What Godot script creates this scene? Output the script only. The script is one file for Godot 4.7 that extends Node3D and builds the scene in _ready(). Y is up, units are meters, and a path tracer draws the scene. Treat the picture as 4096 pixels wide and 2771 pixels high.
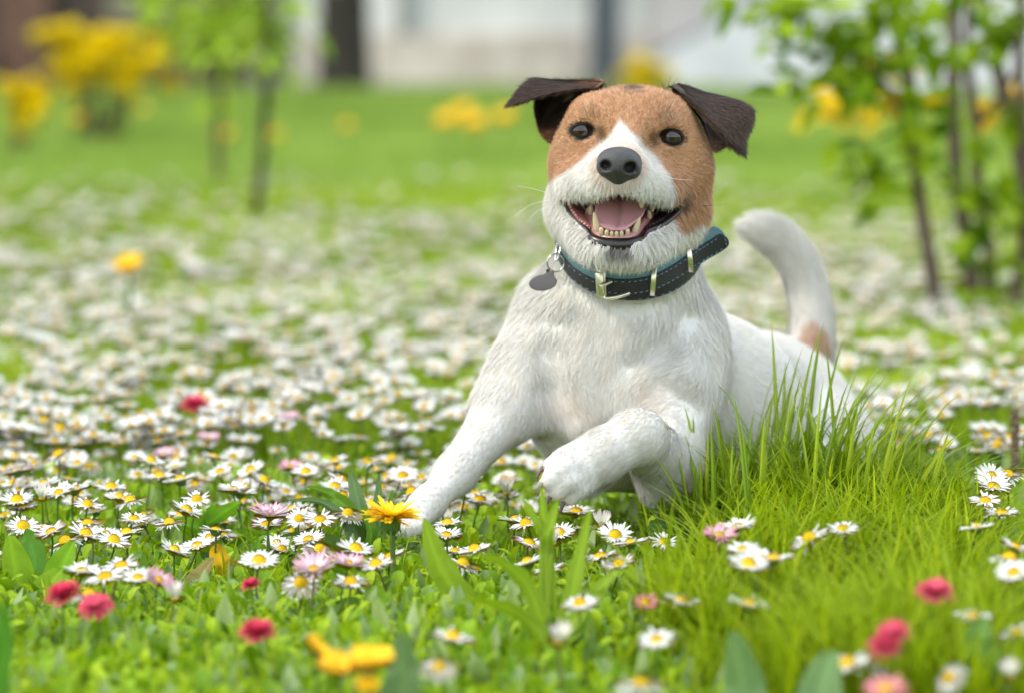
extends Node3D
# A terrier running through a spring meadow of lawn daisies. Units are metres, y up, the camera looks along -z.

var rng := RandomNumberGenerator.new()
var used := {}

func _ready() -> void:
	rng.seed = 20240517
	setup_view()
	make_materials()
	make_ground()
	make_background()
	make_dog()
	make_collar()
	make_flowers()
	make_meadow()
	make_plants()

# ------------------------------------------------------------------ view and light
func setup_view() -> void:
	var cam := Camera3D.new()
	cam.name = "camera"
	cam.fov = 9.886
	cam.near = 0.1
	cam.far = 200.0
	cam.position = Vector3(0, 0.371, 2.8)
	cam.rotation_degrees = Vector3(-5.086, 0, 0)
	var at := CameraAttributesPhysical.new()
	at.frustum_focal_length = 138.7
	at.frustum_focus_distance = 2.715
	at.frustum_near = 0.1
	at.frustum_far = 200.0
	at.exposure_aperture = 5.3
	cam.attributes = at
	add_child(cam)
	cam.current = true
	var env := Environment.new()
	env.background_mode = Environment.BG_SKY
	var sky := Sky.new()
	var pm := ProceduralSkyMaterial.new()
	pm.sky_top_color = Color(0.70, 0.75, 0.80)
	pm.sky_horizon_color = Color(0.88, 0.885, 0.88)
	pm.sky_curve = 0.2
	pm.ground_bottom_color = Color(0.16, 0.2, 0.1)
	pm.ground_horizon_color = Color(0.3, 0.34, 0.24)
	pm.energy_multiplier = 1.15
	var cn := FastNoiseLite.new()
	cn.seed = 5
	cn.frequency = 0.006
	cn.fractal_octaves = 5
	var ct := NoiseTexture2D.new()
	ct.width = 1024
	ct.height = 512
	ct.seamless = true
	ct.noise = cn
	var ramp := Gradient.new()
	ramp.offsets = PackedFloat32Array([0.35, 0.7])
	ramp.colors = PackedColorArray([Color(0, 0, 0, 0), Color(0.42, 0.42, 0.41, 0.9)])
	ct.color_ramp = ramp
	pm.sky_cover = ct
	sky.sky_material = pm
	env.sky = sky
	env.tonemap_mode = Environment.TONE_MAPPER_LINEAR
	env.tonemap_exposure = 2.7
	env.sdfgi_enabled = true
	env.ssao_enabled = true
	env.ssil_enabled = true
	var we := WorldEnvironment.new()
	we.name = "environment"
	we.environment = env
	add_child(we)
	var sun := DirectionalLight3D.new()
	sun.name = "sun"
	sun.light_color = Color(1.0, 0.965, 0.9)
	sun.light_energy = 0.36
	sun.light_angular_distance = 16.0
	sun.shadow_enabled = true
	add_child(sun)
	sun.look_at_from_position(Vector3(-2.8, 4.0, 1.3), Vector3.ZERO)

# ------------------------------------------------------------------ helpers
func numbered(n: String) -> String:
	var k: int = used.get(n, 0)
	used[n] = k + 1
	return n if k == 0 else "%s_%03d" % [n, k]

func tag(o: Node, label: String, category: String, group := "", kind := "") -> Node:
	o.set_meta("label", label)
	o.set_meta("category", category)
	if group != "":
		o.set_meta("group", group)
	if kind != "":
		o.set_meta("kind", kind)
	return o

func thing(n: String, label: String, category: String, at := Vector3.ZERO, group := "") -> Node3D:
	var o := Node3D.new()
	o.name = numbered(n)
	o.position = at
	add_child(o)
	tag(o, label, category, group)
	return o

func mi(n: String, m: Mesh, mat: Material, parent: Node = self) -> MeshInstance3D:
	var o := MeshInstance3D.new()
	o.name = numbered(n) if parent == self else n
	o.mesh = m
	o.material_override = mat
	parent.add_child(o, true)
	return o

func scatter(n: String, m: Mesh, mat: Material, ts: Array[Transform3D], cs: PackedColorArray, parent: Node = self) -> MultiMeshInstance3D:
	var mm := MultiMesh.new()
	mm.transform_format = MultiMesh.TRANSFORM_3D
	mm.use_colors = true
	mm.mesh = m
	mm.instance_count = ts.size()
	var b := PackedFloat32Array()
	b.resize(ts.size() * 16)
	var i := 0
	for k in ts.size():
		var t := ts[k]
		var x := t.basis.x
		var y := t.basis.y
		var z := t.basis.z
		var o := t.origin
		var c := cs[k]
		b[i] = x.x; b[i + 1] = y.x; b[i + 2] = z.x; b[i + 3] = o.x
		b[i + 4] = x.y; b[i + 5] = y.y; b[i + 6] = z.y; b[i + 7] = o.y
		b[i + 8] = x.z; b[i + 9] = y.z; b[i + 10] = z.z; b[i + 11] = o.z
		b[i + 12] = c.r; b[i + 13] = c.g; b[i + 14] = c.b; b[i + 15] = 1.0
		i += 16
	mm.buffer = b
	var o2 := MultiMeshInstance3D.new()
	o2.name = numbered(n) if parent == self else n
	o2.multimesh = mm
	o2.material_override = mat
	o2.set_meta("kind", "stuff")
	parent.add_child(o2, true)
	return o2

# a mesh under construction: positions, normals, colours, indices
class Build:
	var v := PackedVector3Array()
	var n := PackedVector3Array()
	var c := PackedColorArray()
	var uv := PackedVector2Array()
	var ix := PackedInt32Array()
	var col := Color(1, 1, 1)

	func put(p: Vector3, nn: Vector3, u := Vector2.ZERO) -> int:
		v.append(p)
		n.append(nn)
		c.append(col)
		uv.append(u)
		return v.size() - 1

	func tri(a: int, b: int, d: int) -> void:
		ix.append(a)
		ix.append(b)
		ix.append(d)

	# rows of points -> smooth sheet; normals from neighbours
	func sheet(rows: Array, closed := false, flip := false, cols: Array = []) -> void:
		var r := rows.size()
		var w: int = rows[0].size()
		var at := v.size()
		for i in r:
			for j in w:
				var p: Vector3 = rows[i][j]
				var up: Vector3 = rows[mini(i + 1, r - 1)][j] - rows[maxi(i - 1, 0)][j]
				var j0 := posmod(j - 1, w) if closed else maxi(j - 1, 0)
				var j1 := posmod(j + 1, w) if closed else mini(j + 1, w - 1)
				var ac: Vector3 = rows[i][j1] - rows[i][j0]
				if ac.length() < 1e-7:
					ac = rows[clampi(i - 1, 0, r - 1)][j1] - rows[clampi(i - 1, 0, r - 1)][j0] + rows[clampi(i + 1, 0, r - 1)][j1] - rows[clampi(i + 1, 0, r - 1)][j0]
				var nn := ac.cross(up).normalized()
				if flip:
					nn = -nn
				if cols.size():
					col = cols[i] if cols[i] is Color else cols[i][j]
				put(p, nn, Vector2(float(j) / maxi(w - 1, 1), float(i) / maxi(r - 1, 1)))
		for i in r - 1:
			for j in (w if closed else w - 1):
				var a := at + i * w + j
				var b := at + i * w + (j + 1) % w
				var d := a + w
				var e := b + w
				if flip:
					tri(a, b, e); tri(a, e, d)
				else:
					tri(a, e, b); tri(a, d, e)

	# a round tube along points with a radius at each (open or closed ring), ends capped by shrinking
	func tube(pts: Array, rad: Array, sides := 8, ring := false, cap := true, flat := 1.0, flat_axis := Vector3.ZERO) -> void:
		var rows := []
		var m := pts.size()
		var up := Vector3.UP
		var last_s := Vector3.ZERO
		for i in m:
			var a: Vector3 = pts[posmod(i - 1, m)] if ring else pts[maxi(i - 1, 0)]
			var b: Vector3 = pts[(i + 1) % m] if ring else pts[mini(i + 1, m - 1)]
			var t := (b - a).normalized()
			var s: Vector3
			if flat_axis != Vector3.ZERO:
				s = (flat_axis - t * flat_axis.dot(t)).normalized()
			elif last_s != Vector3.ZERO:
				s = (last_s - t * last_s.dot(t)).normalized()
			else:
				s = t.cross(up)
				if s.length() < 0.2:
					s = t.cross(Vector3.RIGHT)
				s = s.normalized()
			last_s = s
			var q := s.cross(t)
			var rr: float = rad[mini(i, rad.size() - 1)]
			var row := []
			for k in sides:
				var w := TAU * k / sides
				row.append(pts[i] + s * cos(w) * rr * flat + q * sin(w) * rr)
			if not ring and cap and i == 0:
				var e0 := []
				for k in sides: e0.append(pts[0] + (row[k] - pts[0]) * 0.02 - t * rr * 0.35)
				var e1 := []
				for k in sides: e1.append(pts[0] + (row[k] - pts[0]) * 0.7 - t * rr * 0.22)
				rows.append(e0)
				rows.append(e1)
			rows.append(row)
			if not ring and cap and i == m - 1:
				var e2 := []
				for k in sides: e2.append(pts[i] + (row[k] - pts[i]) * 0.7 + t * rr * 0.22)
				var e3 := []
				for k in sides: e3.append(pts[i] + (row[k] - pts[i]) * 0.02 + t * rr * 0.35)
				rows.append(e2)
				rows.append(e3)
		if ring:
			rows.append(rows[0])
		sheet(rows, true)

	func ellipsoid(o: Vector3, r: Vector3, nu := 12, nv := 8, b := Basis.IDENTITY) -> void:
		var rows := []
		for i in nv + 1:
			var la := -PI / 2 + PI * i / nv
			var row := []
			for j in nu:
				var lo := TAU * j / nu
				row.append(o + b * Vector3(cos(la) * cos(lo) * r.x, sin(la) * r.y, -cos(la) * sin(lo) * r.z))
			rows.append(row)
		sheet(rows, true)

	func mesh() -> ArrayMesh:
		var a := []
		a.resize(Mesh.ARRAY_MAX)
		a[Mesh.ARRAY_VERTEX] = v
		a[Mesh.ARRAY_NORMAL] = n
		a[Mesh.ARRAY_COLOR] = c
		a[Mesh.ARRAY_TEX_UV] = uv
		a[Mesh.ARRAY_INDEX] = ix
		var m := ArrayMesh.new()
		m.add_surface_from_arrays(Mesh.PRIMITIVE_TRIANGLES, a)
		return m

# Catmull-Rom resampling of a polyline
func spline(p: Array, n: int, closed := false) -> Array:
	var out := []
	var m := p.size()
	var segs := m if closed else m - 1
	for k in (n if closed else n + 1):
		var t := float(k) / n * segs
		var i := mini(int(t), segs - 1)
		var f := t - i
		var a: Variant = p[posmod(i - 1, m)] if closed else p[maxi(i - 1, 0)]
		var b: Variant = p[i]
		var c: Variant = p[(i + 1) % m]
		var d: Variant = p[(i + 2) % m] if closed else p[mini(i + 2, m - 1)]
		if p[0] is float:
			out.append(cubic_interpolate(b, c, a, d, f))
		else:
			out.append(b.cubic_interpolate(c, a, d, f))
	return out

var M := {}
func mat(n: String, c: Color, rough := 0.7, vcol := false) -> StandardMaterial3D:
	var m := StandardMaterial3D.new()
	m.resource_name = n
	m.albedo_color = c.linear_to_srgb()
	m.roughness = rough
	m.vertex_color_use_as_albedo = vcol
	m.cull_mode = BaseMaterial3D.CULL_DISABLED
	M[n] = m
	return m

func noise_tex(freq: float, c0: Color, c1: Color, seed_: int, size := 512, octaves := 4, normal := false) -> NoiseTexture2D:
	var f := FastNoiseLite.new()
	f.seed = seed_
	f.frequency = freq
	f.fractal_octaves = octaves
	var t := NoiseTexture2D.new()
	t.width = size
	t.height = size
	t.seamless = true
	t.noise = f
	if normal:
		t.as_normal_map = true
		t.bump_strength = 4.0
	else:
		var g := Gradient.new()
		g.offsets = PackedFloat32Array([0.25, 0.75])
		g.colors = PackedColorArray([c0, c1])
		t.color_ramp = g
	return t

func make_materials() -> void:
	var leaf := mat("leaf", Color(1, 1, 1), 0.5, true)
	leaf.metallic_specular = 0.22
	leaf.backlight_enabled = true
	leaf.backlight = Color(0.84, 0.84, 0.3)
	var petal := mat("petal", Color(1, 1, 1), 0.65, true)
	petal.backlight_enabled = true
	petal.backlight = Color(0.75, 0.75, 0.75)
	mat("disc", Color(1, 1, 1), 0.8, true)
	var fur := mat("fur", Color(1, 1, 1), 0.55, true)
	fur.backlight_enabled = true
	fur.backlight = Color(0.5, 0.5, 0.5)
	fur.metallic_specular = 0.35
	mat("skin", Color(1, 1, 1), 0.7, true)
	var nose := mat("nose", Color(0.016, 0.015, 0.016), 0.37)
	nose.metallic_specular = 0.6
	nose.heightmap_enabled = true
	nose.heightmap_texture = noise_tex(0.09, Color(0, 0, 0), Color(1, 1, 1), 3, 256, 2)
	nose.heightmap_scale = 0.04
	nose.uv1_triplanar = true
	nose.uv1_scale = Vector3(55, 55, 55)
	var wet := mat("wet", Color(1, 1, 1), 0.3, true)
	wet.metallic_specular = 0.55
	wet.subsurf_scatter_enabled = false
	mat("lid", Color(0.012, 0.010, 0.010), 0.6).metallic_specular = 0.25
	mat("tooth", Color(0.66, 0.54, 0.34), 0.3, true)
	var eye := mat("eye", Color(1, 1, 1), 0.03, true)
	eye.metallic_specular = 0.6
	var lea := mat("leather", Color(0.014, 0.0135, 0.014), 0.55)
	lea.heightmap_enabled = true
	lea.heightmap_texture = noise_tex(0.05, Color(0, 0, 0), Color(1, 1, 1), 9, 256, 3)
	lea.heightmap_scale = 0.03
	lea.uv1_triplanar = true
	lea.uv1_scale = Vector3(60, 60, 60)
	var felt := mat("felt", Color(0.15, 0.29, 0.35), 0.95)
	felt.albedo_texture = noise_tex(0.07, Color(0.75, 0.75, 0.75), Color(1, 1, 1), 13, 256, 3)
	felt.uv1_triplanar = true
	felt.uv1_scale = Vector3(70, 70, 70)
	felt.rim_enabled = true
	felt.rim = 0.5
	mat("thread", Color(0.12, 0.25, 0.48), 0.6)
	var brass := mat("brass", Color(0.80, 0.75, 0.62), 0.28)
	brass.metallic = 1.0
	var steel := mat("steel", Color(0.62, 0.61, 0.58), 0.2)
	steel.metallic = 1.0
	var tagm := mat("tag_metal", Color(0.13, 0.12, 0.12), 0.38)
	tagm.metallic = 1.0
	mat("bark", Color(1, 1, 1), 0.9, true)
	var soil := mat("soil", Color(1, 1, 1), 0.95)
	soil.albedo_texture = noise_tex(0.02, Color(0.25, 0.33, 0.1), Color(0.42, 0.52, 0.18), 21, 512, 5)
	soil.uv1_triplanar = true
	soil.uv1_world_triplanar = true
	soil.uv1_scale = Vector3(1.7, 1.7, 1.7)

# ------------------------------------------------------------------ ground and background
func ground_y(x: float, z: float) -> float:
	return -0.033 + 0.004 * smoothstep(-3.0, -10.0, z) + 0.003 * sin(x * 9.0 + z * 5.0) + 0.012 * sin(x * 1.3 + z * 0.9) * smoothstep(-1.0, -3.0, z)

func make_ground() -> void:
	var b := Build.new()
	var zs := [60.0, 20.0, 6.0, 3.0]
	var z := 2.0
	while z > -4.0:
		zs.append(z)
		z -= 0.05
	for q in [-4.0, -4.6, -5.4, -6.4, -7.5, -9.0, -10.5, -12.0, -14.0, -18.0, -30.0, -60.0]:
		zs.append(q)
	var xs := [-60.0, -20.0, -8.0, -4.0, -2.5]
	var x := -1.6
	while x < 1.61:
		xs.append(x)
		x += 0.05
	for q in [2.5, 4.0, 8.0, 20.0, 60.0]:
		xs.append(q)
	var rows := []
	for zz in zs:
		var row := []
		for xx in xs:
			row.append(Vector3(xx, ground_y(xx, zz), zz))
		rows.append(row)
	b.sheet(rows, false)
	var g := mi("ground", b.mesh(), M.soil)
	tag(g, "grassy meadow ground under the daisies, running back to the pale wall", "ground", "", "structure")

func box(b: Build, lo: Vector3, hi: Vector3) -> void:
	var bm := BoxMesh.new()
	bm.size = hi - lo
	var a := bm.get_mesh_arrays()
	var at := b.v.size()
	for k in a[Mesh.ARRAY_VERTEX].size():
		b.put(a[Mesh.ARRAY_VERTEX][k] + (lo + hi) / 2, a[Mesh.ARRAY_NORMAL][k])
	for k in a[Mesh.ARRAY_INDEX]:
		b.ix.append(at + k)

func plaster(n: String, c0: Color, c1: Color, s: int, sc: float) -> StandardMaterial3D:
	var m := mat(n, Color(1, 1, 1), 0.9)
	m.albedo_texture = noise_tex(0.008, c0.linear_to_srgb(), c1.linear_to_srgb(), s, 512, 5)
	m.uv1_triplanar = true
	m.uv1_world_triplanar = true
	m.uv1_scale = Vector3(sc, sc, sc)
	return m

func bark_tube(pts: Array, rad: Array, c: Color, sides := 10) -> ArrayMesh:
	var b := Build.new()
	b.col = c
	var n := maxi(pts.size() * 4, 6)
	b.tube(spline(pts, n), spline(rad, n), sides)
	for i in b.v.size():
		var w := rng.randf_range(0.65, 1.25)
		b.c[i] = Color(c.r * w, c.g * w, c.b * w)
		b.v[i] += b.n[i] * rng.randf_range(-0.06, 0.06) * float(rad[0])
	return b.mesh()

func leaf_cloud(parent: Node, n: String, mesh: Mesh, centers: Array, per: int, size: float, c0: Color, c1: Color, flat := 0.7) -> void:
	var ts: Array[Transform3D] = []
	var cs := PackedColorArray()
	for c in centers:
		var o: Vector3 = c[0]
		var r: float = c[1]
		for k in int(per * (c[2] if c.size() > 2 else 1.0)):
			var d := Vector3(rng.randfn(), rng.randfn() * flat, rng.randfn()) * r * 0.55
			var s := size * rng.randf_range(0.6, 1.25)
			var bs := Basis.from_euler(Vector3(rng.randf_range(-0.9, 0.5), rng.randf() * TAU, rng.randf_range(-0.7, 0.7)))
			ts.append(Transform3D(bs.scaled_local(Vector3(s, s, s)), o + d))
			cs.append(c0.lerp(c1, rng.randf()) * rng.randf_range(0.8, 1.2))
	scatter(n, mesh, M.leaf, ts, cs, parent)

# a simple pointed leaf of unit length along -z.. its base at the origin, a fold along the midrib
func leaf_mesh(w := 0.42, fold := 0.18, droop := 0.25, rows := 5, tooth := 0.0) -> ArrayMesh:
	var b := Build.new()
	var g := []
	for i in rows + 1:
		var t := float(i) / rows
		var ww := w * pow(sin(PI * pow(t * 0.97 + 0.02, 0.8)), 0.85) * 0.5 * (1.0 - tooth * (i % 2))
		var y := -droop * t * t
		g.append([Vector3(-ww, y + fold * ww, -t), Vector3(-ww * 0.5, y + fold * ww * 0.3, -t), Vector3(0, y - 0.004, -t), Vector3(ww * 0.5, y + fold * ww * 0.3, -t), Vector3(ww, y + fold * ww, -t)])
	b.sheet(g, false, true)
	return b.mesh()

func make_background() -> void:
	# pale plastered building with a stained plinth
	var lf := leaf_mesh()
	var wall := thing("building", "pale grey plastered building across the back of the meadow", "building", Vector3(0.9, 0, -12.35))
	var b := Build.new()
	box(b, Vector3(-1.72, 0.0, -0.5), Vector3(5.0, 3.6, 0.0))
	mi("wall", b.mesh(), plaster("plaster", Color(0.62, 0.62, 0.60), Color(0.74, 0.74, 0.72), 31, 0.5), wall)
	b = Build.new()
	box(b, Vector3(-1.7, -0.05, 0.003), Vector3(0.62, 0.21, 0.03))
	mi("plinth", b.mesh(), plaster("plinth", Color(0.52, 0.45, 0.39), Color(0.68, 0.61, 0.55), 32, 1.2), wall)
	b = Build.new()
	box(b, Vector3(-0.36, -0.05, 0.004), Vector3(-0.16, 3.4, 0.06))
	mi("pilaster", b.mesh(), plaster("pilaster", Color(0.52, 0.47, 0.44), Color(0.6, 0.55, 0.52), 33, 1.0), wall)
	b = Build.new()
	box(b, Vector3(-1.33, 0.2, 0.004), Vector3(-1.27, 3.4, 0.03))
	mi("pipe", b.mesh(), mat("pipe_grey", Color(0.28, 0.29, 0.28), 0.6), wall)
	b = Build.new()
	box(b, Vector3(-1.7, 3.6, -0.6), Vector3(5.1, 3.75, 0.25))
	mi("roof", b.mesh(), mat("roof_slab", Color(0.2, 0.18, 0.17), 0.8), wall)
	for wx in [-0.9, 0.9, 2.6]:
		b = Build.new()
		box(b, Vector3(wx - 0.45, 1.3, 0.001), Vector3(wx + 0.45, 2.5, 0.04))
		var fr := mi("window", b.mesh(), mat("window_frame", Color(0.7, 0.7, 0.68), 0.5), wall)
		b = Build.new()
		box(b, Vector3(wx - 0.38, 1.37, 0.02), Vector3(wx + 0.38, 2.43, 0.045))
		mi("pane", b.mesh(), mat("pane", Color(0.05, 0.06, 0.07), 0.05), fr)
	# faded pink graffiti stroke on the wall, right of the dog
	b = Build.new()
	b.col = Color(0.42, 0.22, 0.22)
	b.tube(spline([Vector3(0.78, 0.16, 0.0), Vector3(0.95, 0.2, 0.0), Vector3(1.12, 0.27, 0.0), Vector3(1.22, 0.4, 0.0)], 16), [0.02], 6, false, true, 0.3, Vector3(0, 0, 1))
	mi("painted_stroke", b.mesh(), mat("paint_pink", Color(0.5, 0.32, 0.32), 0.8), wall)
	# sloping grey ramp wall in front of the building, right of the post
	var ramp := thing("ramp_wall", "pale sloping ramp wall behind the dog's right ear", "wall", Vector3(0.55, 0, -12.1))
	b = Build.new()
	var pr := []
	for zz in [0.0, -0.2]:
		pr.append([Vector3(-0.05, -0.05, zz), Vector3(-0.05, 0.1, zz), Vector3(0.35, 0.31, zz), Vector3(1.0, 0.7, zz), Vector3(2.2, 1.2, zz), Vector3(2.2, -0.05, zz)])
	b.sheet(pr, true)
	var fan := b.v.size()
	for p in pr[0]: b.put(p, Vector3(0, 0, 1))
	for k in 4: b.tri(fan, fan + k + 1, fan + k + 2)
	mi("slab", b.mesh(), plaster("ramp", Color(0.66, 0.655, 0.66), Color(0.76, 0.75, 0.76), 36, 0.8), ramp)
	b = Build.new()
	b.tube([Vector3(-0.06, 0.115, -0.02), Vector3(0.35, 0.325, -0.02), Vector3(1.0, 0.715, -0.02), Vector3(2.2, 1.215, -0.02)], [0.014], 8)
	mi("coping", b.mesh(), mat("coping", Color(0.3, 0.3, 0.29), 0.8), ramp)
	# dark post
	var post := thing("dark_post", "dark blue grey post standing before the pale wall behind the dog's left ear", "post", Vector3(0.345, 0, -12.1))
	b = Build.new()
	b.tube([Vector3(0, -0.05, 0), Vector3(0, 0.2, 0), Vector3(0.01, 0.9, 0), Vector3(0.01, 1.4, 0)], [0.07, 0.062, 0.06, 0.06], 10)
	mi("shaft", b.mesh(), mat("post_paint", Color(0.075, 0.085, 0.1), 0.6), post)
	b = Build.new()
	b.tube([Vector3(0, -0.04, 0), Vector3(0, 0.03, 0)], [0.11, 0.1], 10)
	mi("foot", b.mesh(), M.post_paint, post)
	# dark shed at the left
	var shed := thing("shed", "dark brown shed at the back behind the yellow bush", "shed", Vector3(-1.75, 0, -12.6))
	b = Build.new()
	box(b, Vector3(-2.4, 0.0, -0.8), Vector3(0.9, 2.4, 0.0))
	mi("wall", b.mesh(), plaster("shed_wall", Color(0.045, 0.034, 0.028), Color(0.085, 0.062, 0.05), 41, 0.8), shed)
	b = Build.new()
	box(b, Vector3(-0.22, 0.0, 0.003), Vector3(-0.02, 2.3, 0.05))
	mi("brown_board", b.mesh(), plaster("shed_board", Color(0.12, 0.066, 0.046), Color(0.16, 0.085, 0.06), 42, 1.0), shed)
	b = Build.new()
	box(b, Vector3(-0.42, 0.0, 0.003), Vector3(-0.24, 0.17, 0.2))
	mi("stone_step", b.mesh(), mat("step", Color(0.2, 0.19, 0.2), 0.9), shed)
	b = Build.new()
	box(b, Vector3(-2.5, 2.4, -0.9), Vector3(0.98, 2.55, 0.2))
	mi("roof", b.mesh(), M.roof_slab, shed)
	b = Build.new()
	box(b, Vector3(0.2, 0.25, 0.003), Vector3(0.62, 0.36, 0.03))
	mi("pale_panel", b.mesh(), mat("panel_olive", Color(0.2, 0.19, 0.13), 0.8), shed)
	# tree with the thick dark trunk
	var tr := thing("tree", "tree with a thick dark trunk standing before the pale wall", "tree", Vector3(-0.605, 0, -11.6))
	mi("trunk", bark_tube([Vector3(0, -0.1, 0), Vector3(0.0, 0.08, 0), Vector3(0.005, 0.5, 0), Vector3(0.03, 1.4, 0), Vector3(0.05, 2.6, 0.02), Vector3(0.0, 3.6, 0.1)], [0.12, 0.098, 0.088, 0.082, 0.07, 0.035], Color(0.03, 0.026, 0.018), 14), M.bark, tr)
	for k in 6:
		var a := k * 1.1
		var h := 1.9 + 0.22 * k
		mi("limb", bark_tube([Vector3(0.04, h, 0), Vector3(cos(a) * 0.45, h + 0.4, sin(a) * 0.45), Vector3(cos(a) * 0.9, h + 0.7, sin(a) * 0.9)], [0.03, 0.02, 0.008], Color(0.03, 0.026, 0.018), 7), M.bark, tr)
	var cc := []
	for k in 26:
		cc.append([Vector3(rng.randfn() * 0.6, 3.0 + rng.randfn() * 0.45, rng.randfn() * 0.6), 0.35])
	leaf_cloud(tr, "crown", lf, cc, 55, 0.07, Color(0.06, 0.13, 0.02), Color(0.12, 0.22, 0.03))
	# slim grey leaning trunk
	var tl := thing("tree", "slim grey leaning trunk between the saplings and the thick dark trunk", "tree", Vector3(-0.86, 0, -11.2))
	mi("trunk", bark_tube([Vector3(0.0, -0.05, 0), Vector3(0.03, 0.2, 0), Vector3(0.14, 0.6, 0), Vector3(0.34, 1.5, 0), Vector3(0.5, 2.4, 0)], [0.055, 0.048, 0.045, 0.04, 0.02], Color(0.2, 0.19, 0.17), 10), M.bark, tl)
	cc = []
	for k in 12:
		cc.append([Vector3(0.5 + rng.randfn() * 0.4, 2.5 + rng.randfn() * 0.3, rng.randfn() * 0.4), 0.3])
	leaf_cloud(tl, "crown", lf, cc, 45, 0.06, Color(0.08, 0.17, 0.02), Color(0.15, 0.28, 0.04))
	# two saplings with fresh leaves
	var s1 := thing("sapling", "young sapling with a dark stem and bright fresh leaves, left of the dark trunk", "sapling", Vector3(-0.4002, 0.0489, -3.6))
	var o1 := s1.position
	o1.y = ground_y(o1.x, o1.z)
	s1.position = o1
	mi("stem", bark_tube([Vector3(-0.4199, -0.0281, -3.6) - o1, Vector3(-0.405, 0.0521, -3.6) - o1, Vector3(-0.3947, 0.18, -3.6) - o1, Vector3(-0.3893, 0.2915, -3.6) - o1, Vector3(-0.3918, 0.4186, -3.6) - o1], [0.0085, 0.0078, 0.0074, 0.0068, 0.005], Color(0.022, 0.018, 0.013), 8), M.bark, s1)
	cc = [[Vector3(-0.3987, 0.3233, -3.6) - o1, 0.06], [Vector3(-0.4337, 0.3424, -3.6) - o1, 0.06], [Vector3(-0.3864, 0.2574, -3.55) - o1, 0.04, 0.6], [Vector3(-0.4181, 0.2836, -3.6) - o1, 0.04, 0.6], [Vector3(-0.3838, 0.3307, -3.7) - o1, 0.04, 0.7], [Vector3(-0.3982, 0.4027, -3.6) - o1, 0.12, 2.5], [Vector3(-0.3897, 0.2151, -3.6) - o1, 0.02, 0.2], [Vector3(-0.3826, 0.1328, -3.58) - o1, 0.015, 0.15]]
	leaf_cloud(s1, "foliage", lf, cc, 24, 0.04, Color(0.22, 0.36, 0.02), Color(0.38, 0.52, 0.05))
	var s2 := thing("sapling", "young sapling with a reddish stem and lime green leaves beside the yellow bush", "sapling", Vector3(-0.5401, 0.0578, -4.6))
	var o2 := s2.position
	o2.y = ground_y(o2.x, o2.z)
	s2.position = o2
	mi("stem", bark_tube([Vector3(-0.5425, -0.0311, -4.6) - o2, Vector3(-0.5433, 0.1317, -4.6) - o2, Vector3(-0.5389, 0.2423, -4.6) - o2, Vector3(-0.5494, 0.3343, -4.6) - o2, Vector3(-0.5488, 0.426, -4.6) - o2], [0.0075, 0.007, 0.0066, 0.006, 0.004], Color(0.08, 0.042, 0.028), 8), M.bark, s2)
	cc = [[Vector3(-0.6268, 0.3306, -4.6) - o2, 0.07], [Vector3(-0.5766, 0.3166, -4.5) - o2, 0.07], [Vector3(-0.5385, 0.3067, -4.6) - o2, 0.07], [Vector3(-0.5915, 0.2658, -4.5) - o2, 0.05, 0.5], [Vector3(-0.5406, 0.2658, -4.5) - o2, 0.04, 0.5], [Vector3(-0.6395, 0.3618, -4.6) - o2, 0.06], [Vector3(-0.5746, 0.4169, -4.6) - o2, 0.14, 3.0], [Vector3(-0.5357, 0.1686, -4.6) - o2, 0.02, 0.2]]
	leaf_cloud(s2, "foliage", lf, cc, 26, 0.045, Color(0.26, 0.40, 0.02), Color(0.44, 0.58, 0.06))
	# yellow flowering bushes at the back left
	var fl := flower_blob_mesh()
	for yb in [["large yellow flowering bush before the dark shed", Vector3(-1.0726, 0.0379, -7.5), [[Vector3(-1.13, 0.2226, -7.5), 0.085, 1.5], [Vector3(-1.1554, 0.2482, -7.5), 0.05, 0.7], [Vector3(-1.0634, 0.197, -7.5), 0.085, 1.5], [Vector3(-1.0066, 0.2303, -7.5), 0.06, 0.8], [Vector3(-1.0739, 0.1479, -7.4), 0.06, 1.0], [Vector3(-0.9321, 0.1803, -7.3), 0.07, 1.2], [Vector3(-0.9678, 0.135, -7.3), 0.05, 0.6], [Vector3(-0.9041, 0.2124, -7.5), 0.035, 0.3]]],
			["small yellow flowering bush at the left edge of the meadow", Vector3(-1.1385, 0.0238, -6.5), [[Vector3(-1.1466, 0.1398, -6.5), 0.045, 0.8], [Vector3(-1.1285, 0.0888, -6.5), 0.05, 0.8], [Vector3(-1.1561, 0.112, -6.5), 0.03, 0.4]]],
			["yellow flowering bush peeking out between the dog's ears", Vector3(0.4115, 0.0039, -9.5), [[Vector3(0.3927, 0.1265, -9.5), 0.07, 0.8], [Vector3(0.4388, 0.1081, -9.5), 0.05, 0.5], [Vector3(0.4175, 0.0714, -9.5), 0.06, 0.6]]]]:
		var bo: Vector3 = yb[1]
		bo.y = ground_y(bo.x, bo.z)
		var bush := thing("yellow_bush", yb[0], "bush", bo, "yellow flowering bushes at the back")
		var cs2 := []
		for c in yb[2]:
			for q in 7:
				cs2.append([c[0] - bo + Vector3(rng.randfn(), rng.randfn() * 0.8, rng.randfn()) * c[1] * 0.55, c[1] * 0.42, c[2] * 0.16])
			for q in 2:
				mi("branch", bark_tube([Vector3(rng.randfn() * 0.03, -0.02, 0), (c[0] - bo) * 0.6, c[0] - bo], [0.006, 0.004, 0.002], Color(0.08, 0.06, 0.03), 5), M.bark, bush)
		leaf_cloud(bush, "blossoms", fl, cs2, 70, 0.02, Color(0.68, 0.50, 0.0), Color(0.80, 0.64, 0.01))
		leaf_cloud(bush, "foliage", lf, cs2, 22, 0.03, Color(0.09, 0.18, 0.02), Color(0.16, 0.28, 0.03))
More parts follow.
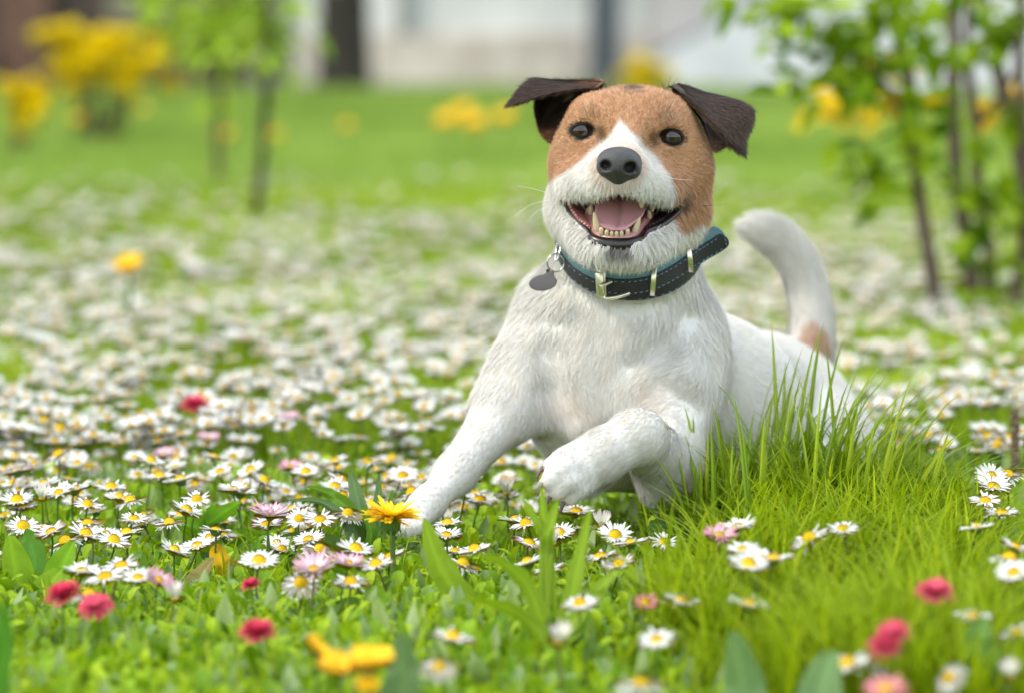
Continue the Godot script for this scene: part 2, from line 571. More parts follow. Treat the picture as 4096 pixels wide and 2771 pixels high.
	make_shrub(lf)

func flower_blob_mesh() -> ArrayMesh:
	var b := Build.new()
	for k in 5:
		var a := TAU * k / 5
		var d := Vector3(cos(a), 0, sin(a))
		var s := Vector3(-sin(a), 0, cos(a)) * 0.38
		b.sheet([[Vector3.ZERO, Vector3.ZERO, Vector3.ZERO], [d * 0.5 - s + Vector3(0, 0.25, 0), d * 0.5 + Vector3(0, 0.18, 0), d * 0.5 + s + Vector3(0, 0.25, 0)], [d - s * 0.6 + Vector3(0, 0.42, 0), d + Vector3(0, 0.38, 0), d + s * 0.6 + Vector3(0, 0.42, 0)]], false, true)
	return b.mesh()

# multi-stemmed shrub at the right, its stems one by one
func make_shrub(lf: Mesh) -> void:
	var o := Vector3(0.5167, -0.0101, -1.85)
	o.y = ground_y(o.x, o.z)
	var sh := thing("shrub", "multi stemmed shrub with green leaves at the right behind the dog's tail", "shrub", o)
	var dark := Color(0.12, 0.08, 0.06)
	for s in [
		[[Vector3(0.4952, -0.0315, -1.8), Vector3(0.4817, 0.0611, -1.8), Vector3(0.4695, 0.1303, -1.8), Vector3(0.4618, 0.2222, -1.8), Vector3(0.4509, 0.291, -1.8), Vector3(0.4308, 0.3596, -1.8), Vector3(0.4096, 0.428, -1.8)], 0.0085],
		[[Vector3(0.552, -0.0402, -1.9), Vector3(0.5368, 0.0661, -1.9), Vector3(0.523, 0.1486, -1.9), Vector3(0.5174, 0.2424, -1.9), Vector3(0.5178, 0.3243, -1.9), Vector3(0.5144, 0.4292, -1.9)], 0.0095],
		[[Vector3(0.5638, -0.0422, -1.95), Vector3(0.5688, 0.051, -1.95), Vector3(0.5536, 0.1343, -1.95), Vector3(0.5492, 0.2174, -1.95), Vector3(0.5402, 0.2884, -1.95), Vector3(0.5435, 0.4298, -1.95)], 0.0075],
		[[Vector3(0.5854, -0.0465, -2), Vector3(0.6226, 0.0717, -2), Vector3(0.6044, 0.1918, -2), Vector3(0.5819, 0.2756, -2), Vector3(0.5656, 0.3472, -2), Vector3(0.5528, 0.4305, -2)], 0.010],
		[[Vector3(0.585, -0.0402, -1.9), Vector3(0.6067, 0.125, -1.9), Vector3(0.5957, 0.2659, -1.9), Vector3(0.597, 0.3593, -1.9), Vector3(0.6056, 0.4292, -1.9)], 0.007]]:
		var pts := []
		for p in s[0]: pts.append(p - o)
		var r: float = s[1]
		mi("stem", bark_tube(pts, [r * 1.15, r, r * 0.95, r * 0.9, r * 0.8, r * 0.6, r * 0.5].slice(0, pts.size()), dark, 8), M.bark, sh)
	for s in [[[Vector3(0.4645, 0.1763, -1.8), Vector3(0.4398, 0.2452, -1.8), Vector3(0.3949, 0.2919, -1.75), Vector3(0.3398, 0.3263, -1.7), Vector3(0.2891, 0.371, -1.7)], 0.0045],
			[[Vector3(0.5232, 0.125, -1.9), Vector3(0.4859, 0.1626, -1.85), Vector3(0.4233, 0.1591, -1.8), Vector3(0.3847, 0.1386, -1.75)], 0.003],
			[[Vector3(0.5493, 0.2055, -1.95), Vector3(0.5786, 0.247, -1.95), Vector3(0.6065, 0.2884, -1.95)], 0.004]]:
		var pts2 := []
		for p in s[0]: pts2.append(p - o)
		mi("branch", bark_tube(pts2, [s[1], s[1] * 0.9, s[1] * 0.8, s[1] * 0.6, s[1] * 0.4].slice(0, pts2.size()), dark, 6), M.bark, sh)
	var cc := []
	for q in [[Vector3(0.3229, 0.3464, -1.7), 0.045, 1.1], [Vector3(0.2836, 0.3598, -1.7), 0.03, 0.6], [Vector3(0.3133, 0.3093, -1.72), 0.025, 0.5], [Vector3(0.3567, 0.3207, -1.7), 0.045, 1.2], [Vector3(0.3739, 0.2759, -1.7), 0.04, 1.1], [Vector3(0.3417, 0.2699, -1.72), 0.025, 0.5], [Vector3(0.3079, 0.2676, -1.72), 0.014, 0.3], [Vector3(0.4062, 0.2975, -1.75), 0.04, 1.0], [Vector3(0.4172, 0.3371, -1.75), 0.05, 1.2], [Vector3(0.4463, 0.2522, -1.75), 0.03, 0.7], [Vector3(0.4794, 0.3082, -1.8), 0.03, 0.6], [Vector3(0.4973, 0.2337, -1.8), 0.03, 0.5], [Vector3(0.4631, 0.205, -1.8), 0.025, 0.4], [Vector3(0.4865, 0.1648, -1.8), 0.025, 0.4], [Vector3(0.4071, 0.1784, -1.75), 0.035, 0.6], [Vector3(0.3786, 0.1898, -1.75), 0.02, 0.3], [Vector3(0.5269, 0.1335, -1.85), 0.035, 0.7], [Vector3(0.5718, 0.3126, -1.9), 0.045, 1.0], [Vector3(0.5949, 0.336, -1.9), 0.04, 0.9], [Vector3(0.5903, 0.2307, -1.9), 0.03, 0.5], [Vector3(0.5555, 0.1838, -1.9), 0.02, 0.3], [Vector3(0.5622, 0.1074, -1.9), 0.035, 0.6], [Vector3(0.5914, 0.125, -1.9), 0.04, 0.7], [Vector3(0.557, 0.0485, -1.9), 0.035, 0.7], [Vector3(0.593, 0.0152, -1.95), 0.05, 1.1], [Vector3(0.5275, 0.0811, -1.85), 0.025, 0.3], [Vector3(0.5165, 0.011, -1.85), 0.025, 0.4], [Vector3(0.4464, 0.1475, -1.8), 0.02, 0.3], [Vector3(0.4235, 0.1245, -1.8), 0.02, 0.2], [Vector3(0.387, 0.3938, -1.8), 0.1, 3.0], [Vector3(0.524, 0.4059, -1.9), 0.1, 3.0]]:
		cc.append([q[0] - o, q[1], q[2]])
	leaf_cloud(sh, "foliage", leaf_mesh(0.5, 0.15, 0.3), cc, 20, 0.042, Color(0.09, 0.2, 0.01), Color(0.36, 0.5, 0.02))
	var cb := []
	for q in [[Vector3(0.4467, 0.2822, -1.9), 0.022, 1.3], [Vector3(0.4459, 0.2331, -1.9), 0.022, 1.2], [Vector3(0.4355, 0.2098, -2.6), 0.035, 1.6], [Vector3(0.4692, 0.2071, -2.6), 0.03, 1.0], [Vector3(0.5849, 0.2174, -2.1), 0.02, 1.0], [Vector3(0.6152, 0.237, -2.1), 0.018, 0.6], [Vector3(0.5211, 0.2284, -2.1), 0.014, 0.5], [Vector3(0.423, 0.1959, -2.7), 0.02, 0.5]]:
		cb.append([q[0] - o, q[1], q[2]])
	leaf_cloud(sh, "blossoms", flower_blob_mesh(), cb, 16, 0.013, Color(0.75, 0.52, 0.01), Color(0.85, 0.62, 0.02))

# ------------------------------------------------------------------ distance field and surface nets
class Field:
	# every primitive: a, b, ra, rb, k, inverse basis (ellipsoids), kind 0 tapered capsule, 1 ellipsoid; carve >0 subtracts
	var kind := PackedInt32Array()
	var a := PackedVector3Array()
	var b := PackedVector3Array()
	var ra := PackedFloat32Array()
	var rb := PackedFloat32Array()
	var k := PackedFloat32Array()
	var er := PackedVector3Array()
	var eb: Array[Basis] = []
	var carve := PackedInt32Array()
	var poly := PackedVector2Array()
	var poly_z := 0.0
	var poly_back := 0.0
	var poly_slope := 0.0
	var poly_lo := Vector2(9, 9)
	var poly_hi := Vector2(-9, -9)

	func cap(p: Vector3, q: Vector3, r0: float, r1: float, kk: float, cv := 0) -> void:
		kind.append(0); a.append(p); b.append(q); ra.append(r0); rb.append(r1); k.append(kk)
		er.append(Vector3.ONE); eb.append(Basis.IDENTITY); carve.append(cv)

	func ell(p: Vector3, r: Vector3, kk: float, bs := Basis.IDENTITY, cv := 0) -> void:
		kind.append(1); a.append(p); b.append(p); ra.append(maxf(r.x, maxf(r.y, r.z))); rb.append(0); k.append(kk)
		er.append(r); eb.append(bs.inverse()); carve.append(cv)

	func prim(i: int, p: Vector3) -> float:
		if kind[i] == 0:
			var ba := b[i] - a[i]
			var pa := p - a[i]
			var h := clampf(pa.dot(ba) / maxf(ba.length_squared(), 1e-9), 0.0, 1.0)
			return (pa - ba * h).length() - lerpf(ra[i], rb[i], h)
		var q := eb[i] * (p - a[i])
		var s := q / er[i]
		var k0 := s.length()
		if k0 < 1e-5:
			return -minf(er[i].x, minf(er[i].y, er[i].z))
		return k0 * (k0 - 1.0) / (s / er[i]).length()

	func set_poly(pts: Array, z: float, back: float, slope: float) -> void:
		poly_z = z
		poly_back = back
		poly_slope = slope
		for p in pts:
			poly.append(Vector2(p.x, p.y))
			poly_lo = poly_lo.min(Vector2(p.x, p.y))
			poly_hi = poly_hi.max(Vector2(p.x, p.y))

	func cavity(p: Vector3) -> float:
		var q := Vector2(p.x, p.y - (p.z - poly_z) * poly_slope)
		var out := maxf(maxf(poly_lo.x - q.x, q.x - poly_hi.x), maxf(poly_lo.y - q.y, q.y - poly_hi.y))
		if out > 0.006:
			return out
		var d := 1e9
		var sgn := 1.0
		var n := poly.size()
		var j := n - 1
		for i in n:
			var e := poly[j] - poly[i]
			var w := q - poly[i]
			var bb := w - e * clampf(w.dot(e) / e.length_squared(), 0, 1)
			d = minf(d, bb.length_squared())
			var c0 := q.y >= poly[i].y
			var c1 := q.y < poly[j].y
			var c2 := e.x * w.y > e.y * w.x
			if (c0 and c1 and c2) or (not c0 and not c1 and not c2):
				sgn = -sgn
			j = i
		return maxf(sgn * sqrt(d), poly_back - p.z)

	func at(p: Vector3, use: PackedInt32Array) -> float:
		var d := 1e9
		for i in use:
			var e := prim(i, p)
			var kk := k[i]
			if carve[i] == 0:
				if d > 1e8:
					d = e
				else:
					var h := maxf(kk - absf(d - e), 0.0) / kk
					d = minf(d, e) - h * h * kk * 0.25
			else:
				var h2 := maxf(kk - absf(d + e), 0.0) / kk
				d = maxf(d, -e) + h2 * h2 * kk * 0.25
		if poly.size():
			var c := cavity(p)
			if c < 0.005:
				var h3 := maxf(0.003 - absf(d + c), 0.0) / 0.003
				d = maxf(d, -c) + h3 * h3 * 0.003 * 0.25
		return d

	func all() -> PackedInt32Array:
		var u := PackedInt32Array()
		for i in kind.size():
			u.append(i)
		return u

	# depth of the surface met when coming from in front along -dir
	func hit(from: Vector3, dir: Vector3) -> Vector3:
		var u := all()
		var p := from
		for s in 80:
			var d := at(p, u)
			if d < 0.00008:
				break
			p += dir * d * 0.8
		return p

	# surface nets over lo..hi with the given cell; adds to the mesh
	func net(out: Build, lo: Vector3, hi: Vector3, cell: float) -> void:
		var nb := Vector3i(((hi - lo) / (cell * 8.0)).ceil())
		var gx := nb.x * 8 + 2
		var gy := nb.y * 8 + 2
		var ids := {}
		var marks := PackedInt32Array()
		var flags := PackedInt32Array()
		var reach := cell * 4.0 * 1.7321
		var val := PackedFloat32Array()
		val.resize(729)
		var everything := all()
		for bz in nb.z:
			for by in nb.y:
				for bx in nb.x:
					var base := lo + Vector3(bx, by, bz) * cell * 8.0
					var mid := base + Vector3.ONE * cell * 4.0
					var ds := PackedFloat32Array()
					var best := 1e9
					for i in everything:
						var dd := prim(i, mid)
						ds.append(dd)
						if carve[i] == 0:
							best = minf(best, dd)
					if best > reach * 1.5 + 0.012 or best < -0.2:
						continue
					var use := PackedInt32Array()
					for i in everything:
						if ds[i] < (best + k[i] + reach * 2.2 if carve[i] == 0 else reach * 1.6 + k[i]):
							use.append(i)
					var dm := at(mid, use)
					if absf(dm) > reach * 1.6 + 0.004:
						continue
					var q := 0
					var neg := 0
					for z in 9:
						for y in 9:
							for x in 9:
								var dv := at(base + Vector3(x, y, z) * cell, use)
								val[q] = dv
								if dv < 0.0:
									neg += 1
								q += 1
					if neg == 0 or neg == 729:
						continue
					for z in 8:
						for y in 8:
							for x in 8:
								var o := x + y * 9 + z * 81
								var c0 := val[o]
								var c1 := val[o + 1]
								var c2 := val[o + 9]
								var c3 := val[o + 10]
								var c4 := val[o + 81]
								var c5 := val[o + 82]
								var c6 := val[o + 90]
								var c7 := val[o + 91]
								var m := int(c0 < 0) + int(c1 < 0) + int(c2 < 0) + int(c3 < 0) + int(c4 < 0) + int(c5 < 0) + int(c6 < 0) + int(c7 < 0)
								if m == 0 or m == 8:
									continue
								var s := Vector3.ZERO
								var n := 0
								if (c0 < 0) != (c1 < 0): s += Vector3(c0 / (c0 - c1), 0, 0); n += 1
								if (c2 < 0) != (c3 < 0): s += Vector3(c2 / (c2 - c3), 1, 0); n += 1
								if (c4 < 0) != (c5 < 0): s += Vector3(c4 / (c4 - c5), 0, 1); n += 1
								if (c6 < 0) != (c7 < 0): s += Vector3(c6 / (c6 - c7), 1, 1); n += 1
								if (c0 < 0) != (c2 < 0): s += Vector3(0, c0 / (c0 - c2), 0); n += 1
								if (c1 < 0) != (c3 < 0): s += Vector3(1, c1 / (c1 - c3), 0); n += 1
								if (c4 < 0) != (c6 < 0): s += Vector3(0, c4 / (c4 - c6), 1); n += 1
								if (c5 < 0) != (c7 < 0): s += Vector3(1, c5 / (c5 - c7), 1); n += 1
								if (c0 < 0) != (c4 < 0): s += Vector3(0, 0, c0 / (c0 - c4)); n += 1
								if (c1 < 0) != (c5 < 0): s += Vector3(1, 0, c1 / (c1 - c5)); n += 1
								if (c2 < 0) != (c6 < 0): s += Vector3(0, 1, c2 / (c2 - c6)); n += 1
								if (c3 < 0) != (c7 < 0): s += Vector3(1, 1, c3 / (c3 - c7)); n += 1
								var g := (bx * 8 + x) + gx * ((by * 8 + y) + gy * (bz * 8 + z))
								ids[g] = out.put(base + (Vector3(x, y, z) + s / n) * cell, Vector3.ZERO)
								marks.append(g)
								flags.append((1 if c0 < 0 else 0) | (2 if (c0 < 0) != (c1 < 0) else 0) | (4 if (c0 < 0) != (c2 < 0) else 0) | (8 if (c0 < 0) != (c4 < 0) else 0))
		var sx := 1
		var sy := gx
		var sz := gx * gy
		for i in marks.size():
			var f := flags[i]
			if f < 2:
				continue
			var g2 := marks[i]
			for axis in 3:
				if f & (2 << axis) == 0:
					continue
				var u: int = sy if axis == 0 else (sz if axis == 1 else sx)
				var w: int = sz if axis == 0 else (sx if axis == 1 else sy)
				var p0: int = ids.get(g2, -1)
				var p1: int = ids.get(g2 - u, -1)
				var p2: int = ids.get(g2 - u - w, -1)
				var p3: int = ids.get(g2 - w, -1)
				if p0 < 0 or p1 < 0 or p2 < 0 or p3 < 0:
					continue
				if f & 1:
					out.tri(p0, p2, p1); out.tri(p0, p3, p2)
				else:
					out.tri(p0, p1, p2); out.tri(p0, p2, p3)

	# outward normals from the triangles (front faces run clockwise)
	static func smooth(out: Build, from := 0) -> void:
		for i in range(from, out.n.size()):
			out.n[i] = Vector3.ZERO
		for t in range(0, out.ix.size(), 3):
			var x := out.ix[t]
			var y := out.ix[t + 1]
			var z := out.ix[t + 2]
			if x < from:
				continue
			var c := (out.v[z] - out.v[x]).cross(out.v[y] - out.v[x])
			out.n[x] += c
			out.n[y] += c
			out.n[z] += c
		for i in range(from, out.n.size()):
			out.n[i] = out.n[i].normalized()

# ------------------------------------------------------------------ the dog
var head_field: Field
var body_field: Field
var body: Build
var dog: Node3D
const EYES := [Vector3(0.0483, 0.2739, 0.035), Vector3(0.1108, 0.2697, 0.035)]
const EYE_ROLL := [-0.07, 0.2]

func mouth_outline() -> Array:
	return [Vector3(0.0352, 0.23, 0.04), Vector3(0.0428, 0.2286, 0.04), Vector3(0.0525, 0.2279, 0.04), Vector3(0.0621, 0.2307, 0.04), Vector3(0.0711, 0.2331, 0.04), Vector3(0.0815, 0.2314, 0.04), Vector3(0.0918, 0.2276, 0.04), Vector3(0.1022, 0.2245, 0.04), Vector3(0.1119, 0.2248, 0.04), Vector3(0.1181, 0.2245, 0.04),
		Vector3(0.1167, 0.2203, 0.04), Vector3(0.1112, 0.2148, 0.04), Vector3(0.1023, 0.2086, 0.04), Vector3(0.0926, 0.2044, 0.04), Vector3(0.0898, 0.2003, 0.04), Vector3(0.0816, 0.1986, 0.04), Vector3(0.0726, 0.1982, 0.04), Vector3(0.0636, 0.1989, 0.04), Vector3(0.0567, 0.2017, 0.04), Vector3(0.0539, 0.2065, 0.04), Vector3(0.0477, 0.2107, 0.04), Vector3(0.0408, 0.2176, 0.04), Vector3(0.0366, 0.2245, 0.04)]

func build_fields() -> void:
	var h := Field.new()
	head_field = h
	h.ell(Vector3(0.0845, 0.2671, -0.02), Vector3(0.0475, 0.0325, 0.058), 0.02)
	h.ell(Vector3(0.0851, 0.2824, -0.015), Vector3(0.026, 0.0135, 0.03), 0.016)
	h.cap(Vector3(0.0543, 0.2829, 0.012), Vector3(0.0653, 0.2839, 0.02), 0.014, 0.014, 0.02)
	h.cap(Vector3(0.1086, 0.2808, 0.012), Vector3(0.0972, 0.2832, 0.02), 0.014, 0.014, 0.02)
	h.cap(Vector3(0.0455, 0.249, 0), Vector3(0.0457, 0.2241, -0.008), 0.0185, 0.018, 0.025)
	h.cap(Vector3(0.1211, 0.2455, 0), Vector3(0.118, 0.2219, -0.008), 0.0185, 0.018, 0.025)
	h.cap(Vector3(0.081, 0.2607, 0.03), Vector3(0.0737, 0.2487, 0.072), 0.0225, 0.0175, 0.022)
	h.cap(Vector3(0.0635, 0.2411, 0.07), Vector3(0.0459, 0.2354, 0.022), 0.0125, 0.0145, 0.014)
	h.cap(Vector3(0.0833, 0.2401, 0.07), Vector3(0.107, 0.2319, 0.022), 0.0125, 0.0145, 0.014)
	h.cap(Vector3(0.0626, 0.1963, 0.053), Vector3(0.0846, 0.1963, 0.053), 0.0085, 0.0085, 0.01)
	h.cap(Vector3(0.062, 0.1973, 0.048), Vector3(0.0443, 0.2148, -0.01), 0.009, 0.017, 0.016)
	h.cap(Vector3(0.0868, 0.1973, 0.048), Vector3(0.1153, 0.2134, -0.01), 0.009, 0.017, 0.016)
	h.ell(Vector3(0.0761, 0.1986, 0.012), Vector3(0.03, 0.017, 0.042), 0.02)
	h.cap(Vector3(0.0835, 0.2264, -0.03), Vector3(0.0841, 0.1793, -0.045), 0.042, 0.046, 0.03)
	for k in 2:
		h.ell(EYES[k] + Vector3(0, 0, -0.002), Vector3(0.0078, 0.0050, 0.014), 0.003, Basis(Vector3(0, 0, 1), -EYE_ROLL[k]), 1)
	# hollows at the inner corners and the stop between the eyes
	h.cap(Vector3(0.0606, 0.2675, 0.045), Vector3(0.0631, 0.2617, 0.056), 0.005, 0.004, 0.018, 1)
	h.cap(Vector3(0.0984, 0.264, 0.045), Vector3(0.0933, 0.259, 0.056), 0.005, 0.004, 0.018, 1)
	var o := mouth_outline()
	h.set_poly(o, 0.04, -0.022, 0.055)

	var f := Field.new()
	body_field = f
	# neck, chest, trunk
	f.cap(Vector3(0.084, 0.1974, -0.042), Vector3(0.0801, 0.1303, -0.075), 0.0475, 0.058, 0.03)
	f.cap(Vector3(0.0797, 0.0859, -0.085), Vector3(0.1418, 0.0555, -0.2), 0.0755, 0.066, 0.03)
	f.cap(Vector3(0.1418, 0.0555, -0.2), Vector3(0.1951, 0.0435, -0.33), 0.066, 0.0595, 0.03)
	f.cap(Vector3(0.0677, 0.1084, -0.038), Vector3(0.0629, 0.0506, -0.042), 0.033, 0.026, 0.03)
	f.cap(Vector3(0.0461, 0.1391, -0.03), Vector3(0.0482, 0.0757, -0.022), 0.016, 0.018, 0.018)
	f.cap(Vector3(0.0944, 0.12, -0.028), Vector3(0.1013, 0.0854, -0.018), 0.022, 0.025, 0.02)
	# planted foreleg (the dog's right)
	f.cap(Vector3(0.0331, 0.138, -0.07), Vector3(0.0143, 0.0953, -0.04), 0.030, 0.029, 0.03)
	f.cap(Vector3(0.0136, 0.0968, -0.04), Vector3(-0.0042, 0.075, -0.015), 0.029, 0.0235, 0.016)
	f.cap(Vector3(-0.0042, 0.075, -0.015), Vector3(-0.0404, 0.0355, 0.035), 0.0215, 0.0125, 0.010)
	f.cap(Vector3(-0.0404, 0.0355, 0.035), Vector3(-0.0579, 0.0183, 0.065), 0.0125, 0.0100, 0.014)
	f.cap(Vector3(-0.0579, 0.0197, 0.065), Vector3(-0.0665, 0.0126, 0.08), 0.0102, 0.0115, 0.012)
	for t in [[-7, 6], [-2, 9], [4, 9], [9, 5]]:
		f.cap(Vector3(-0.0665, 0.0126, 0.08), Vector3(-0.0709, 0.0076, 0.094) + Vector3(t[0] * 0.001, 0, t[1] * 0.001), 0.008, 0.0058, 0.004)
	f.cap(Vector3(-0.0135, 0.0834, -0.03), Vector3(-0.0198, 0.0759, -0.02), 0.009, 0.006, 0.015)
	# lifted foreleg (the dog's left): upper arm, forearm towards the camera, wrist, hanging paw
	f.cap(Vector3(0.1161, 0.1176, -0.055), Vector3(0.1134, 0.0816, -0.02), 0.035, 0.029, 0.03)
	f.cap(Vector3(0.1134, 0.0816, -0.02), Vector3(0.1094, 0.0412, 0.012), 0.0275, 0.0222, 0.014)
	f.cap(Vector3(0.1087, 0.0428, 0.014), Vector3(0.088, 0.0649, 0.066), 0.0225, 0.0165, 0.014)
	f.cap(Vector3(0.1066, 0.0329, 0.014), Vector3(0.0988, 0.0235, 0.018), 0.0155, 0.0075, 0.012)
	f.cap(Vector3(0.088, 0.0662, 0.066), Vector3(0.0838, 0.0681, 0.07), 0.0168, 0.0162, 0.01)
	f.cap(Vector3(0.0852, 0.0644, 0.068), Vector3(0.063, 0.0561, 0.08), 0.0160, 0.0158, 0.010)
	f.cap(Vector3(0.063, 0.0554, 0.08), Vector3(0.0437, 0.0467, 0.088), 0.0165, 0.0175, 0.010)
	for t in TOES:
		f.cap(t[0], t[1], 0.0078, 0.0076, 0.003)
		f.cap(t[1], t[2], 0.0076, 0.0062, 0.002)
	f.cap(Vector3(0.0618, 0.0397, 0.07), Vector3(0.0549, 0.0305, 0.074), 0.008, 0.006, 0.008)
	# hindquarters
	f.cap(Vector3(0.2263, 0.0247, -0.335), Vector3(0.2441, 0.0125, -0.29), 0.0515, 0.038, 0.02)
	f.cap(Vector3(0.2441, 0.018, -0.29), Vector3(0.2349, 0.004, -0.25), 0.032, 0.018, 0.025)
	f.cap(Vector3(0.2349, 0.004, -0.25), Vector3(0.2236, -0.0169, -0.22), 0.015, 0.012, 0.015)
	f.cap(Vector3(0.1818, 0.0136, -0.37), Vector3(0.1878, 0.0062, -0.31), 0.05, 0.034, 0.03)
	f.cap(Vector3(0.1878, 0.0062, -0.31), Vector3(0.173, -0.0179, -0.24), 0.022, 0.012, 0.02)
	# soft folds: between shoulder and brisket, across the neck, over the upper arm, along the breastbone
	var seen_from := Vector3(0, 0.371, 2.8)
	for fold in [[Vector3(0.0291, 0.147, 0.1), Vector3(0.0264, 0.1266, 0.1), Vector3(0.0292, 0.1007, 0.1), Vector3(0.038, 0.0844, 0.1)], [Vector3(0.1226, 0.1511, 0.1), Vector3(0.1057, 0.1314, 0.1), Vector3(0.0854, 0.1184, 0.1)], [Vector3(0.0923, 0.0953, 0.1), Vector3(0.1058, 0.1021, 0.1), Vector3(0.1235, 0.0925, 0.1)]]:
		var on := []
		for q in fold:
			var dir: Vector3 = (q - seen_from).normalized()
			on.append(f.hit(q - dir * 0.1, dir) - dir * 0.0015)
		for i in on.size() - 1:
			f.cap(on[i], on[i + 1], 0.0042, 0.0042, 0.02, 1)
	# tail
	var tp := spline([Vector3(0.2326, 0.07, -0.35), Vector3(0.2386, 0.0977, -0.37), Vector3(0.2376, 0.1248, -0.38), Vector3(0.2287, 0.1528, -0.38), Vector3(0.2123, 0.173, -0.375), Vector3(0.1992, 0.1813, -0.37), Vector3(0.1902, 0.1832, -0.365)], 12)
	var tr := spline([0.0195, 0.0168, 0.0153, 0.0145, 0.0135, 0.0105, 0.005], 12)
	for k in 12:
		f.cap(tp[k], tp[k + 1], tr[k], tr[k + 1], 0.006)

const TOES := [
	[Vector3(0.0477, 0.0554, 0.092), Vector3(0.0346, 0.0545, 0.102), Vector3(0.0258, 0.0496, 0.106)],
	[Vector3(0.0456, 0.05, 0.098), Vector3(0.0325, 0.048, 0.11), Vector3(0.025, 0.0409, 0.113)],
	[Vector3(0.0476, 0.0438, 0.098), Vector3(0.0366, 0.0398, 0.11), Vector3(0.0305, 0.0331, 0.111)],
	[Vector3(0.0518, 0.0383, 0.092), Vector3(0.0435, 0.034, 0.102), Vector3(0.0394, 0.0288, 0.104)]]

# which coat colour grows at a point: 0 white .. 1 brown
var white_face: PackedVector2Array
func flat_xy(p: Vector3) -> Vector2:
	return Vector2(p.x, p.y - (p.z - 0.04) * 0.055)

func prep_colour() -> void:
	for p in [Vector3(0.0738, 0.2811, 0.04), Vector3(0.0683, 0.2721, 0.04), Vector3(0.0628, 0.268, 0.04), Vector3(0.0552, 0.2611, 0.04), Vector3(0.049, 0.2542, 0.04), Vector3(0.0414, 0.2487, 0.04), Vector3(0.0331, 0.2431, 0.04), Vector3(-0.029, 0.2335, 0.04), Vector3(-0.0291, 0.1295, 0.04), Vector3(0.2064, 0.1295, 0.04), Vector3(0.2059, 0.2114, 0.04),
			Vector3(0.1299, 0.2141, 0.04), Vector3(0.123, 0.2086, 0.04), Vector3(0.1119, 0.21, 0.04), Vector3(0.1098, 0.2197, 0.04), Vector3(0.1139, 0.2279, 0.04), Vector3(0.1118, 0.2362, 0.04), Vector3(0.107, 0.2445, 0.04), Vector3(0.1014, 0.2528, 0.04), Vector3(0.0938, 0.2611, 0.04), Vector3(0.0869, 0.268, 0.04), Vector3(0.08, 0.2728, 0.04)]:
		white_face.append(Vector2(p.x, p.y))

var tone := FastNoiseLite.new()
func poly_dist(q: Vector2, poly: PackedVector2Array) -> float:
	var d := 1e9
	var n := poly.size()
	for i in n:
		var c := Geometry2D.get_closest_point_to_segment(q, poly[i], poly[(i + 1) % n])
		d = minf(d, c.distance_to(q))
	return -d if Geometry2D.is_point_in_polygon(q, poly) else d

func brown_at(p: Vector3) -> float:
	# colour patches only on the head and one small spot at the root of the tail
	if p.z < -0.2:
		var s := (p - Vector3(0.2368, 0.0879, -0.345)).length()
		return 0.75 * smoothstep(0.021, 0.011, s + 0.008 * tone.get_noise_3dv(p * 3000.0))
	if p.y < 0.16:
		return 0.0
	var back := smoothstep(-0.065, -0.05, p.z - 0.4 * (p.y - 0.245) * float(p.y < 0.245))
	if p.y > 0.25:
		back = 1.0
	var d := poly_dist(flat_xy(p), white_face)
	return back * smoothstep(-0.0018, 0.0018, d + 0.0016 * tone.get_noise_3dv(p * 2500.0))

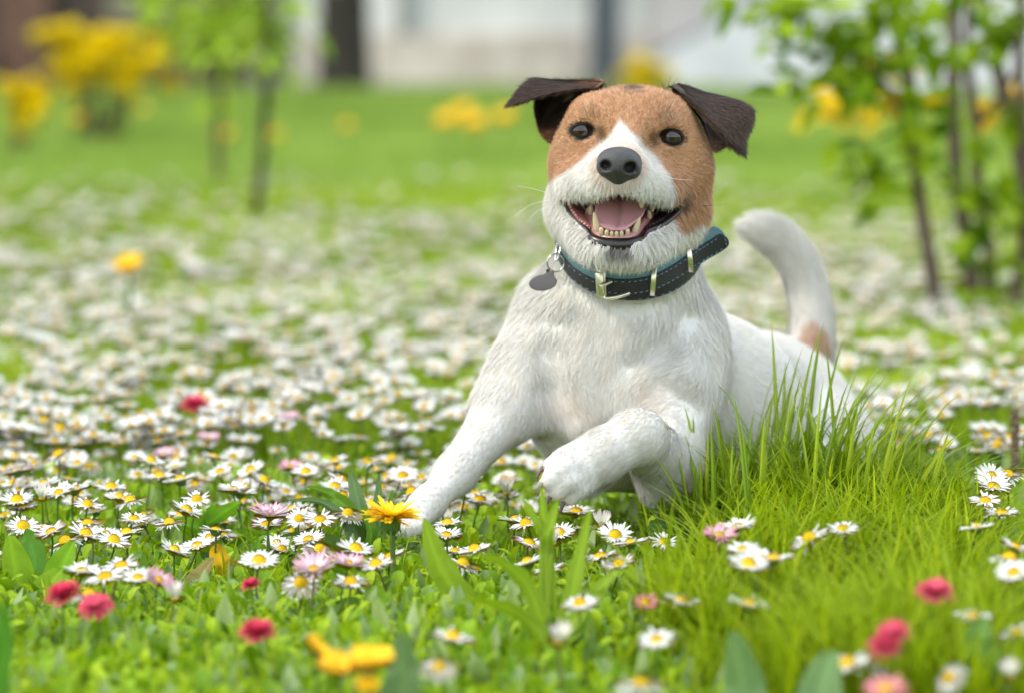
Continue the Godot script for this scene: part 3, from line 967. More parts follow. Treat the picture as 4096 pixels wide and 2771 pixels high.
const THIN := [[Vector3(0.0339, 0.0798, -0.01), 0.02], [Vector3(0.1002, 0.0903, 0.01), 0.02], [Vector3(0.0549, 0.0624, 0), 0.022], [Vector3(-0.0049, 0.0553, 0), 0.02], [Vector3(0.0264, 0.0418, 0.11), 0.012], [Vector3(0.0325, 0.0323, 0.11), 0.012], [Vector3(0.0775, 0.0208, -0.05), 0.05]]
const C_WHITE := Color(0.81, 0.79, 0.755)
func coat_colour(p: Vector3) -> Color:
	var br := brown_at(p)
	var w := 0.5 + 0.5 * tone.get_noise_3dv(p * 900.0)
	var brown := Color(0.58, 0.315, 0.165).lerp(Color(0.43, 0.205, 0.092), w)
	if p.z > -0.2 and br > 0.2:
		for k in 2:
			# dark rims of the eyes and the streak from the inner corner
			var q: Vector3 = p - EYES[k]
			var c := cos(EYE_ROLL[k])
			var s := sin(EYE_ROLL[k])
			var u := Vector2(q.x * c - q.y * s, q.x * s + q.y * c)
			var e := Vector2(u.x / 0.0088, u.y / 0.0059).length()
			brown = brown.lerp(Color(0.035, 0.022, 0.016), smoothstep(1.2, 0.98, e))
			var inner := Vector2(0.0125 if k == 0 else -0.0125, -0.003 if k == 0 else -0.004)
			var streak := Vector2((u.x - inner.x) / 0.004, (u.y - inner.y) / 0.007).length()
			brown = brown.lerp(Color(0.10, 0.055, 0.03), 0.75 * smoothstep(1.3, 0.5, streak))
			var browp := Vector2(0.006 if k == 0 else -0.007, 0.012)
			brown = brown.lerp(Color(0.2, 0.1, 0.045), 0.5 * smoothstep(1.4, 0.4, Vector2((u.x - browp.x) / 0.007, (u.y - browp.y) / 0.006).length()))
		# dark flecks on the crown of the head
		var t := (p - Vector3(0.0846, 0.3, 0)) * Vector3(1, 0.9, 0.3)
		brown = brown.lerp(Color(0.06, 0.045, 0.04), 0.8 * smoothstep(0.011, 0.004, t.length() + 0.005 * tone.get_noise_3dv(p * 4000.0)))
		# sooty right cheek behind the corner of the mouth
		brown = brown.lerp(Color(0.07, 0.045, 0.03), 0.8 * smoothstep(0.013, 0.004, (p - Vector3(0.1187, 0.2265, 0.025)).length()))
	var white := C_WHITE * (0.95 + 0.05 * w)
	if p.y < 0.16:
		# pink skin shows where the coat is thin: armpits, brisket, the inside of the legs
		for q in THIN:
			white = white.lerp(Color(0.72, 0.61, 0.54), 0.45 * smoothstep(1.0, 0.2, (p - q[0]).length() / q[1] + 0.3 * tone.get_noise_3dv(p * 1800.0)))
	if p.z > -0.2 and p.y > 0.16 and p.z > 0.02:
		# dark hairs on the chin
		white = white.lerp(Color(0.07, 0.065, 0.06), 0.8 * smoothstep(0.0052, 0.003, ((p - Vector3(0.074, 0.1959, 0.064)) * Vector3(0.42, 1.25, 0.5)).length() + 0.002 * tone.get_noise_3dv(p * 5000.0)))
		white = white.lerp(Color(0.66, 0.40, 0.24), 0.4 * smoothstep(0.0185, 0.0145, ((p - Vector3(0.0725, 0.2535, 0.088)) * Vector3(0.9, 1.0, 0.4)).length()))
	return white.lerp(brown, br)

# how the coat lies: place, direction, length (mm), lift
var guides := []
func prep_guides() -> void:
	var g := [
		# muzzle, cheeks and forehead
		[Vector3(0.0733, 0.2653, 0.06), Vector3(0, 0.8, -0.6), 3.0, 0.25], [Vector3(0.0816, 0.2814, 0.03), Vector3(0, 1, -0.4), 4.0, 0.3], [Vector3(0.0846, 0.2944, 0), Vector3(0, 0.9, -0.7), 7.0, 0.55], [Vector3(0.07, 0.2971, -0.005), Vector3(-0.2, 0.9, -0.7), 7.0, 0.55], [Vector3(0.1001, 0.2957, -0.005), Vector3(0.2, 0.9, -0.7), 7.0, 0.55],
		[Vector3(0.0538, 0.2645, 0.04), Vector3(-0.8, 0.25, -0.7), 4.0, 0.25], [Vector3(0.0986, 0.2611, 0.04), Vector3(0.8, 0.1, -0.7), 4.0, 0.25], [Vector3(0.0609, 0.2828, 0.03), Vector3(-0.35, 1, -0.4), 5.0, 0.3], [Vector3(0.1024, 0.28, 0.03), Vector3(0.4, 1, -0.4), 5.0, 0.3],
		[Vector3(0.0368, 0.2533, 0.02), Vector3(-1, -0.2, -0.5), 5.0, 0.3], [Vector3(0.1316, 0.249, 0), Vector3(0.7, -0.6, -0.6), 7.0, 0.3], [Vector3(0.1242, 0.225, 0.01), Vector3(0.6, -1, -0.3), 9.0, 0.3], [Vector3(0.0351, 0.2801, -0.01), Vector3(-0.8, 0.7, -0.3), 7.0, 0.4], [Vector3(0.1319, 0.2787, -0.01), Vector3(0.9, 0.5, -0.3), 7.0, 0.4],
		[Vector3(0.0586, 0.2488, 0.075), Vector3(-0.8, -0.5, -0.4), 5.0, 0.25], [Vector3(0.0872, 0.2475, 0.075), Vector3(0.8, -0.55, -0.4), 5.0, 0.25], [Vector3(0.0612, 0.2389, 0.08), Vector3(-0.35, -1, 0.1), 9.0, 0.22], [Vector3(0.083, 0.2375, 0.08), Vector3(0.35, -1, 0.1), 8.0, 0.25], [Vector3(0.0712, 0.2387, 0.09), Vector3(0, -1, 0.2), 6.0, 0.3],
		[Vector3(0.0456, 0.2335, 0.04), Vector3(-0.25, -1, 0.1), 9.0, 0.2], [Vector3(0.1049, 0.2293, 0.04), Vector3(0.25, -1, 0.1), 9.0, 0.2], [Vector3(0.05, 0.2516, 0.06), Vector3(-0.9, -0.3, -0.5), 5.0, 0.25], [Vector3(0.098, 0.2482, 0.06), Vector3(0.9, -0.4, -0.5), 5.0, 0.25],
		[Vector3(0.0266, 0.2245, 0), Vector3(-0.5, -0.9, -0.3), 8.0, 0.25], [Vector3(0.0308, 0.2069, 0), Vector3(-0.15, -1, 0.0), 10.0, 0.28], [Vector3(0.1303, 0.2104, 0), Vector3(0.4, -1, -0.1), 10.0, 0.35], [Vector3(0.0541, 0.1948, 0.03), Vector3(-0.5, -0.9, 0.1), 11.0, 0.35], [Vector3(0.0992, 0.1962, 0.03), Vector3(0.5, -0.9, 0.1), 11.0, 0.3],
		[Vector3(0.0744, 0.1871, 0.05), Vector3(0, -1, 0.25), 10.0, 0.4], [Vector3(0.0645, 0.183, 0.03), Vector3(-0.35, -1, 0.2), 12.0, 0.4], [Vector3(0.0888, 0.183, 0.03), Vector3(0.3, -1, 0.2), 12.0, 0.4],
		[Vector3(0.0401, 0.2738, 0.03), Vector3(-1, 0.1, -0.4), 3.2, 0.14], [Vector3(0.0572, 0.2728, 0.04), Vector3(0.7, -0.1, 0.1), 3.2, 0.14], [Vector3(0.049, 0.2802, 0.035), Vector3(-0.2, 1, -0.2), 3.4, 0.14], [Vector3(0.0476, 0.2673, 0.04), Vector3(-0.3, -0.9, -0.1), 3.2, 0.14],
		[Vector3(0.1202, 0.2665, 0.02), Vector3(1, -0.1, -0.4), 3.2, 0.14], [Vector3(0.102, 0.2707, 0.04), Vector3(-0.7, -0.1, 0.1), 3.2, 0.14], [Vector3(0.1105, 0.2768, 0.035), Vector3(0.2, 1, -0.2), 3.4, 0.14], [Vector3(0.1097, 0.2631, 0.04), Vector3(0.3, -0.9, -0.1), 3.2, 0.14],
		# neck and chest
		[Vector3(0.0799, 0.1527, -0.02), Vector3(0, -1, 0.1), 14.0, 0.1], [Vector3(0.0483, 0.1448, -0.03), Vector3(-0.2, -1, 0), 11.0, 0.14], [Vector3(0.1197, 0.144, -0.04), Vector3(0.25, -1, 0), 11.0, 0.14], [Vector3(0.02, 0.1683, -0.05), Vector3(-0.5, -1, 0), 12.0, 0.35], [Vector3(0.139, 0.1675, -0.06), Vector3(0.4, -1, -0.1), 12.0, 0.35],
		[Vector3(0.0619, 0.1119, 0), Vector3(-0.25, -1, 0), 10.0, 0.12], [Vector3(0.0935, 0.1119, 0), Vector3(-0.5, -1, 0), 12.0, 0.12], [Vector3(0.111, 0.119, 0), Vector3(-0.8, -0.75, 0), 12.0, 0.12], [Vector3(0.076, 0.0837, 0), Vector3(-0.1, -1, 0.1), 9.0, 0.14], [Vector3(0.0478, 0.0837, 0), Vector3(0.6, -0.8, 0), 8.0, 0.14], [Vector3(0.062, 0.0553, 0), Vector3(0.1, -1, 0.1), 9.0, 0.2], [Vector3(0.1041, 0.0893, 0), Vector3(-0.8, -0.2, 0.1), 10.0, 0.12], [Vector3(0.0374, 0.0968, -0.01), Vector3(0.7, -0.6, 0), 8.0, 0.14],
		# planted leg
		[Vector3(0.0128, 0.1297, -0.04), Vector3(-0.55, -1, 0.1), 10.0, 0.16], [Vector3(-0.005, 0.1082, -0.04), Vector3(-0.5, -1, 0), 10.0, 0.3], [Vector3(0.0057, 0.0887, -0.02), Vector3(-0.6, -0.8, 0.2), 8.0, 0.16], [Vector3(-0.0189, 0.06, 0.01), Vector3(-0.7, -0.8, 0.5), 6.0, 0.14], [Vector3(-0.0462, 0.0274, 0.06), Vector3(-0.6, -0.8, 0.5), 4.5, 0.14], [Vector3(-0.068, 0.0105, 0.1), Vector3(-0.5, -0.7, 0.6), 4.5, 0.16],
		# lifted leg
		[Vector3(0.1265, 0.0949, -0.03), Vector3(0.0, -1, 0.2), 9.0, 0.14], [Vector3(0.1258, 0.0542, -0.01), Vector3(-0.2, -1, 0.2), 7.0, 0.16], [Vector3(0.107, 0.0646, 0.02), Vector3(-0.4, -0.8, 0.3), 5.0, 0.16], [Vector3(0.1039, 0.0282, 0.01), Vector3(-0.2, -1, 0.2), 9.0, 0.3], [Vector3(0.0882, 0.0725, 0.06), Vector3(-0.8, -0.3, 0.3), 5.0, 0.18], [Vector3(0.0669, 0.0615, 0.085), Vector3(-0.9, -0.45, 0.25), 6.5, 0.18], [Vector3(0.0463, 0.0524, 0.095), Vector3(-0.8, -0.6, 0.25), 4.5, 0.16], [Vector3(0.036, 0.0358, 0.1), Vector3(-0.7, -0.9, 0.1), 4.0, 0.16], [Vector3(0.0271, 0.0457, 0.108), Vector3(-0.8, -0.7, 0.1), 3.5, 0.14], [Vector3(0.0637, 0.0368, 0.08), Vector3(-0.5, -0.8, 0.1), 8.0, 0.3],
		# trunk and hindquarters
		[Vector3(0.1614, 0.1203, -0.15), Vector3(0.6, -0.3, -1), 10.0, 0.2], [Vector3(0.1673, 0.0713, -0.12), Vector3(0.5, -0.6, -0.8), 9.0, 0.13], [Vector3(0.2163, 0.092, -0.3), Vector3(0.6, -0.3, -1), 9.0, 0.15], [Vector3(0.2223, 0.0404, -0.27), Vector3(0.6, -0.8, -0.4), 9.0, 0.13], [Vector3(0.2635, 0.0294, -0.3), Vector3(0.3, -1, -0.1), 8.0, 0.14], [Vector3(0.2364, 0.004, -0.25), Vector3(-0.2, -1, 0.3), 7.0, 0.14], [Vector3(0.099, 0.0136, -0.05), Vector3(0.3, -0.4, -1), 9.0, 0.2], [Vector3(0.1545, 0.0085, -0.15), Vector3(0.5, -0.5, -0.8), 9.0, 0.2],
		# tail
		[Vector3(0.2363, 0.1025, -0.36), Vector3(0.0, 1, -0.2), 9.0, 0.3], [Vector3(0.2368, 0.1335, -0.37), Vector3(-0.15, 1, 0), 11.0, 0.22], [Vector3(0.2263, 0.159, -0.37), Vector3(-0.5, 0.9, 0), 12.0, 0.2], [Vector3(0.2087, 0.1765, -0.37), Vector3(-0.9, 0.45, 0), 13.0, 0.4], [Vector3(0.1883, 0.1851, -0.36), Vector3(-1, 0.15, 0), 12.0, 0.4], [Vector3(0.1788, 0.1882, -0.36), Vector3(-1, 0.3, 0), 13.0, 0.4]]
	for q in g:
		guides.append([q[0], (q[1] as Vector3).normalized(), q[2], q[3]])

func lie(p: Vector3) -> Array:
	var d := Vector3.ZERO
	var l := 0.0
	var lift := 0.0
	var s := 0.0
	for q in guides:
		var r: float = (p - q[0]).length_squared()
		if r > 0.02:
			continue
		var w := 1.0 / pow(r + 0.00004, 1.8)
		d += q[1] * w
		l += q[2] * w
		lift += q[3] * w
		s += w
	if s == 0.0:
		return [Vector3(0.4, -0.8, -0.4), 8.0, 0.15]
	# locks: the coat wanders a little from place to place
	var q2 := p * 1500.0
	d = d.normalized() + Vector3(tone.get_noise_3dv(q2), tone.get_noise_3dv(q2 + Vector3(500, 0, 0)), tone.get_noise_3dv(q2 + Vector3(0, 500, 0))) * 0.55
	var far := 1.0 if p.y > 0.2 and p.z > -0.09 else 0.85
	return [d, l / s * (1.12 if far < 1.0 else 1.0), lift / s * far]

# short clumps of tapering hairs, unit length along +y, skin side normal +z
func hair_mesh(s: int, n := 8, spread := 1.2, segs := 3, wide := 0.11) -> ArrayMesh:
	var r := RandomNumberGenerator.new()
	r.seed = s
	var b := Build.new()
	for k in n:
		var x0 := r.randf_range(-spread, spread)
		var z0 := r.randf_range(-0.12, 0.02)
		var x1 := x0 * r.randf_range(0.3, 0.9) + r.randf_range(-0.5, 0.5)
		var ln := r.randf_range(0.65, 1.1)
		var curve := r.randf_range(-0.35, 0.35)
		var lift := r.randf_range(0.0, 0.26)
		var at := b.v.size()
		var shade := r.randf_range(0.82, 1.08)
		b.col = Color(shade, shade, shade)
		for i in segs + 1:
			var t := float(i) / segs
			var w := wide * (1.0 - t * 0.85)
			var c := Vector3(lerpf(x0, x1, t) + curve * t * t, t * ln, z0 + lift * sin(t * 2.4) * 0.35)
			var nn := Vector3(0, -0.15 + 0.25 * t, 1).normalized()
			b.put(c + Vector3(-w, 0, 0), nn)
			b.put(c + Vector3(w, 0, 0), nn)
			if i:
				var a := at + i * 2
				b.tri(a - 2, a, a - 1)
				b.tri(a - 1, a, a + 1)
	return b.mesh()

# grows hair over a mesh; density in clumps per square metre; the caller's filter says where (0..1)
func grow(n: String, b: Build, density: float, where: Callable, colour: Callable, lay: Callable, parent: Node, width := 0.0011) -> int:
	var sets: Array = [[], [], []]
	var cols: Array = [PackedColorArray(), PackedColorArray(), PackedColorArray()]
	var total := 0
	for t in range(0, b.ix.size(), 3):
		var p0 := b.v[b.ix[t]]
		var p1 := b.v[b.ix[t + 1]]
		var p2 := b.v[b.ix[t + 2]]
		var n0 := b.n[b.ix[t]]
		var area := (p1 - p0).cross(p2 - p0).length() * 0.5
		var want := area * density
		var cnt := int(want)
		if rng.randf() < want - cnt:
			cnt += 1
		if cnt == 0:
			continue
		var ok: float = where.call((p0 + p1 + p2) / 3.0, n0)
		if ok <= 0.0:
			continue
		var li: Array = lay.call((p0 + p1 + p2) / 3.0)
		for k in cnt:
			if ok < 1.0 and rng.randf() > ok:
				continue
			var u := rng.randf()
			var v := rng.randf()
			if u + v > 1.0:
				u = 1.0 - u
				v = 1.0 - v
			var p := p0 + (p1 - p0) * u + (p2 - p0) * v
			var nn := (b.n[b.ix[t]] * (1.0 - u - v) + b.n[b.ix[t + 1]] * u + b.n[b.ix[t + 2]] * v).normalized()
			var d: Vector3 = li[0]
			d = d.normalized() + Vector3(rng.randfn(), rng.randfn(), rng.randfn()) * 0.16
			d = (d - nn * d.dot(nn)).normalized()
			var y := (d + nn * float(li[2]) * rng.randf_range(0.5, 1.5)).normalized()
			var x := y.cross(nn).normalized()
			var z := x.cross(y)
			var ln := float(li[1]) * 0.001 * rng.randf_range(0.7, 1.2)
			var w := width * rng.randf_range(0.8, 1.25)
			var g := rng.randi() % 3
			sets[g].append(Transform3D(Basis(x * w, y * ln, z * w), p - nn * 0.0003))
			var c: Color = colour.call(p)
			var m := rng.randf_range(0.9, 1.06)
			if c.r < 0.2:
				m = rng.randf_range(0.55, 1.7)
			elif c.b > 0.6 and rng.randf() < 0.3:
				c = Color(c.r, c.g * 0.965, c.b * 0.88)
			if c.r > c.b * 1.7 and c.r > 0.2:
				m = 1.0
				c = c.lerp(Color(0.74, 0.53, 0.37) if rng.randf() < 0.55 else Color(0.30, 0.125, 0.05), pow(rng.randf(), 2.2) * 0.75)
			cols[g].append(Color(c.r * m, c.g * m, c.b * m))
			total += 1
	for g in 3:
		var ts: Array[Transform3D] = []
		ts.assign(sets[g])
		scatter(n, hair_mesh(11 + g), M.fur, ts, cols[g], parent)
	return total

func near_eye(p: Vector3) -> float:
	var e := 9.0
	for k in 2:
		var q: Vector3 = p - EYES[k]
		var c := cos(EYE_ROLL[k])
		var s := sin(EYE_ROLL[k])
		var u := Vector2(q.x * c - q.y * s, q.x * s + q.y * c)
		if p.z > 0.0:
			e = minf(e, Vector2(u.x / 0.0088, u.y / 0.0059).length())
	return e

func fur_here(p: Vector3, nn: Vector3) -> float:
	if p.z > 0.0 and p.y > 0.16:
		if near_eye(p) < 0.98:
			return 0.0
		if head_field.cavity(p) < 0.0012:
			return 0.0
		if ((p - Vector3(0.0725, 0.2529, 0.09)) * Vector3(1, 1.15, 0.6)).length() < 0.0125:
			return 0.0
	if p.y < 0.19 and p.y > 0.15 and p.z > -0.06 and head_field.cavity(p) < 0.001 and p.z > -0.03:
		return 0.0
	return 1.0 if nn.z > -0.35 or p.z < -0.2 else 0.35

func make_dog() -> void:
	tone.frequency = 0.02
	tone.seed = 4
	build_fields()
	prep_colour()
	prep_guides()
	dog = thing("dog", "white and tan terrier with open mouth and lifted paw running through daisies", "dog")
	# head on a fine grid, trunk and legs on a coarser one, joined under the collar
	body = Build.new()
	var trunk := Build.new()
	var work := Thread.new()
	work.start(body_field.net.bind(trunk, Vector3(-0.1, -0.03, -0.45), Vector3(0.32, 0.235, 0.13), 0.0034))
	head_field.net(body, Vector3(0.005, 0.165, -0.1), Vector3(0.16, 0.325, 0.11), 0.0018)
	work.wait_to_finish()
	var head_end := body.v.size()
	body.v.append_array(trunk.v)
	body.n.append_array(trunk.n)
	body.c.append_array(trunk.c)
	body.uv.append_array(trunk.uv)
	for i in trunk.ix:
		body.ix.append(i + head_end)
	Field.smooth(body)
	for i in body.v.size():
		var p := body.v[i]
		var c := coat_colour(p) * 0.85
		if i < head_end and p.z > -0.03 and p.y > 0.16:
			var cv := head_field.cavity(p)
			if cv < 0.0014:
				c = Color(0.2, 0.075, 0.07) if cv < 0.0006 else Color(0.012, 0.009, 0.009)
			if ((p - Vector3(0.0725, 0.2529, 0.09)) * Vector3(1, 1.15, 0.6)).length() < 0.0118:
				c = Color(0.006, 0.005, 0.005)
			var e := near_eye(p)
			if e < 1.1:
				c = c.lerp(Color(0.012, 0.009, 0.008), smoothstep(1.1, 0.95, e))
		body.c[i] = c
	mi("body", body.mesh(), M.skin, dog)
	var on_head := func(p: Vector3, nn: Vector3) -> float:
		return fur_here(p, nn) if p.y > 0.2 and p.z > -0.09 else 0.0
	var on_body := func(p: Vector3, nn: Vector3) -> float:
		return 0.0 if p.y > 0.2 and p.z > -0.09 else fur_here(p, nn)
	var made := grow("coat", body, 680000.0, on_body, coat_colour, lie, dog, 0.00095)
	made += grow("face_hair", body, 1100000.0, on_head, coat_colour, lie, dog, 0.0007)
	var lip_where := func(p: Vector3, nn: Vector3) -> float:
		if p.z < 0.015 or p.y < 0.2 or nn.z < -0.1:
			return 0.0
		var q := flat_xy(p)
		var cv := head_field.cavity(p)
		var mouth_mid := lerpf(0.2285, 0.2235, clampf((p.x - 0.035) / 0.085, 0, 1))
		return 1.0 if cv > -0.001 and cv < 0.0055 and q.y > mouth_mid and brown_at(p) < 0.4 else 0.0
	var lip_lay := func(p: Vector3) -> Array:
		return [Vector3((p.x - 0.074) * 7.0 + 0.35 * tone.get_noise_3dv(p * 5000.0), -1, 0.35), 8.0 + 60.0 * absf(p.x - 0.074), 0.34]
	made += grow("lip_hair", body, 420000.0, lip_where, coat_colour, lip_lay, dog, 0.0008)
	make_face()
	make_ears()
	make_claws()
	make_whiskers()

func surf(p: Vector3) -> Vector3:
	var o := Vector3(0, 0.371, 2.8)
	var d := (p - o).normalized()
	return head_field.hit(p - d * 0.15, d)

# the almond opening of an eye
func lid_at(w: float, k: int) -> Vector2:
	var ex := cos(w) * 0.0073
	var ey := sin(w) * (0.0046 if sin(w) > 0 else 0.0040) * (1.0 - 0.3 * pow(absf(cos(w)), 4.0))
	return Vector2(ex, ey).rotated(-EYE_ROLL[k])

func make_face() -> void:
	# eyes
	for k in 2:
		var c: Vector3 = EYES[k]
		var s := surf(c + Vector3(0.011 * (1 if k else -1), 0.0, 0))
		var s2 := surf(c + Vector3(-0.011 * (1 if k else -1), 0.0, 0))
		var s3 := surf(c + Vector3(0, 0.0085, 0))
		var zc := (s.z + s2.z) * 0.5 + 0.0015
		c.z = zc - 0.0076
		var b := Build.new()
		var rows := []
		var cs := []
		for i in 21:
			var ring := []
			var rc := []
			for j in 40:
				var q := lid_at(TAU * j / 40, k) * (i / 20.0)
				ring.append(c + Vector3(q.x, q.y, sqrt(0.0098 * 0.0098 - q.length_squared())))
				var r := (q + Vector2(0.0004, -0.0002)).length() * 1000.0
				rc.append(Color(0.002, 0.002, 0.002) if r < 2.2 else (Color(0.032, 0.014, 0.004) if r < 4.6 else (Color(0.012, 0.007, 0.004) if r < 5.4 else Color(0.035, 0.022, 0.016))))
			rows.append(ring)
			cs.append(rc)
		b.sheet(rows, true, true, cs)
		for i in b.v.size():
			b.n[i] = (b.v[i] - c).normalized()
		var eye := mi("eye", b.mesh(), M.eye, dog)
		# lids: an almond ring that follows the ball
		b = Build.new()
		b.col = Color(0.011, 0.009, 0.009)
		var ring := []
		for j in 40:
			var q := lid_at(TAU * j / 40, k)
			ring.append(c + Vector3(q.x, q.y, sqrt(0.0100 * 0.0100 - q.length_squared())))
		b.tube(ring, [0.0007], 8, true)
		mi("eyelid", b.mesh(), M.lid, dog)
		eye.set_meta("label", "dark brown shiny eye under the %s" % ["level ear", "drooping ear"][k])
	# nose
	var f := Field.new()
	f.ell(Vector3(0.073, 0.2567, 0.083), Vector3(0.0132, 0.0085, 0.013), 0.006)
	f.cap(Vector3(0.0641, 0.2515, 0.088), Vector3(0.0655, 0.253, 0.084), 0.0068, 0.0075, 0.006)
	f.cap(Vector3(0.081, 0.2501, 0.088), Vector3(0.0805, 0.2516, 0.084), 0.0068, 0.0075, 0.006)
	f.cap(Vector3(0.0725, 0.2523, 0.091), Vector3(0.0719, 0.2457, 0.087), 0.0078, 0.0064, 0.006)
	f.ell(Vector3(0.0631, 0.2527, 0.0985), Vector3(0.0041, 0.0035, 0.0105), 0.0025, Basis(Vector3(0, 0, 1), -0.3), 1)
	f.ell(Vector3(0.08, 0.2513, 0.0985), Vector3(0.0046, 0.0038, 0.0105), 0.0025, Basis(Vector3(0, 0, 1), 0.25), 1)
	f.cap(Vector3(0.0599, 0.2504, 0.094), Vector3(0.0615, 0.2518, 0.096), 0.0012, 0.002, 0.002, 1)
	f.cap(Vector3(0.0842, 0.249, 0.094), Vector3(0.0825, 0.2505, 0.096), 0.0012, 0.002, 0.002, 1)
	f.cap(Vector3(0.0717, 0.2486, 0.1005), Vector3(0.0711, 0.2389, 0.094), 0.0006, 0.0008, 0.0012, 1)
	var nb := Build.new()
	f.net(nb, Vector3(0.0726, 0.2527, 0.085) - Vector3(0.021, 0.021, 0.02), Vector3(0.0726, 0.2527, 0.085) + Vector3(0.021, 0.021, 0.022), 0.0007)
	Field.smooth(nb)
	mi("nose", nb.mesh(), M.nose, dog)
	# tongue
	var b := Build.new()
	b.col = Color(0.5, 0.2, 0.22)
	var path := spline([Vector3(0.075, 0.2292, -0.004), Vector3(0.0754, 0.2278, 0.01), Vector3(0.075, 0.2229, 0.023), Vector3(0.074, 0.2159, 0.035), Vector3(0.0731, 0.2095, 0.0445), Vector3(0.0723, 0.2065, 0.049), Vector3(0.0723, 0.2056, 0.0495)], 26)
	var half := spline([0.0150, 0.0155, 0.0165, 0.0168, 0.0145, 0.0095, 0.0012], 26)
	var rows := []
	for i in path.size():
		var p: Vector3 = path[i]
		var nx: Vector3 = path[mini(i + 1, path.size() - 1)] - path[maxi(i - 1, 0)]
		var up := Vector3.RIGHT.cross(nx).normalized()
		if up.y < 0: up = -up
		var row := []
		var hw: float = half[i]
		var thin := clampf(hw / 0.012, 0.1, 1.0)
		for j in 28:
			var w := TAU * j / 28
			var x := cos(w)
			var y := sin(w)
			var lobe := 0.0042 * pow(absf(x), 2.2) - 0.0042 * exp(-pow(x * 5.5, 2.0)) * float(y > 0) * smoothstep(1.0, 0.5, float(i) / path.size())
			var curl := 0.0035 * smoothstep(0.5, 1.0, x) * smoothstep(0.35, 0.6, float(i) / path.size()) * smoothstep(0.98, 0.7, float(i) / path.size())
			row.append(p + Vector3(x * hw * (1.0 + 0.10 * float(x > 0.8)), 0, 0) + up * ((y * 0.0028 + lobe * 0.75) * thin + curl))
		rows.append(row)
	b.sheet(rows, true)
	for i in b.v.size():
		b.v[i] += b.n[i] * 0.0005 * tone.get_noise_3dv(b.v[i] * 12000.0)
		var sh := 1.0 + 0.1 * tone.get_noise_3dv(b.v[i] * 6000.0)
		b.c[i] = Color(0.72 * sh, 0.37 * sh, 0.41 * sh)
	mi("tongue", b.mesh(), M.wet, dog)
	# lower gum, lips, cheek lining
	b = Build.new()
	b.col = Color(0.58, 0.26, 0.25)
	b.tube(spline([Vector3(0.0551, 0.2153, 0.012), Vector3(0.0567, 0.2077, 0.036), Vector3(0.0589, 0.2031, 0.047), Vector3(0.064, 0.2009, 0.053), Vector3(0.0715, 0.2002, 0.056), Vector3(0.0791, 0.2009, 0.053), Vector3(0.0848, 0.2031, 0.047), Vector3(0.0889, 0.2077, 0.036), Vector3(0.0963, 0.2153, 0.012)], 28), [0.0034], 8)
	mi("gum", b.mesh(), M.wet, dog)
	b = Build.new()
	b.col = Color(0.68, 0.31, 0.29)
	var lin := []
	var outer := spline([Vector3(0.0363, 0.2272, 0.012), Vector3(0.0403, 0.2188, 0.024), Vector3(0.0464, 0.2118, 0.036), Vector3(0.0534, 0.2065, 0.046)], 14)
	var mid := spline([Vector3(0.0399, 0.2268, 0.004), Vector3(0.0453, 0.2189, 0.014), Vector3(0.0507, 0.2133, 0.026), Vector3(0.0546, 0.2085, 0.038)], 14)
	var inner := spline([Vector3(0.0457, 0.2261, -0.01), Vector3(0.0505, 0.2202, -0.002), Vector3(0.0544, 0.2153, 0.012), Vector3(0.0565, 0.21, 0.028)], 14)
	for i in 15:
		lin.append([outer[i], outer[i].lerp(mid[i], 0.5) + Vector3(0, 0.0012, 0.001), mid[i], mid[i].lerp(inner[i], 0.5) + Vector3(0, -0.0008, 0), inner[i]])
	b.sheet(lin, false, true)
	for i in range(3, 13):
		b.ellipsoid(outer[i] + Vector3(0.0012, 0.0006, 0.0008), Vector3(0.0011, 0.0009, 0.0011) * rng.randf_range(0.8, 1.3), 7, 5)
	mi("cheek_lining", b.mesh(), M.wet, dog)
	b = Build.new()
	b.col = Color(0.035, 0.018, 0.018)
	lin = []
	outer = spline([Vector3(0.1194, 0.2222, 0.01), Vector3(0.1125, 0.216, 0.024), Vector3(0.1031, 0.2097, 0.036), Vector3(0.0924, 0.2051, 0.046)], 14)
	mid = spline([Vector3(0.1162, 0.2225, 0.003), Vector3(0.1095, 0.2175, 0.014), Vector3(0.1007, 0.2126, 0.026), Vector3(0.0913, 0.2078, 0.038)], 14)
	inner = spline([Vector3(0.1097, 0.2224, -0.012), Vector3(0.1031, 0.2195, -0.002), Vector3(0.0963, 0.216, 0.012), Vector3(0.0899, 0.21, 0.028)], 14)
	for i in 15:
		lin.append([outer[i], outer[i].lerp(mid[i], 0.5) + Vector3(0, 0.0012, 0.001), mid[i], mid[i].lerp(inner[i], 0.5) + Vector3(0, -0.0008, 0), inner[i]])
	b.sheet(lin, false)
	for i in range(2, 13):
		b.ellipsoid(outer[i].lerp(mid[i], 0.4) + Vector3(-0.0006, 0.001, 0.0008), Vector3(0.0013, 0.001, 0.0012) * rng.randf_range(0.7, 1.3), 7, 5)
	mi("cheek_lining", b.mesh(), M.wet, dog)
	b = Build.new()
	b.col = Color(0.012, 0.010, 0.011)
	var lip := []
	var lr := []
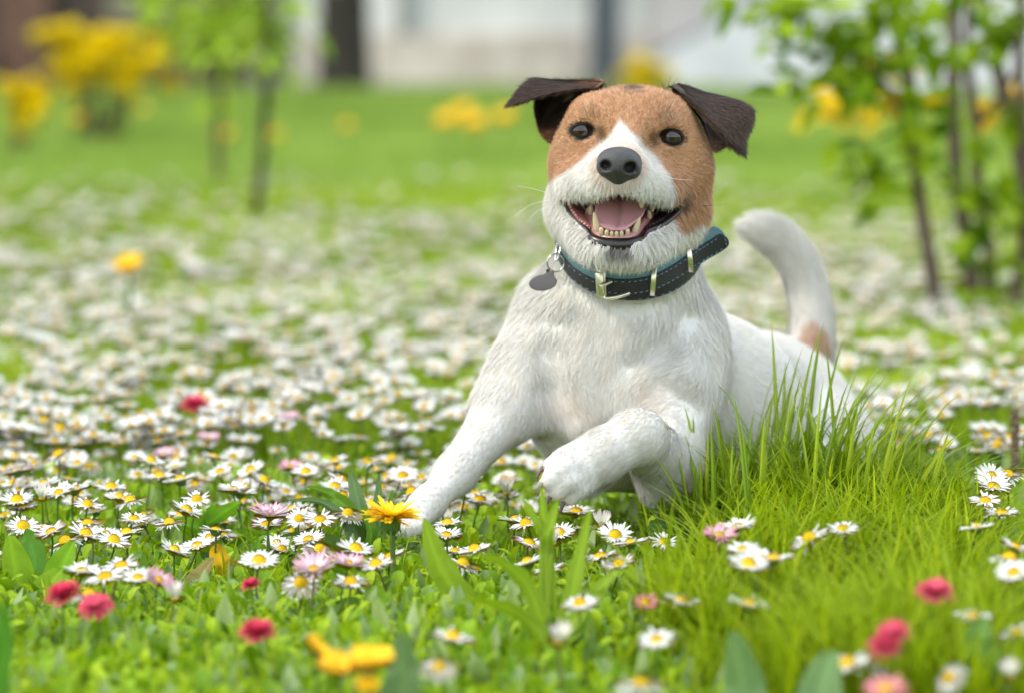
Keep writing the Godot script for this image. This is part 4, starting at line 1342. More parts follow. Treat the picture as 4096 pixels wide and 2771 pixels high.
	for q in [[Vector3(0.0352, 0.229, 0.04), 0.0012], [Vector3(0.0383, 0.2217, 0.04), 0.0012], [Vector3(0.0432, 0.2148, 0.04), 0.0012], [Vector3(0.0487, 0.2089, 0.04), 0.0013], [Vector3(0.0529, 0.2048, 0.04), 0.0019], [Vector3(0.0553, 0.1999, 0.04), 0.0036], [Vector3(0.0601, 0.1972, 0.04), 0.0043], [Vector3(0.067, 0.1959, 0.04), 0.0047], [Vector3(0.074, 0.1956, 0.04), 0.0048], [Vector3(0.0809, 0.196, 0.04), 0.0046], [Vector3(0.0871, 0.1977, 0.04), 0.0041], [Vector3(0.0905, 0.2013, 0.04), 0.0034], [Vector3(0.094, 0.2046, 0.04), 0.0024], [Vector3(0.1023, 0.2083, 0.04), 0.0022], [Vector3(0.1105, 0.2143, 0.04), 0.0019], [Vector3(0.116, 0.2198, 0.04), 0.0016], [Vector3(0.1188, 0.2241, 0.04), 0.0014]]:
		lip.append(surf(q[0]) + Vector3(0, 0, -q[1] * 0.35))
		lr.append(q[1])
	for k in 2:
		for i in range(1, lip.size() - 1):
			lip[i].z = (lip[i - 1].z + lip[i].z * 2.0 + lip[i + 1].z) * 0.25
	b.tube(spline(lip, 70), spline(lr, 70), 9)
	mi("lower_lip", b.mesh(), M.wet, dog)
	b = Build.new()
	b.col = Color(0.012, 0.010, 0.011)
	lip = []
	for q in [Vector3(0.0349, 0.2311, 0.04), Vector3(0.0428, 0.2307, 0.04), Vector3(0.0525, 0.23, 0.04), Vector3(0.0621, 0.2328, 0.04), Vector3(0.0714, 0.2352, 0.04), Vector3(0.0815, 0.2335, 0.04), Vector3(0.0918, 0.2297, 0.04), Vector3(0.1022, 0.2266, 0.04), Vector3(0.1119, 0.2269, 0.04), Vector3(0.1188, 0.2259, 0.04)]:
		lip.append(surf(q) + Vector3(0, -0.0008, -0.0045))
	b.tube(spline(lip, 60), [0.0016], 8)
	mi("upper_lip", b.mesh(), M.wet, dog)
	# teeth: tip, root, radius
	for t in [["upper_canine", Vector3(0.0553, 0.2253, 0.049), Vector3(0.0555, 0.2318, 0.047), 0.0021], ["upper_canine", Vector3(0.0893, 0.2217, 0.05), Vector3(0.089, 0.2297, 0.047), 0.0023],
			["lower_canine", Vector3(0.0566, 0.2188, 0.05), Vector3(0.059, 0.2042, 0.048), 0.0024], ["lower_canine", Vector3(0.0878, 0.2154, 0.05), Vector3(0.0844, 0.2042, 0.048), 0.0023],
			["incisor", Vector3(0.0613, 0.2088, 0.0555), Vector3(0.0616, 0.2025, 0.0535), 0.0016], ["incisor", Vector3(0.065, 0.2071, 0.0572), Vector3(0.0652, 0.2022, 0.0555), 0.0015], ["incisor", Vector3(0.0685, 0.2062, 0.0582), Vector3(0.0685, 0.202, 0.057), 0.0013], ["incisor", Vector3(0.0718, 0.2061, 0.0585), Vector3(0.0718, 0.2019, 0.0574), 0.0014], ["incisor", Vector3(0.0752, 0.2064, 0.0582), Vector3(0.0751, 0.202, 0.057), 0.0014], ["incisor", Vector3(0.0795, 0.2078, 0.0562), Vector3(0.0793, 0.2026, 0.0545), 0.0015],
			["premolar", Vector3(0.0549, 0.2226, 0.024), Vector3(0.0552, 0.2159, 0.022), 0.0024], ["premolar", Vector3(0.053, 0.2203, 0.014), Vector3(0.0537, 0.2146, 0.012), 0.0024], ["premolar", Vector3(0.0571, 0.2234, 0.032), Vector3(0.0544, 0.2288, 0.03), 0.002],
			["premolar", Vector3(0.0972, 0.2175, 0.026), Vector3(0.0976, 0.2236, 0.024), 0.0022], ["premolar", Vector3(0.0948, 0.2191, 0.03), Vector3(0.0954, 0.2134, 0.028), 0.0018]]:
		b = Build.new()
		var p: Vector3 = t[1]
		var r: Vector3 = t[2]
		var q: float = t[3]
		b.tube([r, r.lerp(p, 0.35), r.lerp(p, 0.7), r.lerp(p, 0.92), p], [q * 0.95, q * 1.05, q * 0.8, q * 0.5, q * 0.22] if t[0] != "incisor" else [q * 0.8, q * 1.0, q * 1.05, q * 0.85, q * 0.4], 9)
		mi(t[0], b.mesh(), M.tooth, dog)

func ear_sheet(n: String, curves: Array, thick: float, c_out: Callable, fur_len: float, dirs: Array, label: String) -> void:
	# curves: polylines from the root to the free edge, each resampled across
	var nu := 26
	var nv := 22
	var cr := []
	for c in curves:
		cr.append(spline(c, nu))
	var rows := []
	for i in nv + 1:
		var row := []
		rows.append(row)
	for j in nu + 1:
		var colp := []
		for c in cr:
			colp.append(c[j])
		var sp := spline(colp, nv)
		for i in nv + 1:
			rows[i].append(sp[i])
	var b := Build.new()
	b.sheet(rows, false)
	var nbase := b.v.size()
	# second skin, a thickness away, and the rim between
	var w := nu + 1
	for i in nbase:
		var r := i / w
		var c := i % w
		var edge := minf(minf(c, nu - c), nv - r) / 3.0
		var th := thick * clampf(edge, 0.25, 1.0)
		b.put(b.v[i] - b.n[i] * th, -b.n[i])
	for i in nv:
		for j in nu:
			var a := nbase + i * w + j
			b.tri(a, a + 1, a + w + 1)
			b.tri(a, a + w + 1, a + w)
	for i in nv:
		for j in [0, nu]:
			var a: int = i * w + int(j)
			b.tri(a, a + w, nbase + a + w)
			b.tri(a, nbase + a + w, nbase + a)
	for j in nu:
		var a := nv * w + j
		b.tri(a, a + 1, nbase + a + 1)
		b.tri(a, nbase + a + 1, nbase + a)
	for i in b.v.size():
		b.c[i] = c_out.call(b.v[i]) * 0.8
	var e := mi("ear", b.mesh(), M.skin, dog)
	e.set_meta("label", label)
	var lay := func(p: Vector3) -> Array:
		var best := 1e9
		var d := Vector3.DOWN
		for q in dirs:
			var r: float = (p - q[0]).length()
			if r < best:
				best = r
				d = q[1]
		return [d, fur_len * 1.25, 0.26]
	var every := func(p: Vector3, _n: Vector3) -> float: return 1.0
	grow("ear_hair", b, 1300000.0, every, c_out, lay, e, 0.00065)

func make_ears() -> void:
	var dark := func(p: Vector3) -> Color:
		var w := 0.5 + 0.5 * tone.get_noise_3dv(p * 1500.0)
		var c := Color(0.05, 0.032, 0.024).lerp(Color(0.11, 0.066, 0.046), w)
		# tan shows at the root of the ear
		var root := maxf(smoothstep(0.02, 0.008, (p - Vector3(0.0603, 0.3053, -0.01)).length()), smoothstep(0.018, 0.008, (p - Vector3(0.0239, 0.2675, -0.01)).length()))
		root = maxf(root, smoothstep(0.016, 0.006, (p - Vector3(0.1433, 0.2591, -0.01)).length()))
		return c.lerp(Color(0.3, 0.13, 0.055), root * 0.8)
	# the level ear: cup, then the flap that folds forward
	ear_sheet("ear", [
		[Vector3(0.0613, 0.3016, 0.008), Vector3(0.0534, 0.292, -0.012), Vector3(0.0437, 0.2819, -0.02), Vector3(0.0345, 0.2714, -0.02), Vector3(0.0287, 0.2636, -0.002)],
		[Vector3(0.063, 0.3026, -0.006), Vector3(0.0517, 0.2962, -0.04), Vector3(0.0356, 0.2874, -0.048), Vector3(0.0219, 0.2779, -0.035), Vector3(0.0204, 0.2702, -0.014)],
		[Vector3(0.0639, 0.3049, -0.012), Vector3(0.0497, 0.3024, -0.045), Vector3(0.0327, 0.298, -0.05), Vector3(0.0205, 0.2913, -0.036), Vector3(0.0165, 0.282, -0.016)],
		[Vector3(0.0639, 0.3063, -0.014), Vector3(0.0468, 0.3063, -0.044), Vector3(0.0298, 0.3059, -0.048), Vector3(0.0184, 0.3027, -0.034), Vector3(0.0158, 0.2904, -0.018)]],
		0.0022, dark, 4.0, [[Vector3(0.0339, 0.2865, -0.03), Vector3(-0.7, 0.6, 0)]], "dark brown ear held level, folded forward at its tip")
	ear_sheet("ear", [
		[Vector3(0.0653, 0.3056, -0.015), Vector3(0.0482, 0.3057, -0.042), Vector3(0.0312, 0.3063, -0.044), Vector3(0.0198, 0.308, -0.034), Vector3(0.0134, 0.3084, -0.03)],
		[Vector3(0.0644, 0.3065, -0.004), Vector3(0.0478, 0.3071, -0.02), Vector3(0.031, 0.3073, -0.022), Vector3(0.0176, 0.3087, -0.018), Vector3(0.0105, 0.3076, -0.018)],
		[Vector3(0.0621, 0.3056, 0.003), Vector3(0.0461, 0.3059, 0), Vector3(0.0286, 0.3042, 0), Vector3(0.0126, 0.3014, 0), Vector3(0.0042, 0.3013, -0.002)],
		[Vector3(0.06, 0.3036, 0.006), Vector3(0.0439, 0.3026, 0.008), Vector3(0.0265, 0.2995, 0.008), Vector3(0.0098, 0.295, 0.008), Vector3(-0.0035, 0.2912, 0.008)]],
		0.0026, dark, 4.5, [[Vector3(0.0545, 0.3056, 0), Vector3(-1, 0.05, 0.4)], [Vector3(0.0231, 0.3042, 0), Vector3(-0.9, -0.3, 0.3)], [Vector3(0.0021, 0.2958, 0), Vector3(-0.6, -0.8, 0.2)]], "dark brown ear held level, folded forward at its tip")
	# the drooping ear
	ear_sheet("ear", [
		[Vector3(0.1115, 0.3016, 0.008), Vector3(0.1235, 0.2927, -0.012), Vector3(0.1331, 0.2819, -0.02), Vector3(0.138, 0.27, -0.018), Vector3(0.1406, 0.2588, 0)],
		[Vector3(0.1127, 0.3027, -0.004), Vector3(0.1275, 0.2948, -0.038), Vector3(0.1407, 0.2846, -0.046), Vector3(0.1486, 0.2724, -0.032), Vector3(0.1462, 0.2597, -0.012)],
		[Vector3(0.1143, 0.3039, -0.01), Vector3(0.1306, 0.2968, -0.044), Vector3(0.1466, 0.2888, -0.05), Vector3(0.1557, 0.2765, -0.034), Vector3(0.1512, 0.2631, -0.014)]],
		0.0022, dark, 4.0, [[Vector3(0.1329, 0.2795, -0.03), Vector3(0.7, 0.2, 0)]], "dark brown drooping ear folded into a triangle")
	ear_sheet("ear", [
		[Vector3(0.1095, 0.3028, -0.012), Vector3(0.1215, 0.3017, -0.03), Vector3(0.1347, 0.2972, -0.04), Vector3(0.1516, 0.2934, -0.038), Vector3(0.1674, 0.2887, -0.03)],
		[Vector3(0.1097, 0.3038, 0), Vector3(0.1234, 0.3004, -0.01), Vector3(0.1391, 0.294, -0.014), Vector3(0.1561, 0.2898, -0.016), Vector3(0.1696, 0.2855, -0.018)],
		[Vector3(0.1116, 0.3036, 0.004), Vector3(0.1255, 0.296, 0.006), Vector3(0.141, 0.2855, 0.004), Vector3(0.1575, 0.279, -0.002), Vector3(0.1677, 0.2766, -0.01)],
		[Vector3(0.1136, 0.3023, 0.007), Vector3(0.1267, 0.292, 0.012), Vector3(0.1406, 0.2781, 0.014), Vector3(0.155, 0.2681, 0.006), Vector3(0.1632, 0.267, -0.004)],
		[Vector3(0.1149, 0.3009, 0.009), Vector3(0.1265, 0.2893, 0.015), Vector3(0.139, 0.2754, 0.017), Vector3(0.1519, 0.2627, 0.012), Vector3(0.1628, 0.2568, 0.004)]],
		0.0026, dark, 4.5, [[Vector3(0.1174, 0.3014, 0), Vector3(0.8, -0.4, 0.3)], [Vector3(0.1454, 0.2874, 0), Vector3(0.7, -0.7, 0.2)], [Vector3(0.1609, 0.27, 0), Vector3(0.2, -1, 0.1)]], "dark brown drooping ear folded into a triangle")

func make_claws() -> void:
	for t in TOES:
		var b := Build.new()
		b.col = Color(0.11, 0.07, 0.055)
		var e: Vector3 = t[2]
		var d: Vector3 = (t[2] - t[1]).normalized()
		b.tube(spline([e + d * 0.003 + Vector3(0, 0.002, 0), e + d * 0.008 + Vector3(-0.0005, 0.001, 0.0015), e + d * 0.0118 + Vector3(0.0004, -0.0022, 0.0015)], 6), [0.0021, 0.002, 0.0018, 0.0016, 0.0013, 0.0009, 0.0005], 8)
		mi("claw", b.mesh(), M.wet, dog)

func make_whiskers() -> void:
	# wiry tufts where the ears leave the crown
	var tuft := Build.new()
	for q in [[Vector3(0.0617, 0.3046, -0.012), 0.012, 46], [Vector3(0.1114, 0.3019, -0.008), 0.009, 40]]:
		for k in q[2]:
			var g := rng.randf()
			tuft.col = Color(0.03, 0.024, 0.02).lerp(Color(0.42, 0.3, 0.2), g * g)
			var o: Vector3 = q[0] + Vector3(rng.randfn() * q[1] * 0.5, rng.randf_range(-0.002, 0.0005), rng.randfn() * 0.004)
			var d := Vector3(rng.randfn() * 0.35, 1.0, rng.randf_range(-0.5, 0.2)) * rng.randf_range(0.004, 0.0095) * 0.85
			tuft.tube([o, o + d * 0.6, o + d + Vector3(rng.randfn(), 0, rng.randfn()) * 0.0012], [0.00013, 0.0001, 0.00003], 4)
	var tm := mi("hair_tufts", tuft.mesh(), M.fur, dog)
	tm.set_meta("kind", "stuff")
	for w in [
		[Vector3(0.0229, 0.2316, 0.03), Vector3(0.0124, 0.2346, 0.035), Vector3(0.0035, 0.2362, 0.04), 1], [Vector3(0.0249, 0.226, 0.03), Vector3(0.0125, 0.2228, 0.035), Vector3(0, 0.2141, 0.04), 1], [Vector3(0.0263, 0.2226, 0.03), Vector3(0.0166, 0.2177, 0.03), Vector3(0.0097, 0.2097, 0.035), 1],
		[Vector3(0.1313, 0.218, 0.01), Vector3(0.1378, 0.2137, 0.02), Vector3(0.1427, 0.2025, 0.02), 0], [Vector3(0.1326, 0.2208, 0.01), Vector3(0.1424, 0.2215, 0.01), Vector3(0.1508, 0.2222, 0.01), 0], [Vector3(0.1312, 0.2285, 0.01), Vector3(0.1401, 0.2329, 0), Vector3(0.1484, 0.2371, 0), 0],
		[Vector3(0.0932, 0.2495, 0.06), Vector3(0.1094, 0.2429, 0.065), Vector3(0.124, 0.2413, 0.06), 1], [Vector3(0.0533, 0.2814, 0.03), Vector3(0.0503, 0.2886, 0.04), Vector3(0.0475, 0.2956, 0.045), 0], [Vector3(0.0567, 0.2807, 0.03), Vector3(0.0565, 0.2886, 0.04), Vector3(0.055, 0.297, 0.045), 0], [Vector3(0.1051, 0.2814, 0.03), Vector3(0.1075, 0.2886, 0.04), Vector3(0.1114, 0.2956, 0.045), 0],
		[Vector3(0.0624, 0.3053, -0.01), Vector3(0.0631, 0.3095, -0.01), Vector3(0.0617, 0.3137, -0.012), 0], [Vector3(0.0603, 0.306, -0.01), Vector3(0.0589, 0.3095, -0.012), Vector3(0.0583, 0.3123, -0.014), 0], [Vector3(0.1094, 0.3032, -0.01), Vector3(0.1101, 0.3074, -0.01), Vector3(0.1122, 0.3116, -0.012), 0], [Vector3(0.1122, 0.3032, -0.01), Vector3(0.1136, 0.3067, -0.01), Vector3(0.1172, 0.3102, -0.012), 0]]:
		var b := Build.new()
		b.col = Color(0.75, 0.73, 0.7) if w[3] == 1 else Color(0.03, 0.025, 0.02)
		b.tube(spline([w[0], w[1], w[2]], 10), spline([0.0002, 0.00015, 0.00005], 10) if w[3] == 1 else spline([0.00014, 0.0001, 0.00004], 10), 5)
		mi("whisker", b.mesh(), M.fur, dog)

# ------------------------------------------------------------------ the collar
# a band swept along points: across = direction of its width at each point, out = its outer face
func band(b: Build, pts: Array, across: Array, width: float, thick: float, shift := 0.0, depth := 0.0, ring := false, taper := false) -> void:
	var rows := []
	var m := pts.size()
	for i in m:
		var t: Vector3 = (pts[(i + 1) % m] - pts[posmod(i - 1, m)] if ring else pts[mini(i + 1, m - 1)] - pts[maxi(i - 1, 0)]).normalized()
		var u: Vector3 = (across[i] - t * across[i].dot(t)).normalized()
		var o := t.cross(u).normalized()
		var row := []
		var hw := width * 0.5
		var ht := thick * 0.5
		if taper:
			var e := float(mini(m - 1 - i, 8)) / 8.0
			hw *= sqrt(maxf(1.0 - pow(1.0 - e, 2.0), 0.0)) * 0.98 + 0.02
		var c: Vector3 = pts[i] + u * shift + o * depth
		var r := minf(ht, hw) * 0.7
		for q in [[1, 1], [-1, 1], [-1, -1], [1, -1]]:
			for s in 3:
				var w: float = [0.0, 0.5, 1.0][s] * PI / 2
				var base: float = {[1, 1]: 0.0, [-1, 1]: PI / 2, [-1, -1]: PI, [1, -1]: PI * 1.5}[q]
				row.append(c + u * (q[0] * (hw - r) + cos(base + w) * r) + o * (q[1] * (ht - r) + sin(base + w) * r))
		rows.append(row)
	if ring:
		rows.append(rows[0])
	else:
		var mid0 := Vector3.ZERO
		for p in rows[0]: mid0 += p / 12.0
		var mid1 := Vector3.ZERO
		for p in rows[-1]: mid1 += p / 12.0
		var a0 := []
		var a1 := []
		for k in 12:
			a0.append(mid0)
			a1.append(mid1)
		rows.insert(0, a0)
		rows.append(a1)
	b.sheet(rows, true, true)

func stitches(b: Build, pts: Array, across: Array, off: float, depth: float) -> void:
	# short raised threads, one every 3.6 mm
	var acc := 0.0
	var last: Vector3 = pts[0]
	for i in range(1, pts.size()):
		acc += (pts[i] - last).length()
		last = pts[i]
		if acc < 0.0036 or i + 1 >= pts.size():
			continue
		acc = 0.0
		var t: Vector3 = (pts[i + 1] - pts[i - 1]).normalized()
		var u: Vector3 = (across[i] - t * across[i].dot(t)).normalized()
		var o := t.cross(u).normalized()
		var c: Vector3 = pts[i] + u * off + o * depth
		b.tube([c - t * 0.00115 - o * 0.0002, c + o * 0.0002, c + t * 0.00115 - o * 0.0002 + u * 0.0002], [0.0002, 0.00035, 0.0002], 5)

func make_collar() -> void:
	var collar := thing("collar", "black leather dog collar lined with teal felt, stitched in blue, on the terrier's neck", "collar")
	var ring := []
	var up := []
	var n := 120
	var c := Vector3(0.0841, 0.1934, -0.048)
	var axis := Vector3(0.0, 0.86, 0.51)
	for k in n:
		var w := TAU * k / n
		ring.append(c + Vector3(0.0525 * sin(w), -0.0335 * cos(w), 0.0575 * cos(w)))
		up.append((axis + Vector3(sin(w), 0, cos(w)) * 0.12).normalized())
	var b := Build.new()
	band(b, ring, up, 0.0125, 0.0022, 0.0, 0.0, true)
	mi("strap", b.mesh(), M.leather, collar)
	b = Build.new()
	band(b, ring, up, 0.0185, 0.0036, 0.0026, -0.0022, true)
	mi("lining", b.mesh(), M.felt, collar)
	b = Build.new()
	stitches(b, ring, up, 0.0047, 0.0011)
	stitches(b, ring, up, -0.0047, 0.0011)
	mi("stitching", b.mesh(), M.thread, collar)
	# the free end: through the buckle, both keepers, and off to the side
	var ctl := [Vector3(0.0601, 0.1685, 0.012), Vector3(0.067, 0.1666, 0.0155), Vector3(0.0767, 0.1657, 0.0175), Vector3(0.0879, 0.1663, 0.0165), Vector3(0.0992, 0.1688, 0.0125), Vector3(0.1121, 0.1746, 0.004), Vector3(0.1252, 0.1822, -0.008), Vector3(0.1353, 0.1881, -0.014), Vector3(0.1439, 0.1929, -0.016), Vector3(0.1512, 0.1979, -0.016)]
	var free := spline(ctl, 110)
	var fu := []
	for k in 111:
		var t := k / 110.0
		fu.append(Vector3(0.06 - 0.30 * t, 1.0, 0.42 - 0.1 * t).normalized())
	b = Build.new()
	band(b, free, fu, 0.0122, 0.0022, 0.0, 0.0022, false, true)
	mi("strap_end", b.mesh(), M.leather, collar)
	b = Build.new()
	band(b, free, fu, 0.0175, 0.0042, 0.0034, -0.0004, false, true)
	mi("lining", b.mesh(), M.felt, collar)
	b = Build.new()
	stitches(b, free.slice(4, 104), fu.slice(4, 104), 0.0045, 0.0033)
	stitches(b, free.slice(4, 104), fu.slice(4, 104), -0.0045, 0.0033)
	for q in 3:
		var e: Vector3 = free[106]
		b.tube([e + fu[106] * (0.003 - q * 0.003) + Vector3(0.0006, 0, 0.0034), e + fu[106] * (0.0012 - q * 0.003) + Vector3(0.0008, 0, 0.0035)], [0.0003], 5)
	mi("stitching", b.mesh(), M.thread, collar)
	# buckle: a roller bar, the bent frame and the prong
	var bk := Node3D.new()
	bk.name = "buckle"
	collar.add_child(bk)
	b = Build.new()
	b.tube([Vector3(0.0608, 0.1745, 0.0195), Vector3(0.0615, 0.1669, 0.0195), Vector3(0.0622, 0.159, 0.018)], [0.0031], 14)
	mi("roller", b.mesh(), M.brass, bk)
	b = Build.new()
	b.tube(spline([Vector3(0.0617, 0.1753, 0.019), Vector3(0.0624, 0.1774, 0.019), Vector3(0.0655, 0.1788, 0.018), Vector3(0.0698, 0.1792, 0.014), Vector3(0.0727, 0.1788, 0.01)], 16), [0.0016], 10)
	b.tube(spline([Vector3(0.0636, 0.1595, 0.018), Vector3(0.0645, 0.1574, 0.018), Vector3(0.0669, 0.1569, 0.0185), Vector3(0.0725, 0.1578, 0.0195), Vector3(0.0781, 0.1594, 0.0195), Vector3(0.0816, 0.1605, 0.018)], 18), [0.0014], 10)
	b.tube([Vector3(0.0643, 0.1753, 0.019), Vector3(0.0645, 0.1669, 0.019), Vector3(0.0649, 0.1591, 0.018)], [0.0011], 10)
	mi("frame", b.mesh(), M.brass, bk)
	b = Build.new()
	b.tube([Vector3(0.0615, 0.1661, 0.0235), Vector3(0.064, 0.1666, 0.0235), Vector3(0.0668, 0.1678, 0.0225), Vector3(0.0694, 0.1687, 0.0213)], [0.0016, 0.0014, 0.0011, 0.0009], 10)
	mi("prong", b.mesh(), M.brass, bk)
	# keepers: flat metal loops round the strap
	for q in [[Vector3(0.0991, 0.1773, 0.0185), Vector3(0.0985, 0.1687, 0.0205), Vector3(0.098, 0.1596, 0.0165)], [Vector3(0.1239, 0.1911, -0.0005), Vector3(0.1248, 0.1832, 0.0022), Vector3(0.1257, 0.1748, -0.002)]]:
		b = Build.new()
		var side := []
		var pts := [q[0] + Vector3(0, 0.0004, -0.008), q[0] + Vector3(0, 0.0006, -0.001), q[0], q[1], q[2], q[2] + Vector3(0, -0.0006, -0.001), q[2] + Vector3(0, -0.0004, -0.008)]
		for k in pts.size(): side.append(Vector3(1, 0, 0.1))
		band(b, pts, side, 0.0034, 0.0011)
		mi("keeper", b.mesh(), M.brass, collar)
	# small holes punched in the strap end
	for hp in [Vector3(0.0931, 0.1673, 0.0182), Vector3(0.1092, 0.1737, 0.0095)]:
		b = Build.new()
		b.ellipsoid(hp, Vector3(0.0009, 0.0009, 0.0005), 10, 6)
		mi("hole", b.mesh(), mat("hole_black", Color(0.003, 0.003, 0.003), 0.9), collar)
	# ring and tag
	b = Build.new()
	b.tube(spline([Vector3(0.0324, 0.1922, -0.022), Vector3(0.0341, 0.1941, -0.02), Vector3(0.0347, 0.1918, -0.017), Vector3(0.0335, 0.1864, -0.014), Vector3(0.0321, 0.1818, -0.013), Vector3(0.0309, 0.1817, -0.015), Vector3(0.0312, 0.1875, -0.018)], 30, true), [0.0009], 8, true)
	mi("d_ring", b.mesh(), M.steel, collar)
	b = Build.new()
	var rp := []
	var rc := Vector3(0.0309, 0.1796, -0.012)
	for k in 32:
		var w := TAU * k / 32
		rp.append(rc + Vector3(cos(w) * 0.0060, sin(w) * 0.0064, sin(w) * 0.001 - cos(w) * 0.0022))
	b.tube(rp, [0.00058], 8, true)
	mi("split_ring", b.mesh(), M.steel, collar)
	b = Build.new()
	var tc := Vector3(0.0218, 0.1662, -0.004)
	var tb := Basis(Vector3(0.98, 0.13, 0.14).normalized(), Vector3(-0.13, 0.98, -0.12).normalized(), Vector3(-0.15, 0.10, 0.98).normalized())
	var edge := []
	for k in 48:
		var w := TAU * k / 48
		var p := Vector2(cos(w) * 0.0100, sin(w) * 0.0057)
		var bump := 0.0045 * exp(-pow((w - 1.05) / 0.27, 2.0))
		p += p.normalized() * bump
		edge.append(Vector3(p.x, p.y, 0))
	var rows := []
	for q in [[0.0, 0.0005], [0.93, 0.0005], [1.0, 0.0002], [1.0, -0.0002], [0.93, -0.0005], [0.0, -0.0005]]:
		var row := []
		for e in edge: row.append(tc + tb * (e * q[0] + Vector3(0, 0, q[1])))
		rows.append(row)
	b.sheet(rows, true, true)
	mi("tag", b.mesh(), M.tag_metal, collar)
	b = Build.new()
	b.ellipsoid(tc + tb * Vector3(0.0046, 0.0078, 0.0004), Vector3(0.0014, 0.0014, 0.0003), 12, 6)
	mi("tag_hole", b.mesh(), mat("tag_hole", Color(0.01, 0.01, 0.01), 0.6), collar)

# ------------------------------------------------------------------ the meadow
func half_width(z: float, spread := 1.5) -> float:
	return 512.0 / 4000.0 * (2.8 - z) * spread + 0.04

func blade_mesh(bend := 0.4, w := 0.5, fold := 0.25) -> ArrayMesh:
	# one grass blade, unit height, unit width, bending towards +z
	var b := Build.new()
	var rows := []
	for i in 7:
		var t := i / 6.0
		var ww := w * (1.0 - pow(t, 2.2)) * (0.75 + 0.25 * minf(t * 3.0, 1.0)) + 0.008
		var y := sin(t * 1.15) / sin(1.15) * (1.0 - bend * 0.12 * t)
		rows.append([Vector3(-ww, y, bend * t * t + fold * 0.0), Vector3(0, y, bend * t * t - 0.0), Vector3(ww, y, bend * t * t)])
	b.sheet(rows, false)
	for i in b.v.size():
		var s := (i % 3) - 1
		b.n[i] = (b.n[i] + Vector3(s * fold, 0, 0)).normalized()
	return b.mesh()

func blade_clump(s: int, n: int, height: float, width: float) -> ArrayMesh:
	var r := RandomNumberGenerator.new()
	r.seed = s
	var b := Build.new()
	for k in n:
		var a := r.randf() * TAU
		var h := height * r.randf_range(0.5, 1.1)
		var lean := r.randf_range(0.1, 0.55) * h
		var o := Vector3(r.randfn(), 0, r.randfn()) * height * 0.16
		var d := Vector3(cos(a), 0, sin(a))
		var f := r.randf() * TAU
		var side := Vector3(cos(f), 0, sin(f))
		var g := r.randf_range(0.75, 1.2)
		b.col = Color(g * r.randf_range(0.9, 1.15), g, g * 0.9)
		var rows := []
		for i in 5:
			var t := i / 4.0
			var w := width * r.randf_range(0.9, 1.1) * (1.0 - pow(t, 2.0)) + 0.0002
			rows.append([o + d * lean * t * t + Vector3(0, h * t, 0) - side * w, o + d * lean * t * t + Vector3(0, h * t, 0) + side * w])
		b.sheet(rows, false)
	return b.mesh()

func spoon_leaf(round_ := 0.6, cup := 0.25, arch := 0.35) -> ArrayMesh:
	# daisy or speedwell leaf: a stalk that widens into a round blade; unit length along +z, base at the origin
	var b := Build.new()
	var rows := []
	for i in 8:
		var t := i / 7.0
		var w := 0.035 + round_ * 0.5 * smoothstep(0.2, 0.62, t) * sqrt(maxf(1.0 - pow(maxf(t - 0.62, 0.0) / 0.385, 2.0), 0.0))
		var y := arch * sin(t * 2.2) * 0.8
		var row := []
		for s in [-1.0, -0.55, 0.0, 0.55, 1.0]:
			row.append(Vector3(s * w, y + cup * absf(s) * w - (0.012 if s == 0.0 else 0.0), t))
		rows.append(row)
	b.sheet(rows, false, true)
	for i in b.v.size():
		var s := absf((i % 5) - 2.0)
		b.c[i] = Color(1, 1, 1) * (1.12 if s == 0.0 else 1.0)
	return b.mesh()

var patch := FastNoiseLite.new()
# flower heads close by: nothing taller may stand right before them
var heads: Array = []
func hides(p: Vector3, top: float) -> bool:
	for h in heads:
		var dz: float = p.z - h.z
		if dz > -0.004 and dz < 0.32 and absf(p.x - h.x) < 0.0115 and top > h.y - 0.007 + dz * 0.12:
			return true
	return false


func inside_dog(p: Vector3, m := 0.004) -> bool:
	if p.x < -0.12 or p.x > 0.34 or p.z > 0.13 or p.z < -0.46:
		return false
	return body_field.at(p, body_field.all()) < m

